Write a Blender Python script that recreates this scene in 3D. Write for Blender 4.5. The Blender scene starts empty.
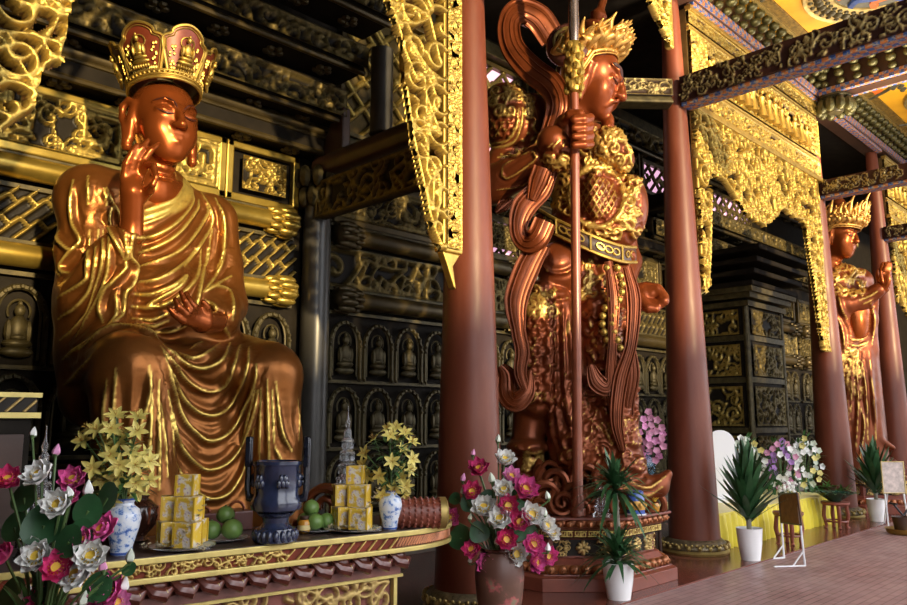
import bpy, math, random
import numpy as np
from mathutils import Vector, Matrix
from mathutils.bvhtree import BVHTree

C = bpy.context.scene.collection
PI = math.pi
SQ = 2 ** .5

# ------------------------------------------------------------------ camera
FPX, PITCH, CX, CY, EYE = 765.0, math.radians(8.77), 453.5, 302.5, 1.6
AX = np.array([1, 1, 0]) / SQ                      # level viewing direction
RX = np.array([1, -1, 0]) / SQ                     # level right
FW = math.cos(PITCH) * AX + math.sin(PITCH) * np.array([0, 0, 1.])
UP = -math.sin(PITCH) * AX + math.cos(PITCH) * np.array([0, 0, 1.])
EYEP = np.array([0, 0, EYE])


def ray(x, y):
    return FPX * FW + (x - CX) * RX + (CY - y) * UP


def onY(x, y, Y):
    v = ray(x, y); return EYEP + Y / v[1] * v


def onX(x, y, X):
    v = ray(x, y); return EYEP + X / v[0] * v


def onZ(x, y, z):
    v = ray(x, y); return EYEP + (z - EYE) / v[2] * v


def onD(x, y, D):
    v = ray(x, y); return EYEP + D / (v @ AX) * v


cam_d = bpy.data.cameras.new('camera')
cam = bpy.data.objects.new('camera', cam_d)
C.objects.link(cam)
cam.location = (0, 0, EYE)
cam.rotation_euler = (PI / 2 + PITCH, 0, -PI / 4)
cam_d.sensor_width = 36
cam_d.lens = FPX / 907 * 36
cam_d.clip_end = 300
bpy.context.scene.camera = cam

# ------------------------------------------------------------------ objects


def tag(o, label=None, cat=None, group=None, kind=None):
    if label: o['label'] = label
    if cat: o['category'] = cat
    if group: o['group'] = group
    if kind: o['kind'] = kind
    return o


def thing(name, label, cat, loc=(0, 0, 0), rz=0, group=None):
    o = bpy.data.objects.new(name, None)
    o.empty_display_size = .1
    C.objects.link(o)
    o.location = loc; o.rotation_euler = (0, 0, rz)
    return tag(o, label, cat, group)


def link_mesh(name, me, parent=None):
    o = bpy.data.objects.new(name, me)
    C.objects.link(o)
    if parent: o.parent = parent
    return o


def copy_tree(o, parent=None):
    c = o.copy(); C.objects.link(c)
    if parent: c.parent = parent
    for ch in list(o.children): copy_tree(ch, c)
    return c


def deg(a): return math.radians(a)


class MB:
    """collects shapes into one mesh"""

    def __init__(s):
        s.v = []; s.f = []; s.mi = []; s.m = 0; s.T = Matrix.Identity(4)

    def add(s, vs, fs):
        b = len(s.v); T = s.T
        s.v += [tuple(T @ Vector(p)) for p in vs]
        s.f += [tuple(b + i for i in f) for f in fs]
        s.mi += [s.m] * len(fs)
        return s

    def box(s, c, size, rot=None, taper=1.0):
        x, y, z = (q / 2 for q in size)
        vs = [Vector((sx * x * (taper if sz > 0 else 1), sy * y * (taper if sz > 0 else 1), sz * z)) for sz in (-1, 1) for sy in (-1, 1) for sx in (-1, 1)]
        if rot is not None: vs = [rot @ v for v in vs]
        c = Vector(c)
        return s.add([v + c for v in vs], [(0, 2, 3, 1), (4, 5, 7, 6), (0, 1, 5, 4), (2, 6, 7, 3), (0, 4, 6, 2), (1, 3, 7, 5)])

    def bbox(s, lo, hi):
        return s.box([(a + b) / 2 for a, b in zip(lo, hi)], [b - a for a, b in zip(lo, hi)])

    def tube(s, pts, r, n=8, closed=False, cap=True, flat=None):
        pts = [Vector(p) for p in pts]; N = len(pts)
        if N < 2: return s
        if not hasattr(r, '__len__'): r = [r] * N
        vs = []; fs = []; prev = None
        for i, p in enumerate(pts):
            if closed: t = pts[(i + 1) % N] - pts[i - 1]
            else: t = pts[min(i + 1, N - 1)] - pts[max(i - 1, 0)]
            if t.length < 1e-9: t = Vector((0, 0, 1))
            t.normalize()
            if prev is None:
                u = t.cross(Vector((0, 0, 1)))
                if u.length < .05: u = t.cross(Vector((0, 1, 0)))
            else:
                u = prev - t * prev.dot(t)
            u.normalize(); prev = u; w = t.cross(u)
            if flat is not None:        # (direction, factor): squash the section along a direction
                pass
            for k in range(n):
                a = 2 * PI * k / n
                vs.append(p + (u * math.cos(a) + w * math.sin(a)) * r[i])
        for i in range(N if closed else N - 1):
            j = (i + 1) % N
            for k in range(n):
                l = (k + 1) % n
                fs.append((i * n + k, i * n + l, j * n + l, j * n + k))
        if cap and not closed:
            fs.append(tuple(range(n))[::-1]); fs.append(tuple((N - 1) * n + k for k in range(n)))
        return s.add(vs, fs)

    def lathe(s, prof, n=24, c=(0, 0, 0), ax=None, wob=None, close=True):
        """prof: (radius, height) pairs bottom to top"""
        c = Vector(c); vs = []; fs = []; N = len(prof)
        R = Vector((0, 0, 1)).rotation_difference(Vector(ax)).to_matrix() if ax is not None else None
        for i, (r, h) in enumerate(prof):
            for k in range(n):
                a = 2 * PI * k / n
                q = wob(a, i) if wob else 1
                v = Vector((r * q * math.cos(a), r * q * math.sin(a), h))
                vs.append(c + (R @ v if R else v))
        for i in range(N - 1):
            for k in range(n):
                l = (k + 1) % n
                fs.append((i * n + k, i * n + l, (i + 1) * n + l, (i + 1) * n + k))
        if close:
            fs.append(tuple(range(n))[::-1]); fs.append(tuple((N - 1) * n + k for k in range(n)))
        return s.add(vs, fs)

    def ell(s, c, r, rot=None, nu=12, nv=8):
        if not hasattr(r, '__len__'): r = (r, r, r)
        c = Vector(c); vs = [Vector((0, 0, -r[2]))]; fs = []
        for j in range(1, nv):
            b = -PI / 2 + PI * j / nv
            for k in range(nu):
                a = 2 * PI * k / nu
                vs.append(Vector((r[0] * math.cos(b) * math.cos(a), r[1] * math.cos(b) * math.sin(a), r[2] * math.sin(b))))
        vs.append(Vector((0, 0, r[2])))
        if rot is not None: vs = [rot @ v for v in vs]
        for k in range(nu):
            l = (k + 1) % nu
            fs.append((0, 1 + l, 1 + k))
            for j in range(nv - 2):
                fs.append((1 + j * nu + k, 1 + j * nu + l, 1 + (j + 1) * nu + l, 1 + (j + 1) * nu + k))
            fs.append((1 + (nv - 2) * nu + k, 1 + (nv - 2) * nu + l, len(vs) - 1))
        return s.add([v + c for v in vs], fs)

    def prism(s, poly, h, o=(0, 0, 0), u=(1, 0, 0), w=(0, 1, 0)):
        """2-D outline in the plane (u, w) through o, thickened by h along u x w"""
        o, u, w = Vector(o), Vector(u), Vector(w); nrm = u.cross(w).normalized()
        n = len(poly)
        a = [o + u * x + w * y for x, y in poly]
        return s.add(a + [p + nrm * h for p in a], [tuple(range(n))[::-1], tuple(range(n, 2 * n))] + [(i, (i + 1) % n, n + (i + 1) % n, n + i) for i in range(n)])

    def surf(s, rows, closed=False, flip=False):
        """grid of points -> quads"""
        n = len(rows[0]); vs = [p for r in rows for p in r]; fs = []
        for i in range(len(rows) - 1):
            for k in range(n if closed else n - 1):
                l = (k + 1) % n
                q = (i * n + k, i * n + l, (i + 1) * n + l, (i + 1) * n + k)
                fs.append(q[::-1] if flip else q)
        return s.add(vs, fs)

    def build(s, name, mats, parent=None, smooth=True, ang=40, bevel=0):
        me = bpy.data.meshes.new(name)
        me.from_pydata(s.v, [], s.f)
        for m in (mats if isinstance(mats, (list, tuple)) else [mats]): me.materials.append(m)
        if len(me.polygons) == len(s.mi) and any(s.mi): me.polygons.foreach_set('material_index', s.mi)
        if smooth:
            me.polygons.foreach_set('use_smooth', [True] * len(me.polygons))
            me.set_sharp_from_angle(angle=deg(ang))
        me.update()
        o = link_mesh(name, me, parent)
        if bevel:
            b = o.modifiers.new('edge', 'BEVEL'); b.width = bevel; b.segments = 2; b.limit_method = 'ANGLE'; b.angle_limit = deg(50)
        return o


# ------------------------------------------------------------------ materials
class NT:
    def __init__(s, name):
        s.mat = bpy.data.materials.new(name); s.mat.use_nodes = True
        s.t = s.mat.node_tree; s.n = s.t.nodes; s.l = s.t.links
        s.b = s.n['Principled BSDF']

    def node(s, typ, ins=None, **kw):
        n = s.n.new(typ)
        for k, v in kw.items(): setattr(n, k, v)
        for k, v in (ins or {}).items():
            if hasattr(v, 'is_linked'): s.l.new(v, n.inputs[k])
            else: n.inputs[k].default_value = v
        return n

    def set(s, **kw):
        for k, v in kw.items():
            k = k.replace('_', ' ')
            if hasattr(v, 'is_linked'): s.l.new(v, s.b.inputs[k])
            else: s.b.inputs[k].default_value = v
        return s

    def coords(s, scale=1, kind='Object'):
        tc = s.node('ShaderNodeTexCoord')
        mp = s.node('ShaderNodeMapping', {'Vector': tc.outputs[kind]})
        mp.inputs['Scale'].default_value = scale if hasattr(scale, '__len__') else (scale,) * 3
        return mp.outputs[0]

    def noise(s, vec, scale=5, detail=4, rough=.55):
        return s.node('ShaderNodeTexNoise', {'Vector': vec, 'Scale': scale, 'Detail': detail, 'Roughness': rough}).outputs['Fac']

    def ramp(s, fac, stops):
        r = s.node('ShaderNodeValToRGB', {'Fac': fac})
        e = r.color_ramp.elements
        while len(e) < len(stops): e.new(.5)
        for q, (p, c) in zip(e, stops):
            q.position = p; q.color = (*c, 1) if len(c) == 3 else c
        return r.outputs[0]

    def mix(s, fac, a, b):
        m = s.node('ShaderNodeMix', data_type='RGBA')
        for k, v in ((0, fac), (6, a), (7, b)):
            if hasattr(v, 'is_linked'): s.l.new(v, m.inputs[k])
            else: m.inputs[k].default_value = (*v, 1) if hasattr(v, '__len__') and len(v) == 3 else v
        return m.outputs[2]

    def math(s, op, a, b=0.):
        m = s.node('ShaderNodeMath', operation=op)
        for k, v in ((0, a), (1, b)):
            if hasattr(v, 'is_linked'): s.l.new(v, m.inputs[k])
            else: m.inputs[k].default_value = v
        return m.outputs[0]

    def attr(s, name):
        return s.node('ShaderNodeAttribute', attribute_name=name).outputs['Fac']

    def bump(s, h, strength=.3, dist=.02):
        s.set(Normal=s.node('ShaderNodeBump', {'Height': h, 'Strength': strength, 'Distance': dist}).outputs[0])
        return s


def plain(name, col, rough=.5, metal=0., var=.12, scale=6, bump=0., spec=.5, coat=0.):
    """a colour with a slow mottling of its own"""
    t = NT(name)
    nz = t.noise(t.coords(1), scale, 5)
    lo = tuple(c * (1 - var) for c in col); hi = tuple(min(1, c * (1 + var)) for c in col)
    t.set(Base_Color=t.ramp(nz, [(.3, lo), (.7, hi)]), Roughness=rough, Metallic=metal, Coat_Weight=coat)
    t.b.inputs['Specular IOR Level'].default_value = spec
    if coat: t.set(Coat_Roughness=.15)
    if bump: t.bump(t.noise(t.coords(1), scale * 5, 3), bump, .01)
    return t.mat


def gilt(name, ground, gold, g_rough=.42, g_metal=.75, b_rough=.4, var=.35, scale=9, b_metal=0., spec=.15):
    """gilding on a lacquered ground: the mesh's own 'gold' values say where the leaf lies"""
    t = NT(name)
    g = t.attr('gold'); t.b.inputs['Specular IOR Level'].default_value = spec
    nz = t.noise(t.coords(1), scale, 6, .65)
    gcol = t.ramp(nz, [(.25, tuple(c * (1 - var) for c in gold)), (.55, gold), (.8, tuple(min(1, c * 1.15) for c in gold))])
    worn = t.math('MULTIPLY', t.ramp(t.noise(t.coords(1), scale * 3.1, 4), [(.30, (.45,) * 3), (.5, (1, 1, 1))]), g)
    bcol = t.ramp(t.noise(t.coords(1), scale * .6, 5), [(.3, tuple(c * .75 for c in ground)), (.7, tuple(c * 1.3 for c in ground))])
    t.set(Base_Color=t.mix(worn, bcol, gcol))
    t.set(Metallic=t.math('ADD', t.math('MULTIPLY', worn, g_metal - b_metal), b_metal), Roughness=t.math('ADD', t.math('MULTIPLY', worn, g_rough - b_rough), b_rough))
    t.bump(t.noise(t.coords(1), scale * 7, 3), .15, .01)
    return t.mat


GOLD = (.50, .345, .078)
M = {}
M['gilt'] = gilt('gilded_carving', (.05, .022, .008), GOLD)
M['gilt_dark'] = gilt('dulled_shaded_gilt_on_black', (.010, .008, .006), (.13, .098, .036), .45, .6, .5)  # dulled gilt of the beams, also the darker copy for bays in shade
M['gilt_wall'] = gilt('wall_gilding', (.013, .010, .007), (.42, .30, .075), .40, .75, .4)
M['gilt_red'] = gilt('gilding_on_red_lacquer', (.17, .035, .018), (.62, .45, .14), .4, .6, .4)
M['gilt_brown'] = gilt('gilding_on_brown_lacquer', (.105, .03, .014), (.60, .44, .13), .4, .55, .35)
M['statue'] = gilt('lacquer_with_gilt_folds', (.195, .068, .0145), (.70, .50, .115), .30, .7, .30, .25, 5, .6, .22)
M['skin'] = plain('copper_lacquer', (.27, .064, .013), .27, .65, .15, 3, spec=.3)
M['warrior'] = gilt('carved_wood_lacquer', (.165, .040, .0125), (.62, .40, .10), .34, .65, .32, .3, 6, .5, .3)
M['gold'] = plain('gold_leaf', (.46, .31, .07), .42, .8, .25, 8)
M['dull_gold'] = plain('dull_gold', (.36, .26, .08), .42, .6, .3, 8)
M['column'] = None
M['black_wood'] = plain('black_lacquer_wood', (.014, .011, .008), .6, 0, .4, 5, .1, spec=.08)
M['dark_brown'] = plain('dark_brown_wood', (.05, .022, .013), .4, 0, .3, 5, .1)
M['red_wood'] = plain('red_brown_wood', (.20, .05, .028), .38, 0, .2, 4, .05)
M['white'] = plain('white_glaze', (.88, .88, .88), .2, 0, .02, 3)
M['green'] = plain('leaf_green', (.05, .14, .035), .4, 0, .4, 9)
M['dark_green'] = plain('dark_leaf_green', (.032, .100, .034), .42, 0, .4, 9)
M['stem'] = plain('stem_green', (.07, .13, .035), .5, 0, .3, 9)
M['black'] = plain('black_plastic', (.012, .012, .014), .4)
# ------------------------------------------------------------------ solid modelling on a grid


def seg_dist(P, A, B, which=False):
    """distance of points P (n,3) to segments A->B (m,3): (n,) smallest, chunked"""
    out = np.full(len(P), 1e9, np.float32); idx = np.zeros(len(P), int)
    for k, (a, b) in enumerate(zip(A, B)):
        ab = b - a; L = ab @ ab + 1e-12
        lo = np.minimum(a, b) - .35; hi = np.maximum(a, b) + .35
        m = np.all((P > lo) & (P < hi), axis=1)
        if not m.any(): continue
        q = P[m] - a
        t = np.clip(q @ ab / L, 0, 1)
        d = np.linalg.norm(q - t[:, None] * ab, axis=1)
        i = np.flatnonzero(m); c = d < out[i]
        out[i[c]] = d[c]; idx[i[c]] = k
    return (out, idx) if which else out


class Vol:
    def __init__(s, lo, hi, h):
        s.lo = np.array(lo, float); s.h = h
        s.n = np.ceil((np.array(hi) - s.lo) / h).astype(int) + 1
        s.F = np.full(s.n, .5, np.float32)

    def block(s, lo, hi, pad):
        i0 = np.clip(np.floor((np.array(lo) - pad - s.lo) / s.h).astype(int), 0, s.n)
        i1 = np.clip(np.ceil((np.array(hi) + pad - s.lo) / s.h).astype(int) + 1, 0, s.n)
        sl = tuple(slice(a, b) for a, b in zip(i0, i1))
        ax = [s.lo[k] + s.h * np.arange(i0[k], i1[k]) for k in range(3)]
        g = np.stack(np.meshgrid(*ax, indexing='ij'), -1).astype(np.float32)
        return sl, g

    def put(s, sl, d, k, sub=False):
        F = s.F[sl]
        if sub:
            d = -d
            if k > 0:
                hh = np.clip(k - np.abs(F - d), 0, None) / k
                s.F[sl] = np.maximum(F, d) + hh * hh * k * .25
            else: s.F[sl] = np.maximum(F, d)
        elif k > 0:
            hh = np.clip(k - np.abs(F - d), 0, None) / k
            s.F[sl] = np.minimum(F, d) - hh * hh * k * .25
        else: s.F[sl] = np.minimum(F, d)

    def cap(s, a, b, ra, rb=None, k=.05, sub=False, flat=None):
        """round cone; flat=(axis vector, factor): squeeze thickness along an axis"""
        rb = ra if rb is None else rb
        a = np.array(a, float); b = np.array(b, float); R = max(ra, rb)
        sl, g = s.block(np.minimum(a, b) - R, np.maximum(a, b) + R, k + 3 * s.h)
        if 0 in g.shape: return s
        ab = b - a; L = ab @ ab + 1e-12
        t = np.clip(((g - a) @ ab) / L, 0, 1)
        q = g - a - t[..., None] * ab
        if flat is not None:
            ax = np.array(flat[0], float); ax /= np.linalg.norm(ax)
            q = q + (q @ ax)[..., None] * ax * (1 / flat[1] - 1)
        d = np.linalg.norm(q, axis=-1) - (ra + (rb - ra) * t)
        if flat is not None: d = d * min(1, flat[1] * 1.3)
        s.put(sl, d.astype(np.float32), k, sub); return s

    def chain(s, pts, r, k=.03, **kw):
        if not hasattr(r, '__len__'): r = [r] * len(pts)
        for i in range(len(pts) - 1): s.cap(pts[i], pts[i + 1], r[i], r[i + 1], k, **kw)
        return s

    def ell(s, c, r, R=None, k=.05, sub=False):
        """ellipsoid with radii r along the columns of R"""
        c = np.array(c, float); r = np.array(r, float); m = r.max()
        sl, g = s.block(c - m, c + m, k + 3 * s.h)
        if 0 in g.shape: return s
        q = g - c
        if R is not None: q = q @ np.array(R, float)
        k0 = np.linalg.norm(q / r, axis=-1); k1 = np.linalg.norm(q / (r * r), axis=-1) + 1e-9
        s.put(sl, (k0 * (k0 - 1) / k1).astype(np.float32), k, sub); return s

    def box(s, c, hs, R=None, k=.02, rnd=.02, sub=False):
        c = np.array(c, float); hs = np.array(hs, float); m = np.linalg.norm(hs)
        sl, g = s.block(c - m, c + m, k + 3 * s.h)
        if 0 in g.shape: return s
        q = g - c
        if R is not None: q = q @ np.array(R, float)
        q = np.abs(q) - hs + rnd
        d = np.linalg.norm(np.maximum(q, 0), axis=-1) + np.minimum(q.max(-1), 0) - rnd
        s.put(sl, d.astype(np.float32), k, sub); return s

    def mesh(s):
        """surface nets -> verts, quads"""
        F = s.F
        F[[0, -1]] = .5; F[:, [0, -1]] = .5; F[:, :, [0, -1]] = .5
        I = F < 0
        nx, ny, nz = F.shape
        cnt = np.zeros((nx - 1, ny - 1, nz - 1), np.int8); acc = np.zeros((nx - 1, ny - 1, nz - 1, 3), np.float32)
        for ax in range(3):
            o = [q for q in range(3) if q != ax]
            lo = [slice(None)] * 3; hi = [slice(None)] * 3; lo[ax] = slice(0, -1); hi[ax] = slice(1, None)
            a, b = F[tuple(lo)], F[tuple(hi)]
            cr = (a < 0) != (b < 0)
            t = np.where(cr, a / np.where(cr, a - b, 1), 0)
            for i in (0, 1):
                for j in (0, 1):
                    sl = [slice(None)] * 3
                    sl[o[0]] = slice(i, i + F.shape[o[0]] - 1); sl[o[1]] = slice(j, j + F.shape[o[1]] - 1)
                    c = cr[tuple(sl)]; cnt += c
                    acc[..., ax] += np.where(c, t[tuple(sl)], 0)
                    acc[..., o[0]] += c * i; acc[..., o[1]] += c * j
        on = cnt > 0
        idx = np.full(on.shape, -1, np.int64); idx[on] = np.arange(on.sum())
        cell = np.argwhere(on)
        V = s.lo + s.h * (cell + acc[on] / cnt[on][:, None])
        Q = []
        for ax in range(3):
            o = [q for q in range(3) if q != ax]
            lo = [slice(1, -1)] * 3; hi = [slice(1, -1)] * 3; lo[ax] = slice(0, -1); hi[ax] = slice(1, None)
            a, b = I[tuple(lo)], I[tuple(hi)]
            e = np.argwhere(a != b); ins = a[a != b]
            base = e.copy(); base[:, o[0]] += 1; base[:, o[1]] += 1
            c4 = []
            for i, j in ((0, 0), (1, 0), (1, 1), (0, 1)):
                q = base.copy(); q[:, o[0]] -= i; q[:, o[1]] -= j
                c4.append(idx[q[:, 0], q[:, 1], q[:, 2]])
            q = np.stack(c4, 1)
            fl = ins if ax != 1 else ~ins
            q[~fl] = q[~fl][:, ::-1]
            Q.append(q)
        return V, np.concatenate(Q)


def smooth_verts(V, Q, it=2, lam=.5):
    E = np.concatenate([Q[:, [0, 1]], Q[:, [1, 2]], Q[:, [2, 3]], Q[:, [3, 0]]]); E = np.concatenate([E, E[:, ::-1]])
    n = len(V); deg_ = np.bincount(E[:, 0], minlength=n)[:, None]
    for _ in range(it):
        S = np.stack([np.bincount(E[:, 0], weights=V[E[:, 1], k], minlength=n) for k in range(3)], 1)
        V = V + lam * (S / np.maximum(deg_, 1) - V)
    return V


def vert_normals(V, Q):
    n = np.cross(V[Q[:, 2]] - V[Q[:, 0]], V[Q[:, 3]] - V[Q[:, 1]])
    N = np.stack([sum(np.bincount(Q[:, j], weights=n[:, k], minlength=len(V)) for j in range(4)) for k in range(3)], 1)
    return N / (np.linalg.norm(N, axis=1, keepdims=True) + 1e-12)


def np_mesh(name, V, Q, mat, parent=None, gold=None, origin=None):
    me = bpy.data.meshes.new(name)
    if origin is not None: V = V - np.array(origin)
    me.from_pydata(V.tolist(), [], Q.tolist())
    for m in (mat if isinstance(mat, (list, tuple)) else [mat]): me.materials.append(m)
    me.polygons.foreach_set('use_smooth', [True] * len(me.polygons))
    if gold is not None:
        me.attributes.new('gold', 'FLOAT', 'POINT').data.foreach_set('value', np.clip(gold, 0, 1).astype(np.float32))
    me.update()
    return link_mesh(name, me, parent)


def crom(pts, n=6):
    """smooth polyline through points"""
    P = [np.array(p, float) for p in pts]
    if len(P) < 3: return [P[0] + (P[-1] - P[0]) * t for t in np.linspace(0, 1, n + 1)]
    P = [2 * P[0] - P[1]] + P + [2 * P[-1] - P[-2]]
    out = []
    for i in range(1, len(P) - 2):
        for t in np.linspace(0, 1, n, endpoint=False):
            a, b, c, d = P[i - 1:i + 3]
            out.append(.5 * (2 * b + (c - a) * t + (2 * a - 5 * b + 4 * c - d) * t * t + (3 * b - a - 3 * c + d) * t ** 3))
    out.append(P[-2])
    return out


def bvh_of(V, Q):
    return BVHTree.FromPolygons([tuple(v) for v in V], [tuple(q) for q in Q])


def trace(bvh, pix, n=6):
    """a line drawn on the photograph, carried on to the carved body it lies on"""
    out = []
    for p in crom(pix, n):
        d = ray(p[0], p[1]); d = d / np.linalg.norm(d)
        h = bvh.ray_cast(Vector(EYEP), Vector(d))
        out.append(np.array(h[0]) if h[0] is not None else None)
    runs = []; cur = []
    for q in out:
        if q is None or (cur and np.linalg.norm(q - cur[-1]) > .45):
            if len(cur) > 1: runs.append(cur)
            cur = [] if q is None else [q]
        else: cur.append(q)
    if len(cur) > 1: runs.append(cur)
    return runs


def ridges(V, N, runs, w, amp, gold_w=None):
    """raise a rounded ridge of half-width w along lines; returns displaced verts and gilding"""
    A = np.array([a for r in runs for a in r[:-1]]); B = np.array([b for r in runs for b in r[1:]])
    fade = np.concatenate([np.clip(np.minimum(np.arange(len(r) - 1) + .6, len(r) - 1.4 - np.arange(len(r) - 1)) / 5, .12, 1) for r in runs])
    d, near = seg_dist(V.astype(np.float32), A.astype(np.float32), B.astype(np.float32), True)
    amp = amp * fade[near]; w_f = .55 + .45 * fade[near]
    ridge = np.clip(1 - d / (w * w_f), 0, 1) ** 1.3
    groove = np.exp(-((d - w * 1.5) / (w * .9)) ** 2) * (d < 4 * w)
    gw = (gold_w or w * .62) * w_f
    return V + N * (amp * ridge - amp * .40 * groove)[:, None], np.clip((gw - d) / (gw * .5), 0, 1)


# ------------------------------------------------------------------ carved ornament in a plane
def spiral(c, r, turns=1.4, a0=0, hand=1, n=26):
    out = []
    for i in range(n):
        t = i / (n - 1)
        a = a0 + hand * turns * 2 * PI * t
        q = r * (1 - t) ** .8 + r * .08
        out.append((c[0] + q * math.cos(a), c[1] + q * math.sin(a)))
    return out


def scroll_lines(w, h, size, seed, inside=None, leaf=True, border=True):
    """scrolling vines and leaf lobes filling a w x h field: [(points, half-width)]"""
    R = random.Random(seed); L = []
    pts = []
    tries = int(w * h / size ** 2 * 30)
    for _ in range(tries):
        x, y = R.uniform(0, w), R.uniform(0, h)
        if inside and not inside(x, y): continue
        r = size * R.uniform(.38, .62)
        if all((x - a) ** 2 + (y - b) ** 2 > ((r + q) * .82) ** 2 for a, b, q in pts):
            pts.append((x, y, r))
    for i, (x, y, r) in enumerate(pts):
        hand = R.choice((-1, 1)); a0 = R.uniform(0, 2 * PI)
        sp = spiral((x, y), r, R.uniform(1.0, 1.6), a0, hand)
        L.append((sp, r * .17))
        near = sorted(pts, key=lambda q: (q[0] - x) ** 2 + (q[1] - y) ** 2)[1:3]
        for q in near[:2]:
            b = (q[0] + R.uniform(-.3, .3) * q[2], q[1] + R.uniform(-.3, .3) * q[2])
            m = ((sp[0][0] + b[0]) / 2 + R.uniform(-.25, .25) * r, (sp[0][1] + b[1]) / 2 + R.uniform(-.25, .25) * r)
            L.append(([tuple(p) for p in crom([sp[0], m, b], 4)], r * .14))
        if leaf:
            for k in range(R.randint(1, 3)):
                a = R.uniform(0, 2 * PI); p = (x + r * 1.0 * math.cos(a), y + r * 1.0 * math.sin(a))
                q = (p[0] + r * .45 * math.cos(a + .8 * hand), p[1] + r * .45 * math.sin(a + .8 * hand))
                L.append(([p, q], r * .22))
    if border:
        for p, q in (((0, 0), (w, 0)), ((w, 0), (w, h)), ((w, h), (0, h)), ((0, h), (0, 0))): L.append(([p, q], size * .12))
    return L


def fret_lines(w, h, cell, diag=False):
    """an angular key fret"""
    L = []; r = cell * .085
    if diag:
        R = random.Random(4)
        k = 0; s = -h
        while s < w:
            a, b = s, s + h
            x0, x1 = max(0, a), min(w, b)
            if x1 > x0:
                L.append(([(x0, x0 - a), (x1, x1 - a)], r))
                for t in np.arange(x0, x1, cell * 1.3):
                    y = t - a
                    q = (t + cell * .45, y - cell * .45)
                    if 0 < q[0] < w and 0 < q[1] < h: L.append(([(t, y), q], r)); L.append(([q, (min(w, q[0] + cell * .4), min(h, q[1] + cell * .4))], r))
            s += cell; k += 1
        return L
    n = max(1, int(round(w / cell))); c = w / n
    m = max(1, int(round(h / cell))); g = h / m
    for i in range(n):
        for j in range(m):
            x, y = i * c, j * g; f = (i + j) % 2
            P = [(.1, .1), (.9, .1), (.9, .9), (.25, .9), (.25, .35), (.65, .35), (.65, .65)]
            if f: P = [(1 - a, 1 - b) for a, b in P]
            L.append(([(x + a * c, y + b * g) for a, b in P], r))
    return L


def field(w, h, res, L):
    """height 0..1 of round ridges along the lines on a grid (nx, ny)"""
    nx, ny = max(2, int(w / res) + 1), max(2, int(h / res) + 1)
    xs, ys = np.linspace(0, w, nx), np.linspace(0, h, ny)
    Hh = np.zeros((nx, ny), np.float32)
    for P, r in L:
        for (ax_, ay), (bx_, by) in zip(P[:-1], P[1:]):
            i0, i1 = np.searchsorted(xs, (min(ax_, bx_) - r, max(ax_, bx_) + r)); j0, j1 = np.searchsorted(ys, (min(ay, by) - r, max(ay, by) + r))
            if i1 <= i0 or j1 <= j0: continue
            X, Y = np.meshgrid(xs[i0:i1], ys[j0:j1], indexing='ij')
            dx, dy = bx_ - ax_, by - ay; LL = dx * dx + dy * dy + 1e-12
            t = np.clip(((X - ax_) * dx + (Y - ay) * dy) / LL, 0, 1)
            d2 = ((X - ax_ - t * dx) ** 2 + (Y - ay - t * dy) ** 2) / (r * r)
            Hh[i0:i1, j0:j1] = np.maximum(Hh[i0:i1, j0:j1], np.sqrt(np.clip(1 - d2, 0, 1)))
    return xs, ys, Hh


def relief(name, o, u, w_, W, Hh_, L, res, depth, mat, parent=None, thick=None, openwork=False, inside=None, gold_from=.25, base_gold=0., origin=None):
    """a carved panel: lines L raised by depth on a slab W x H at o along u, w_ (normal u x w_)"""
    o, u, w_ = (np.array(q, float) for q in (o, u, w_)); nr = np.cross(u, w_)
    xs, ys, F = field(W, Hh_, res, L)
    nx, ny = len(xs), len(ys)
    X, Y = np.meshgrid(xs, ys, indexing='ij')
    P = o + X[..., None] * u + Y[..., None] * w_ + (F * depth)[..., None] * nr
    idx = np.arange(nx * ny).reshape(nx, ny)
    q = np.stack([idx[:-1, :-1], idx[1:, :-1], idx[1:, 1:], idx[:-1, 1:]], -1).reshape(-1, 4)
    V = P.reshape(-1, 3); gold = np.clip((F.reshape(-1) - gold_from) / .3, base_gold, 1)
    if openwork:
        fm = F.reshape(-1) > 0
        keep = fm[q].any(1)
        if inside is not None:
            cxy = np.stack([X, Y], -1).reshape(-1, 2)[q].mean(1)
            keep &= np.array([inside(a, b) for a, b in cxy])
        q = q[keep]
        back = V - F.reshape(-1)[:, None] * nr * (depth * .7)
        V = np.concatenate([V, back]); q = np.concatenate([q, q[:, ::-1] + nx * ny]); gold = np.concatenate([gold, gold])
        used = np.unique(q); mp = np.full(len(V), -1); mp[used] = np.arange(len(used)); V = V[used]; gold = gold[used]; q = mp[q]
    elif thick:
        n = nx * ny; edge = np.concatenate([idx[:, 0], idx[-1, 1:], idx[::-1, -1][1:], idx[0, ::-1][1:-1]])
        B = (V - (F * depth).reshape(-1)[:, None] * nr)[edge] - nr * thick
        m = len(edge); V = np.concatenate([V, B]); gold = np.concatenate([gold, np.full(m, base_gold)])
        k = np.arange(m); sides = np.stack([edge, n + k, n + (k + 1) % m, edge[(k + 1) % m]], -1)
        q = np.concatenate([q, sides])
        corners = n + np.array([0, nx - 1, nx + ny - 2, 2 * nx + ny - 3]); q = np.concatenate([q, corners[None, ::-1]])
    return np_mesh(name, V, q, mat, parent, gold, origin)
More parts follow.
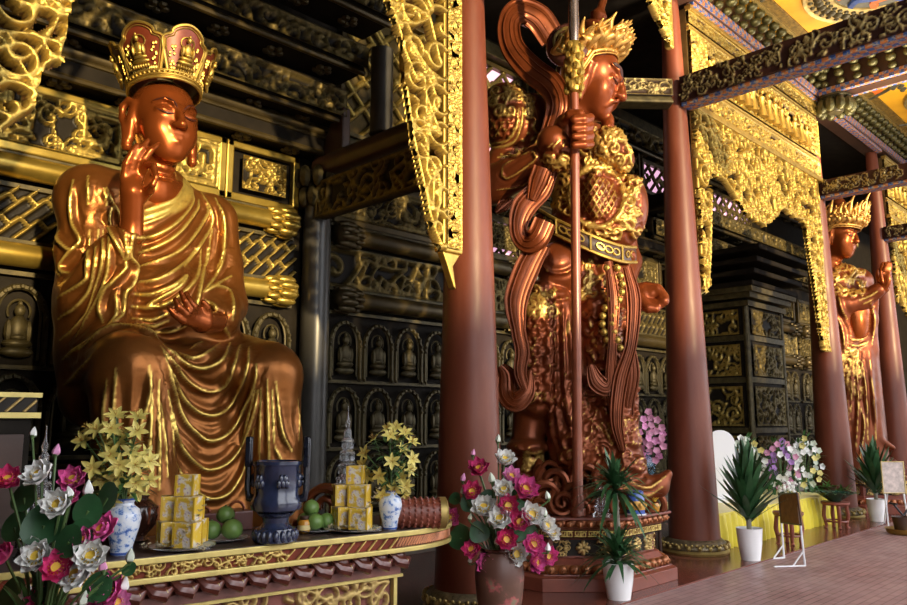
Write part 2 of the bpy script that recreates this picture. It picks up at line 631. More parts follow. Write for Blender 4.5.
# ------------------------------------------------------------------ light, sky, exposure
w = bpy.data.worlds.new('sky'); bpy.context.scene.world = w; w.use_nodes = True
bg = w.node_tree.nodes['Background']
bg.inputs[0].default_value = (.93, .95, 1.0, 1); bg.inputs[1].default_value = 3.7
sun_d = bpy.data.lights.new('sun', 'SUN'); sun = bpy.data.objects.new('sun', sun_d); C.objects.link(sun)
sun_d.energy = 5.8; sun_d.angle = deg(1.6); sun_d.color = (1, .76, .40)
SUN = Vector((.17, 1, -.115)).normalized()
sun.rotation_euler = SUN.to_track_quat('-Z', 'Y').to_euler(); sun.location = (0, -8, 9)
vs_ = bpy.context.scene.view_settings
vs_.view_transform = 'Standard'; vs_.look = 'None'; vs_.gamma = 1; vs_.use_curve_mapping = False; vs_.exposure = 0.25
bpy.context.scene.display_settings.display_device = 'sRGB'
bpy.context.scene.cycles.max_bounces = 6
bpy.context.scene.cycles.use_denoising = True

# ------------------------------------------------------------------ floors and walls
YW, YR = 7.4, 4.8                       # back wall, row of columns
COLX = [0.05, 5.0, 9.0, 13.95, 17.5, 22.4]


def floor_mat():
    t = NT('paving_strips')
    v = t.coords(1)
    br = t.node('ShaderNodeTexBrick', {'Vector': v, 'Scale': 1.0, 'Color1': (.37, .215, .20, 1), 'Color2': (.26, .145, .138, 1), 'Mortar': (.075, .036, .034, 1), 'Mortar Size': .006, 'Brick Width': .30, 'Row Height': .075, 'Bias': 0})
    nz = t.noise(v, 1.4, 5)
    col = t.mix(t.ramp(nz, [(.35, (0, 0, 0)), (.7, (.55,) * 3)]), br.outputs[0], (.42, .29, .275))
    t.set(Base_Color=col, Roughness=t.ramp(t.noise(v, 6, 4), [(.3, (.34,) * 3), (.7, (.5,) * 3)]))
    t.bump(br.outputs['Fac'], -.2, .004)
    return t.mat


def slab_mat():
    t = NT('polished_red_slabs')
    v = t.coords(1)
    br = t.node('ShaderNodeTexBrick', {'Vector': v, 'Scale': 1.0, 'Color1': (.15, .042, .026, 1), 'Color2': (.125, .034, .022, 1), 'Mortar': (.06, .02, .015, 1), 'Mortar Size': .004, 'Brick Width': .8, 'Row Height': .8})
    t.set(Base_Color=br.outputs[0], Roughness=.2)
    return t.mat


def column_mat():
    t = NT('red_lacquer_column')
    v = t.coords((3, 3, .7))
    nz = t.noise(v, 1.6, 6, .6)
    col = t.ramp(nz, [(.3, (.115, .028, .014)), (.55, (.150, .039, .019)), (.75, (.185, .055, .029))])
    t.set(Base_Color=col, Roughness=t.ramp(t.noise(v, 5, 4), [(.3, (.36,) * 3), (.7, (.48,) * 3)]), Specular_IOR_Level=.35)
    return t.mat


M['column'] = column_mat()
m = MB(); m.bbox((-14, -1.4, -.3), (34, 3.93, 0)); tag(m.build('floor', floor_mat(), smooth=False), kind='structure')
m = MB(); m.bbox((-14, 3.93, -.3), (34, 12, .015)); tag(m.build('floor', slab_mat(), smooth=False), kind='structure')
gm = plain('pale_bounce_stone', (.55, .52, .48), .7, 0, .12, .6)
m = MB(); m.bbox((-60, -70, -.9), (80, -1.4, -.35)); tag(m.build('ground', gm, smooth=False), kind='structure')  # unseen ground outside, put in pale to bounce light into the hall
m = MB(); m.bbox((-60, -22.4, -.35), (80, -22, 5.75)); tag(m.build('wall_sun_block', plain('sun_block_plaster', (.34, .32, .30), .8), smooth=False), kind='structure')  # unseen wall added to keep the low sun off the lower hall

m = MB(); m.bbox((-14, YW, -.3), (34, YW + .3, 9)); tag(m.build('wall_back', M['black_wood'], smooth=False), kind='structure')
m = MB(); m.bbox((-14, -1.4, -.3), (-13.7, 7.7, 9)); tag(m.build('wall_left', M['black_wood'], smooth=False), kind='structure')
m = MB(); m.bbox((33.7, -1.4, -.3), (34, 7.7, 9)); tag(m.build('wall_right', M['black_wood'], smooth=False), kind='structure')
m = MB(); m.bbox((-14, -1.75, -.3), (.05, -1.4, 8.2)); tag(m.build('wall_light_block', plain('light_block_wood', (.07, .03, .02), .5), smooth=False), kind='structure')  # unseen wall added to cut the sky light from the left
# ceiling: the low one behind the columns, the high one in front of them
m = MB(); m.bbox((-14, 5.0, 7.4), (34, YW + .3, 7.7)); m.bbox((-14, -2.4, 8.1), (34, 5.2, 8.4))
tag(m.build('ceiling', M['black_wood'], smooth=False), kind='structure')

# ------------------------------------------------------------------ columns


M['base_carve'] = plain('tarnished_base_carving', (.16, .125, .07), .45, .45, .6, 22, .3)


def column(X, label, r_top=7.4):
    t = thing('red_column', label, 'column', (X, YR, 0.015), 0, 'red columns in the front row')
    m = MB(); m.lathe([(.312 - .0275 * z - (.01 if z > 7 else 0), z) for z in (.15, .17, .5, 1, 1.5, 2, 3, 4, 5, 6, 7, r_top)], 40)
    m.build('shaft', M['column'], t)
    m = MB()
    m.lathe([(.40, 0), (.41, .02), (.385, .045)], 40)
    m.build('base_rim', M['dull_gold'], t)
    m = MB(); m.m = 0
    m.lathe([(.385, .045), (.40, .07), (.385, .11), (.345, .145), (.32, .165)], 40)
    m.build('base_drum', M['base_carve'], t)
    m = MB()
    for k in range(20):
        a = 2 * PI * k / 20
        for q, s in ((0, .028), (.09, .016), (-.09, .016)):
            m.ell((.397 * math.cos(a + q), .397 * math.sin(a + q), .085 + (q != 0) * .03), (s, s, s * 1.2), nu=6, nv=5)
    m.build('base_scrolls', M['dull_gold'], t)


for i, X in enumerate(COLX):
    column(X, ['red lacquered column beside the seated golden figure, far side from the bouquet', 'thick red lacquered column between the seated figure and the armoured guardian, behind the tall lotus pot',
               'red lacquered column behind the armoured guardian\'s right arm, with small planter at its foot', 'red lacquered column hiding the left side of the praying statue',
               'thinner red lacquered column behind the praying statue\'s hands', 'far red lacquered column beyond the praying statue'][i])

# ------------------------------------------------------------------ carved back wall, bay by bay
UX, UZ = (1, 0, 0), (0, 0, 1)
P1, P2 = 3.80, 3.02


def lotus_end(m, x, z, d, Y):
    """gilded leaf cap on the end of a pole"""
    for q in range(9):
        a = 2 * PI * q / 9
        m.ell((x + d * .10, Y + .135 * math.cos(a), z + .135 * math.sin(a)), (.13, .05, .05), nu=8, nv=6)
        m.ell((x + d * .25, Y + .12 * math.cos(a + .35), z + .12 * math.sin(a + .35)), (.09, .04, .04), nu=6, nv=5)
    m.ell((x + d * .05, Y, z), (.12, .15, .15), nu=12, nv=8)


def niche_mesh():
    m = MB()
    W, Hh = .205, .70
    arch = [(-W, 0), (-W, Hh * .55)] + [(-W * math.cos(a) * (1 - .12 * math.sin(a)), Hh * .55 + Hh * .38 * math.sin(a) ** .8) for a in np.linspace(.15, PI - .15, 9)] + [(W, Hh * .55), (W, 0)]
    m.tube([(x, -.03, z) for x, z in arch], .026, 6)
    m.tube([(x * .80, -.02, .04 + z * .93) for x, z in arch], .012, 5)
    for x, z in arch[::1]: m.ell((x, -.05, z), .022, nu=6, nv=4)
    # the small seated figure
    m.ell((0, -.03, .10), (.13, .06, .05), nu=10, nv=6)
    m.ell((0, -.03, .17), (.115, .06, .045), nu=10, nv=6)
    m.ell((0, -.035, .29), (.075, .05, .12), nu=10, nv=7)
    m.ell((-.075, -.035, .27), (.03, .035, .10), nu=6, nv=5); m.ell((.075, -.035, .27), (.03, .035, .10), nu=6, nv=5)
    m.ell((0, -.06, .22), (.06, .03, .03), nu=8, nv=5)
    m.ell((0, -.04, .445), (.043, .043, .055), nu=10, nv=7); m.ell((0, -.035, .505), (.02, .02, .025), nu=6, nv=5)
    m.tube([(.085 * math.cos(a), -.015, .44 + .10 * math.sin(a)) for a in np.linspace(-.5, PI + .5, 14)], .010, 5)
    o = m.build('niche', M['niche']); me = o.data
    bpy.data.objects.remove(o); return me


M['niche'] = plain('niche_dull_gilding', (.072, .057, .023), .5, .45, .5, 11)
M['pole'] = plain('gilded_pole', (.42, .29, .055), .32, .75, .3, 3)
M['pole_dark'] = plain('shaded_gilt_pole', (.065, .046, .016), .42, .5, .4, 3)  # darker copy of the pole gilding, shade put into the colour
NICHE = niche_mesh()


def wall_bay(x0, x1, kind, bright, dets=True):
    t = bpy.data.objects.new('wall_back', None); C.objects.link(t); tag(t, kind='structure')
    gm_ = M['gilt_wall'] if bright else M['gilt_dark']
    pm = M['pole'] if bright else M['pole_dark']  # bays out of the sun get the shaded copies of gilding and pole
    Y = YW - .02
    # niches in three rows
    n = int((x1 - x0 - .1) / .47); s = (x1 - x0 - .06) / n
    for j, z in enumerate((2.08, 1.30, .52)):
        for i in range(n):
            o = bpy.data.objects.new('niche', NICHE); C.objects.link(o); o.parent = t
            o.location = (x0 + .03 + s * (i + .5), Y - .03, z); o.scale = (s / .47, 1, 1.04)
    m = MB()
    for z in (2.06, 1.28, .50): m.bbox((x0, Y - .05, z - .025), (x1, Y, z + .012))
    m.build('shelf_moulding', M['niche'], t, False)
    m = MB(); m.bbox((x0, Y - .30, 0.0), (x1, Y, .40)); m.bbox((x0, Y - .22, .40), (x1, Y, .47)); m.build('plinth', M['stone'], t, False, bevel=.02)
    for z in (P1, P2):
        m = MB(); m.tube([(x0 + .28, Y - .12, z), (x1 - .28, Y - .12, z)], .105, 20); m.build('pole', pm, t)
        m = MB(); lotus_end(m, x0 + .1, z, 1, Y - .12); lotus_end(m, x1 - .1, z, -1, Y - .12); m.build('pole_cap', pm, t)
        m = MB()
        for e in (.13, -.15): m.bbox((x0 + .04, Y - .06, z + e - .02), (x1 - .04, Y, z + e + .02))
        m.build('pole_moulding', M['niche'], t, False)
    W = x1 - x0
    L = fret_lines(W, P1 - P2 - .30, .155, True) if kind == 'fret' else scroll_lines(W, P1 - P2 - .30, .40, 5)
    relief('carved_band', (x0, Y - .01, P2 + .15), UX, UZ, W, P1 - P2 - .30, L, .018, .07, gm_, t)
    # the framed row above the upper pole
    z0, z1 = P1 + .15, 4.62
    hh = z1 - z0
    pw = .92
    for a, b, k in ((x0, x1 - pw, 's'), (x1 - pw, x1, 'm')):
        fr = .085
        m = MB()
        m.bbox((a, Y - .08, z0), (b, Y, z0 + fr)); m.bbox((a, Y - .08, z1 - fr), (b, Y, z1)); m.bbox((a, Y - .08, z0), (a + fr, Y, z1)); m.bbox((b - fr, Y - .08, z0), (b, Y, z1))
        m.build('panel_frame', pm, t, False, bevel=.015)
        if k == 's': relief('scroll_panel', (a + fr, Y - .02, z0 + fr), UX, UZ, b - a - 2 * fr, hh - 2 * fr, scroll_lines(b - a - 2 * fr, hh - 2 * fr, .21, 11 + int(x0), leaf=False) + fret_lines(b - a - 2 * fr, hh - 2 * fr, .5)[::2], .016, .06, gm_, t)
        else:
            relief('dragon_panel', (a + fr + .1, Y - .02, z0 + fr + .06), UX, UZ, b - a - 2 * fr - .2, hh - 2 * fr - .12, scroll_lines(b - a - 2 * fr - .2, hh - 2 * fr - .12, .17, 31), .012, .07, gm_, t)
    return t


M['post'] = plain('grey_black_post', (.045, .042, .036), .35, 0, .3, 3)
M['stone'] = plain('grey_stone', (.20, .17, .14), .6, 0, .25, 4, .2)


def high_window(n, x0, x1, z0, z1, cell, glow=True, lat='gilt_dark'):
    t = bpy.data.objects.new('window_%d' % n, None); C.objects.link(t); tag(t, kind='structure')
    Y = YW - .02; W, h = x1 - x0, z1 - z0
    m = MB(); m.bbox((x0, Y - .005, z0), (x1, Y + .01, z1)); m.build('pane', M['daylit'] if glow else M['gilt_board2'], t, False)
    L = fret_lines(W, h, cell, True); L2 = [([(W - a, b) for a, b in P_], r) for P_, r in L[::2]]
    relief('lattice', (x0, Y - .03, z0), UX, UZ, W, h, L + L2, .016, .05, M[lat], t, openwork=True)
    m = MB(); fr = .07
    for a, b, c, d in ((x0 - fr, z0 - fr, x1 + fr, z0), (x0 - fr, z1, x1 + fr, z1 + fr), (x0 - fr, z0, x0, z1), (x1, z0, x1 + fr, z1)): m.bbox((a, Y - .09, b), (c, Y, d))
    m.build('window_frame', M['pole_dark'], t, False, bevel=.01)


dl = NT('daylit_paper'); dl.set(Base_Color=(.5, .3, .4, 1), Emission_Color=(1, .55, .78, 1), Emission_Strength=.75, Roughness=.7); M['daylit'] = dl.mat
M['gilt_board2'] = plain('dark_gilt_board', (.10, .07, .02), .5, .5, .5, 7)
high_window(1, 7.55, 8.7, 5.1, 6.9, .30)
high_window(2, 12.4, 17.0, 5.92, 6.45, .26)
high_window(3, 8.05, 8.7, 4.0, 4.5, .16)
high_window(4, 5.4, 7.4, 5.1, 6.9, .34, False, 'gilt_wall')
high_window(5, 9.0, 9.9, 5.1, 6.9, .22, False, 'gilt_wall')
high_window(6, 10.2, 12.2, 5.3, 6.6, .30, False)
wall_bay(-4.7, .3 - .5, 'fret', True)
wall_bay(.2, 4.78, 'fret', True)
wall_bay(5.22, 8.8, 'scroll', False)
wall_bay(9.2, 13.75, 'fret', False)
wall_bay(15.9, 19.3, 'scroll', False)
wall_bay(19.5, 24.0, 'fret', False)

for k_, (z_, h_) in enumerate(((4.9, .16), (5.05, .05), (6.98, .2))):
    m = MB(); m.bbox((5.2, YW - .12 - .06 * k_, z_), (24, YW - .01, z_ + h_)); tag(m.build('trim_%d' % (20 + k_), M['niche'], smooth=False), kind='structure')

# half-round dark posts on the wall, one per column
for X in (0.0, 5.0, 9.0, 13.95):
    t = bpy.data.objects.new('trim_%d' % (30 + int(X)), None); C.objects.link(t); tag(t, kind='structure')
    m = MB(); m.lathe([(.17, 0), (.165, 2), (.16, 4.45)], 20, (X, YW - .16, .02)); m.build('post', M['post'], t)
    m = MB()
    for k in range(10):
        a = 2 * PI * k / 10
        for q in range(2): m.ell((X + (.19 + .06 * q) * math.cos(a + q * .3), YW - .16 + (.19 + .06 * q) * math.sin(a + q * .3), 4.15 + .22 * q), (.07, .07, .13), nu=6, nv=5)
    m.build('post_capital', M['niche'], t)

# stepped dark cornice over the wall and the beams of the inner ceiling
def cornice(n, Y0, Y1, z0, z1, seed, bay=(-5, 5), mat='gilt_dark'):
    t = bpy.data.objects.new('trim_%d' % n, None); C.objects.link(t); tag(t, kind='structure')
    x0, x1 = bay
    m = MB(); m.bbox((x0, Y0, z0), (x1, Y1, z1)); m.build('beam', M['black_wood'], t, False, bevel=.02)
    m = MB(); m.tube([(x0, Y0 + .02, z0), (x1, Y0 + .02, z0)], .035, 8); m.tube([(x0, Y0, z1), (x1, Y0, z1)], .025, 8); m.build('beam_bead', M['pole_dark'], t)
    h = z1 - z0 - .06
    if h > .12: relief('beam_carving', (x0, Y0 - .005, z0 + .03), UX, UZ, x1 - x0, h, scroll_lines(x1 - x0, h, max(.26, h * .9), seed), .024, .06, M[mat], t)
    # flowers under the beam
    m = MB(); R = random.Random(seed)
    x = x0 + .3
    while x < x1:
        for k in range(5): m.ell((x + .07 * math.cos(k * 1.257), (Y0 + Y1) / 2 + .07 * math.sin(k * 1.257), z0 - .015), (.05, .05, .03), nu=6, nv=4)
        x += .62
    m.build('beam_flowers', M['niche'], t)


cornice(1, YW - .34, YW, 4.66, 4.84, 41, (-5, 13.8))
cornice(2, YW - .62, YW - .1, 4.98, 5.34, 42)
cornice(3, YW - 1.0, YW - .5, 5.44, 5.74, 43)
cornice(4, YW - 1.45, YW - .95, 5.84, 6.2, 44)
cornice(5, 5.0, 5.5, 6.2, 6.6, 45)
cornice(9, YW - .3, YW, 4.95, 5.3, 51, (12.3, 24)); cornice(10, YW - .55, YW - .1, 5.42, 5.74, 52, (12.3, 24)); cornice(11, YW - .2, YW, 6.6, 7.0, 53, (9, 24))
m = MB(); m.tube([(-5, YW - .3, 4.92), (5, YW - .3, 4.92)], .075, 14); tag(m.build('trim_6', M['pole_dark']), kind='structure')
m = MB(); m.bbox((-5, 5.1, 6.5), (5.0, YW, 6.7)); tag(m.build('ceiling', M['black_wood'], smooth=False), kind='structure')


def flower_field(t, x0, x1, y0, y1, z):
    m = MB()
    for x in np.arange(x0 + .3, x1, .6):
        for y in np.arange(y0 + .2, y1, .45):
            for k in range(6): m.ell((x + .09 * math.cos(k * PI / 3), y + .09 * math.sin(k * PI / 3), z), (.06, .06, .04), nu=6, nv=4)
            m.ell((x, y, z - .03), .05, nu=6, nv=4)
    return m.build('ceiling', M['niche'], t)


tag(flower_field(None, -5, 5, 5.5, 6.2, 6.48), kind='structure')

# cross beam from the wall post to the column, with the hanging post on it
t = thing('cross_beam', 'dark carved cross beam running from wall post to red column above the wall niches', 'beam', (5.0, 6.1, 4.5))
m = MB(); m.tube([(0, -1.0, 0.02), (0, 1.1, .02)], .13, 16); m.build('beam', M['dark_brown'], t)
relief('carved_board', (-.09, 1.0, -.62), (0, -1, 0), UZ, 2.0, .42, scroll_lines(2.0, .42, .3, 8), .02, .05, M['gilt_dark'], t, thick=.10)
m = MB(); m.lathe([(.13, .14), (.12, .18), (.12, 1.1)], 18); m.build('hanging_post', M['post'], t)
m = MB(); m.prism([(0, 0), (.55, 0), (.42, .18), (.30, .24), (.2, .42), (0, .5)], .12, (-.06, .62, .13), (0, 1, 0), (0, 0, 1)); m.build('bracket', M['dark_brown'], t, False, bevel=.02)

# made-up column outside the frame, added to shade the wall beside the guardian
t = thing('shade_column', 'outer veranda column beyond the picture\'s right, on the edge of the hall', 'column', (4.42, -2.0, -.35))
m = MB(); m.lathe([(.36, 0), (.33, .3), (.31, 8.6)], 28); m.build('shaft', M['column'], t)
m = MB(); m.lathe([(.46, 0), (.46, .1), (.38, .25)], 28); m.build('base_rim', M['stone'], t)
# ------------------------------------------------------------------ gilded valances between the columns
YV = 4.68


def poly_fn(pts):
    xs = np.array([p[0] for p in pts]); ys = np.array([p[1] for p in pts])
    return lambda v: float(np.interp(v, xs, ys))


def frieze(t, x0, x1, z0=5.78, z1=7.2, seed=3):
    W = x1 - x0
    m = MB(); m.bbox((x0, YV - .02, z0), (x1, YV + .14, z1)); m.build('frieze_board', M['gilt_board'], t, False)
    m = MB()
    for z, r in ((z0, .05), (z0 + .34, .03), (z0 + .40, .02), (z1 - .30, .03), (z1 - .24, .02), (z1, .05)): m.bbox((x0, YV - .02 - r * 1.6, z - r * .8), (x1, YV, z + r * .8))
    m.build('frieze_moulding', M['gold'], t, False, bevel=.01)
    relief('frieze_carving', (x0, YV - .02, z0 + .05), UX, UZ, W, .27, scroll_lines(W, .27, .21, seed), .016, .05, M['gilt'], t, gold_from=.5)
    relief('frieze_carving', (x0, YV - .02, z1 - .22), UX, UZ, W, .18, scroll_lines(W, .18, .16, seed + 1), .016, .045, M['gilt'], t, gold_from=.5)
    # the broad middle band: end panels of scrolls and a row of small standing figures among clouds
    zb, hb = z0 + .42, z1 - z0 - .74
    e = W * .10
    for k, (a, b) in enumerate(((x0, x0 + e), (x1 - e, x1))): relief('frieze_end_panel', (a, YV - .02, zb), UX, UZ, b - a, hb, scroll_lines(b - a, hb, .2, seed + 2 + k), .016, .06, M['gilt'], t, gold_from=.5)
    L = scroll_lines(W - 2 * e, hb, .24, seed + 5, lambda x, y: y < hb * .35 or y > hb * .8)
    relief('frieze_carving', (x0 + e, YV - .02, zb), UX, UZ, W - 2 * e, hb, L, .018, .05, M['gilt'], t, gold_from=.5)
    R = random.Random(seed); m = MB(); x = x0 + e + .15
    while x < x1 - e - .1:
        hgt = R.uniform(.36, .5); z = zb + .06
        m.lathe([(.10, 0), (.085, hgt * .2), (.06, hgt * .5), (.075, hgt * .68), (.03, hgt * .8)], 10, (x, YV - .06, z))
        m.ell((x, YV - .08, z + hgt * .9), (.04, .04, .05), nu=8, nv=6)
        s = R.choice((-1, 1)); m.tube([(x, YV - .09, z + hgt * .68), (x + s * .10, YV - .11, z + hgt * R.uniform(.45, .7)), (x + s * .16, YV - .1, z + hgt * R.uniform(.5, .95))], .024, 6)
        m.tube([(x - s * .05, YV - .06, z + hgt * .7), (x - s * .14, YV - .08, z + hgt * .4)], .03, 6)
        x += R.uniform(.2, .34)
    m.build('frieze_figures', M['gold'], t)


def hanging(t, x0, x1, ztop, zlo, seed, size=.26, name='hanging_openwork', mat='gilt', Y=YV, dense=1.0):
    """openwork carving hanging from ztop down to the outline zlo(x)"""
    zmin = min(zlo(x) for x in np.linspace(x0, x1, 60)); W, Hh = x1 - x0, ztop - zmin
    ins = lambda a, b: b + zmin > zlo(x0 + a)
    L = scroll_lines(W, Hh, size, seed, ins, border=False)
    edge = [(x - x0, zlo(x) - zmin + size * .05) for x in np.linspace(x0, x1, 40)]; L.append((edge, size * .07)); L.append(([(0, Hh), (W, Hh)], size * .1))
    return relief(name, (x0, Y, zmin), UX, UZ, W, Hh, L, .013, .09, M[mat], t, openwork=True, inside=lambda a, b: b + zmin > zlo(x0 + a) - size * .15, gold_from=.36, base_gold=.03)


M['gilt_board'] = plain('gilded_ground', (.11, .065, .018), .5, .5, .35, 7)

# bay 2-3: the broad bright valance
t = thing('gilded_valance', 'bright gilded valance with figured frieze and hanging fretwork, right of the armoured guardian', 'valance', (11.5, YV, 6))






def at_home(t, objs):
    """children were built in world space: keep them there"""
    bpy.context.view_layer.update()
    inv = t.matrix_world.inverted()
    for o in objs: o.matrix_parent_inverse = inv


frieze(t, 9.16, 13.80)
pts = [onY(x, y, YV) for x, y in ((699, 292), (705, 288), (707, 172), (720, 180), (742, 213), (760, 226), (779, 209), (800, 222), (803, 240), (808, 272), (815, 320), (820, 350), (825, 352))]
zl = poly_fn([(9.0, pts[0][2])] + [(p[0], p[2]) for p in pts] + [(14, pts[-1][2])])
hanging(t, 9.20, 13.60, 5.75, zl, 21)
m = MB(); m.bbox((13.56, YV - .05, 2.75), (13.70, YV + .05, 5.75)); m.build('hanging_post', M['gold'], t, False, bevel=.02)
m = MB(); m.bbox((9.24, YV - .04, 3.75), (9.30, YV + .04, 5.75)); m.build('hanging_post', M['gold'], t, False, bevel=.02)
at_home(t, t.children)

# bay 0-1: only its two side drops come into the picture
t = thing('gilded_valance', 'gilded openwork valance hanging in front of the seated golden figure', 'valance', (2.5, YV, 6))
frieze(t, .28, 4.74, seed=13)
pl = [onY(x, y, YV) for x, y in ((398, 0), (396, 40), (399, 75), (397, 100), (408, 140), (417, 180), (424, 215), (432, 240), (438, 250))]
pl = sorted([(p[0], p[2]) for p in pl])
zl = poly_fn([(3.3, 5.3), (3.8, 5.2)] + pl + [(4.75, pl[-1][1] - .1)])
hanging(t, 3.0, 4.52, 5.8, zl, 77, .30)
m = MB(); m.bbox((4.50, YV - .06, 3.05), (4.74, YV + .06, 5.75)); m.prism([(0, 0), (.05, -.10), (.14, -.30), (.17, -.32), (.13, -.12), (.22, 0)], .08, (4.51, YV + .04, 3.05), UX, UZ); m.build('hanging_post', M['gold'], t, False, bevel=.02)
relief('post_carving', (4.53, YV - .06, 3.08), UX, UZ, .18, 2.65, scroll_lines(.18, 2.65, .12, 8), .008, .02, M['gold'], t)
pl = [onY(x, y, YV) for x, y in ((-30, 150), (0, 128), (10, 120), (32, 112), (36, 70), (50, 66), (60, 60), (66, 5))]
zl = poly_fn([(.2, 3.0)] + [(p[0], p[2]) for p in pl] + [(1.9, 5.2), (2.6, 5.45), (3.1, 5.4)])
hanging(t, .30, 3.0, 5.8, zl, 91, .25)
at_home(t, t.children)

# bay 1-2: the short brackets high over the guardian
t = thing('gilded_bracket', 'small gilded openwork bracket high on the column above the guardian\'s crown', 'bracket', (8.5, YV, 6.8))
zl = poly_fn([(8.1, 6.95), (8.3, 6.75), (8.55, 6.55), (8.7, 6.5)])
hanging(t, 8.15, 8.66, 7.5, zl, 101, .2)
m = MB(); m.bbox((8.66, YV - .05, 6.45), (8.76, YV + .05, 7.5)); m.build('hanging_post', M['gold'], t, False, bevel=.02)
at_home(t, t.children)

# the far bay
t = thing('gilded_valance', 'far gilded valance at the right edge beyond the praying statue', 'valance', (20, YV, 6))
frieze(t, 17.7, 22.2, 5.9, 7.2, 33)
zl = poly_fn([(17.6, 4.0), (17.75, 4.0), (17.9, 4.3), (18.2, 4.0), (18.6, 3.8), (19, 4.6), (21.5, 4.9), (22.3, 4)])
hanging(t, 17.75, 22.2, 5.9, zl, 121, .3)
at_home(t, t.children)

# ------------------------------------------------------------------ tie beams that run from the columns to the front


def checker_mat():
    t = NT('painted_checks')
    v = t.coords(1)
    s = t.node('ShaderNodeSeparateXYZ', {'Vector': v})
    ck = t.node('ShaderNodeTexChecker', {'Vector': v, 'Scale': 13.0, 'Color1': (.42, .14, .035, 1), 'Color2': (.035, .085, .27, 1)})
    nz = t.noise(v, 30, 2)
    t.set(Base_Color=t.mix(t.ramp(nz, [(.5, (0, 0, 0)), (.62, (.8,) * 3)]), ck.outputs[0], (.36, .32, .25)), Roughness=.5)
    return t.mat


M['check'] = checker_mat()


def tie_beam(X, z0, z1, y0, y1, label, seed):
    t = thing('tie_beam', label, 'beam', (X, y0, z0))
    L = y0 - y1; h = z1 - z0
    m = MB(); m.bbox((-.14, -L, 0), (.14, 0, h)); m.build('beam', M['dark_brown'], t, False, bevel=.012)
    for sx in (-1, 1):
        lines = []
        for a, b, k in ((.06, L * .22, 0), (L * .25, L * .52, 1), (L * .56, L - .06, 2)):
            w_ = b - a
            sub = scroll_lines(w_, h - .08, h * (.40 if k != 1 else .55), seed + k, border=False)
            lines += [([(a + px, .04 + py) for px, py in P], r * .72) for P, r in sub]
        o = (-.142, 0, 0) if sx < 0 else (.142, -L, 0)
        relief('beam_carving', o, (0, -1, 0) if sx < 0 else (0, 1, 0), UZ, L, h, lines, .016, .03, M['gilt_beam'], t, base_gold=0)
    m = MB(); m.bbox((-.11, -L, -.045), (.11, 0, 0)); m.build('painted_strip', M['check'], t, False)


M['gilt_dark2_'] = gilt('stub_gilding', (.03, .015, .01), (.28, .22, .10), .45, .5, .45)
M['gilt_beam'] = gilt('silvered_gilding_on_dark_wood', (.035, .014, .010), (.34, .28, .13), .4, .6, .4)
tie_beam(9.0, 5.74, 6.09, 4.64, -1.2, 'long dark carved tie beam crossing the upper right, painted strip under it', 61)
tie_beam(13.95, 5.52, 5.79, 4.66, -1.2, 'shorter looking carved tie beam above the praying statue\'s crown', 66)
tie_beam(17.5, 5.35, 5.6, 4.66, -1.2, 'far carved tie beam at the right edge above the praying hands', 69)
tie_beam(5.0, 5.74, 6.09, 4.64, -1.2, 'near carved tie beam over the column beside the seated figure', 71)

# short beam stubs behind the guardian's head
M.setdefault('gilt_dark2_', M['gilt_dark'])
t = thing('beam_stub', 'short carved beam end with pale gilt edges beside the guardian\'s beard', 'beam', (8.76, 4.74, 5.78))
u_ = np.array([-1, .9, 0]); u_ /= np.linalg.norm(u_)
m = MB(); m.box((u_[0] * .33, u_[1] * .33, .11), (.7, .22, .22), Matrix.Rotation(math.atan2(u_[1], u_[0]), 3, 'Z')); m.build('beam', M['dark_brown'], t, False, bevel=.01)
nrm = np.array([-u_[1], u_[0], 0]); nrm = nrm if nrm @ AX < 0 else -nrm
uu = np.cross(UZ, nrm); st = -u_ * 0 + (u_ * .68 if uu @ u_ < 0 else 0)
relief('beam_carving', tuple(st + nrm * .112), tuple(uu), UZ, .68, .22, scroll_lines(.68, .22, .16, 3), .012, .025, M['gilt_dark2_'], t)
m = MB(); m.box((u_[0] * .33, u_[1] * .33, -.05), (.72, .26, .10), Matrix.Rotation(math.atan2(u_[1], u_[0]), 3, 'Z'), .9); m.build('bracket', M['niche'], t, False, bevel=.03)

# ------------------------------------------------------------------ coffered painted ceiling in front of the columns


# unseen strip lights added above the tie beams to brighten the painted ceiling
for X in (9.0, 13.95):
    ld = bpy.data.lights.new('ceiling_fill_light', 'AREA'); lo = bpy.data.objects.new('ceiling_fill_light', ld); C.objects.link(lo)
    ld.shape = 'RECTANGLE'; ld.size = .2; ld.size_y = 4.0; ld.energy = 210; ld.color = (1, .86, .66); lo.location = (X, 2.4, 6.13 if X < 10 else 5.83); lo.rotation_euler = (PI, 0, 0)


def coffer_mat(name):
    t = NT(name)
    v = t.coords(1)
    vo = t.node('ShaderNodeTexVoronoi', {'Vector': v, 'Scale': 1.5})
    t.set(Base_Color=t.ramp(t.noise(v, 2.5, 4), [(.3, (.72, .33, .012)), (.7, (.86, .45, .02))]), Roughness=.55)
    return t.mat


M['coffer'] = coffer_mat('saffron_ceiling_paint')
M['blue'] = plain('painted_blue', (.03, .075, .27), .5, 0, .35, 7)
M['border_carve'] = plain('carved_gold_green_border', (.22, .14, .03), .45, .5, .6, 16, .4)
M['orange'] = plain('painted_orange', (.66, .14, .02), .5, 0, .25, 7)
M['cloud'] = plain('painted_dark_cloud', (.06, .055, .03), .5, 0, .4, 9)
M['bracket'] = gilt('painted_brackets', (.035, .045, .03), (.30, .24, .07))
M['bracket_p'] = plain('green_gold_bracket', (.085, .075, .024), .42, .5, .5, 9)


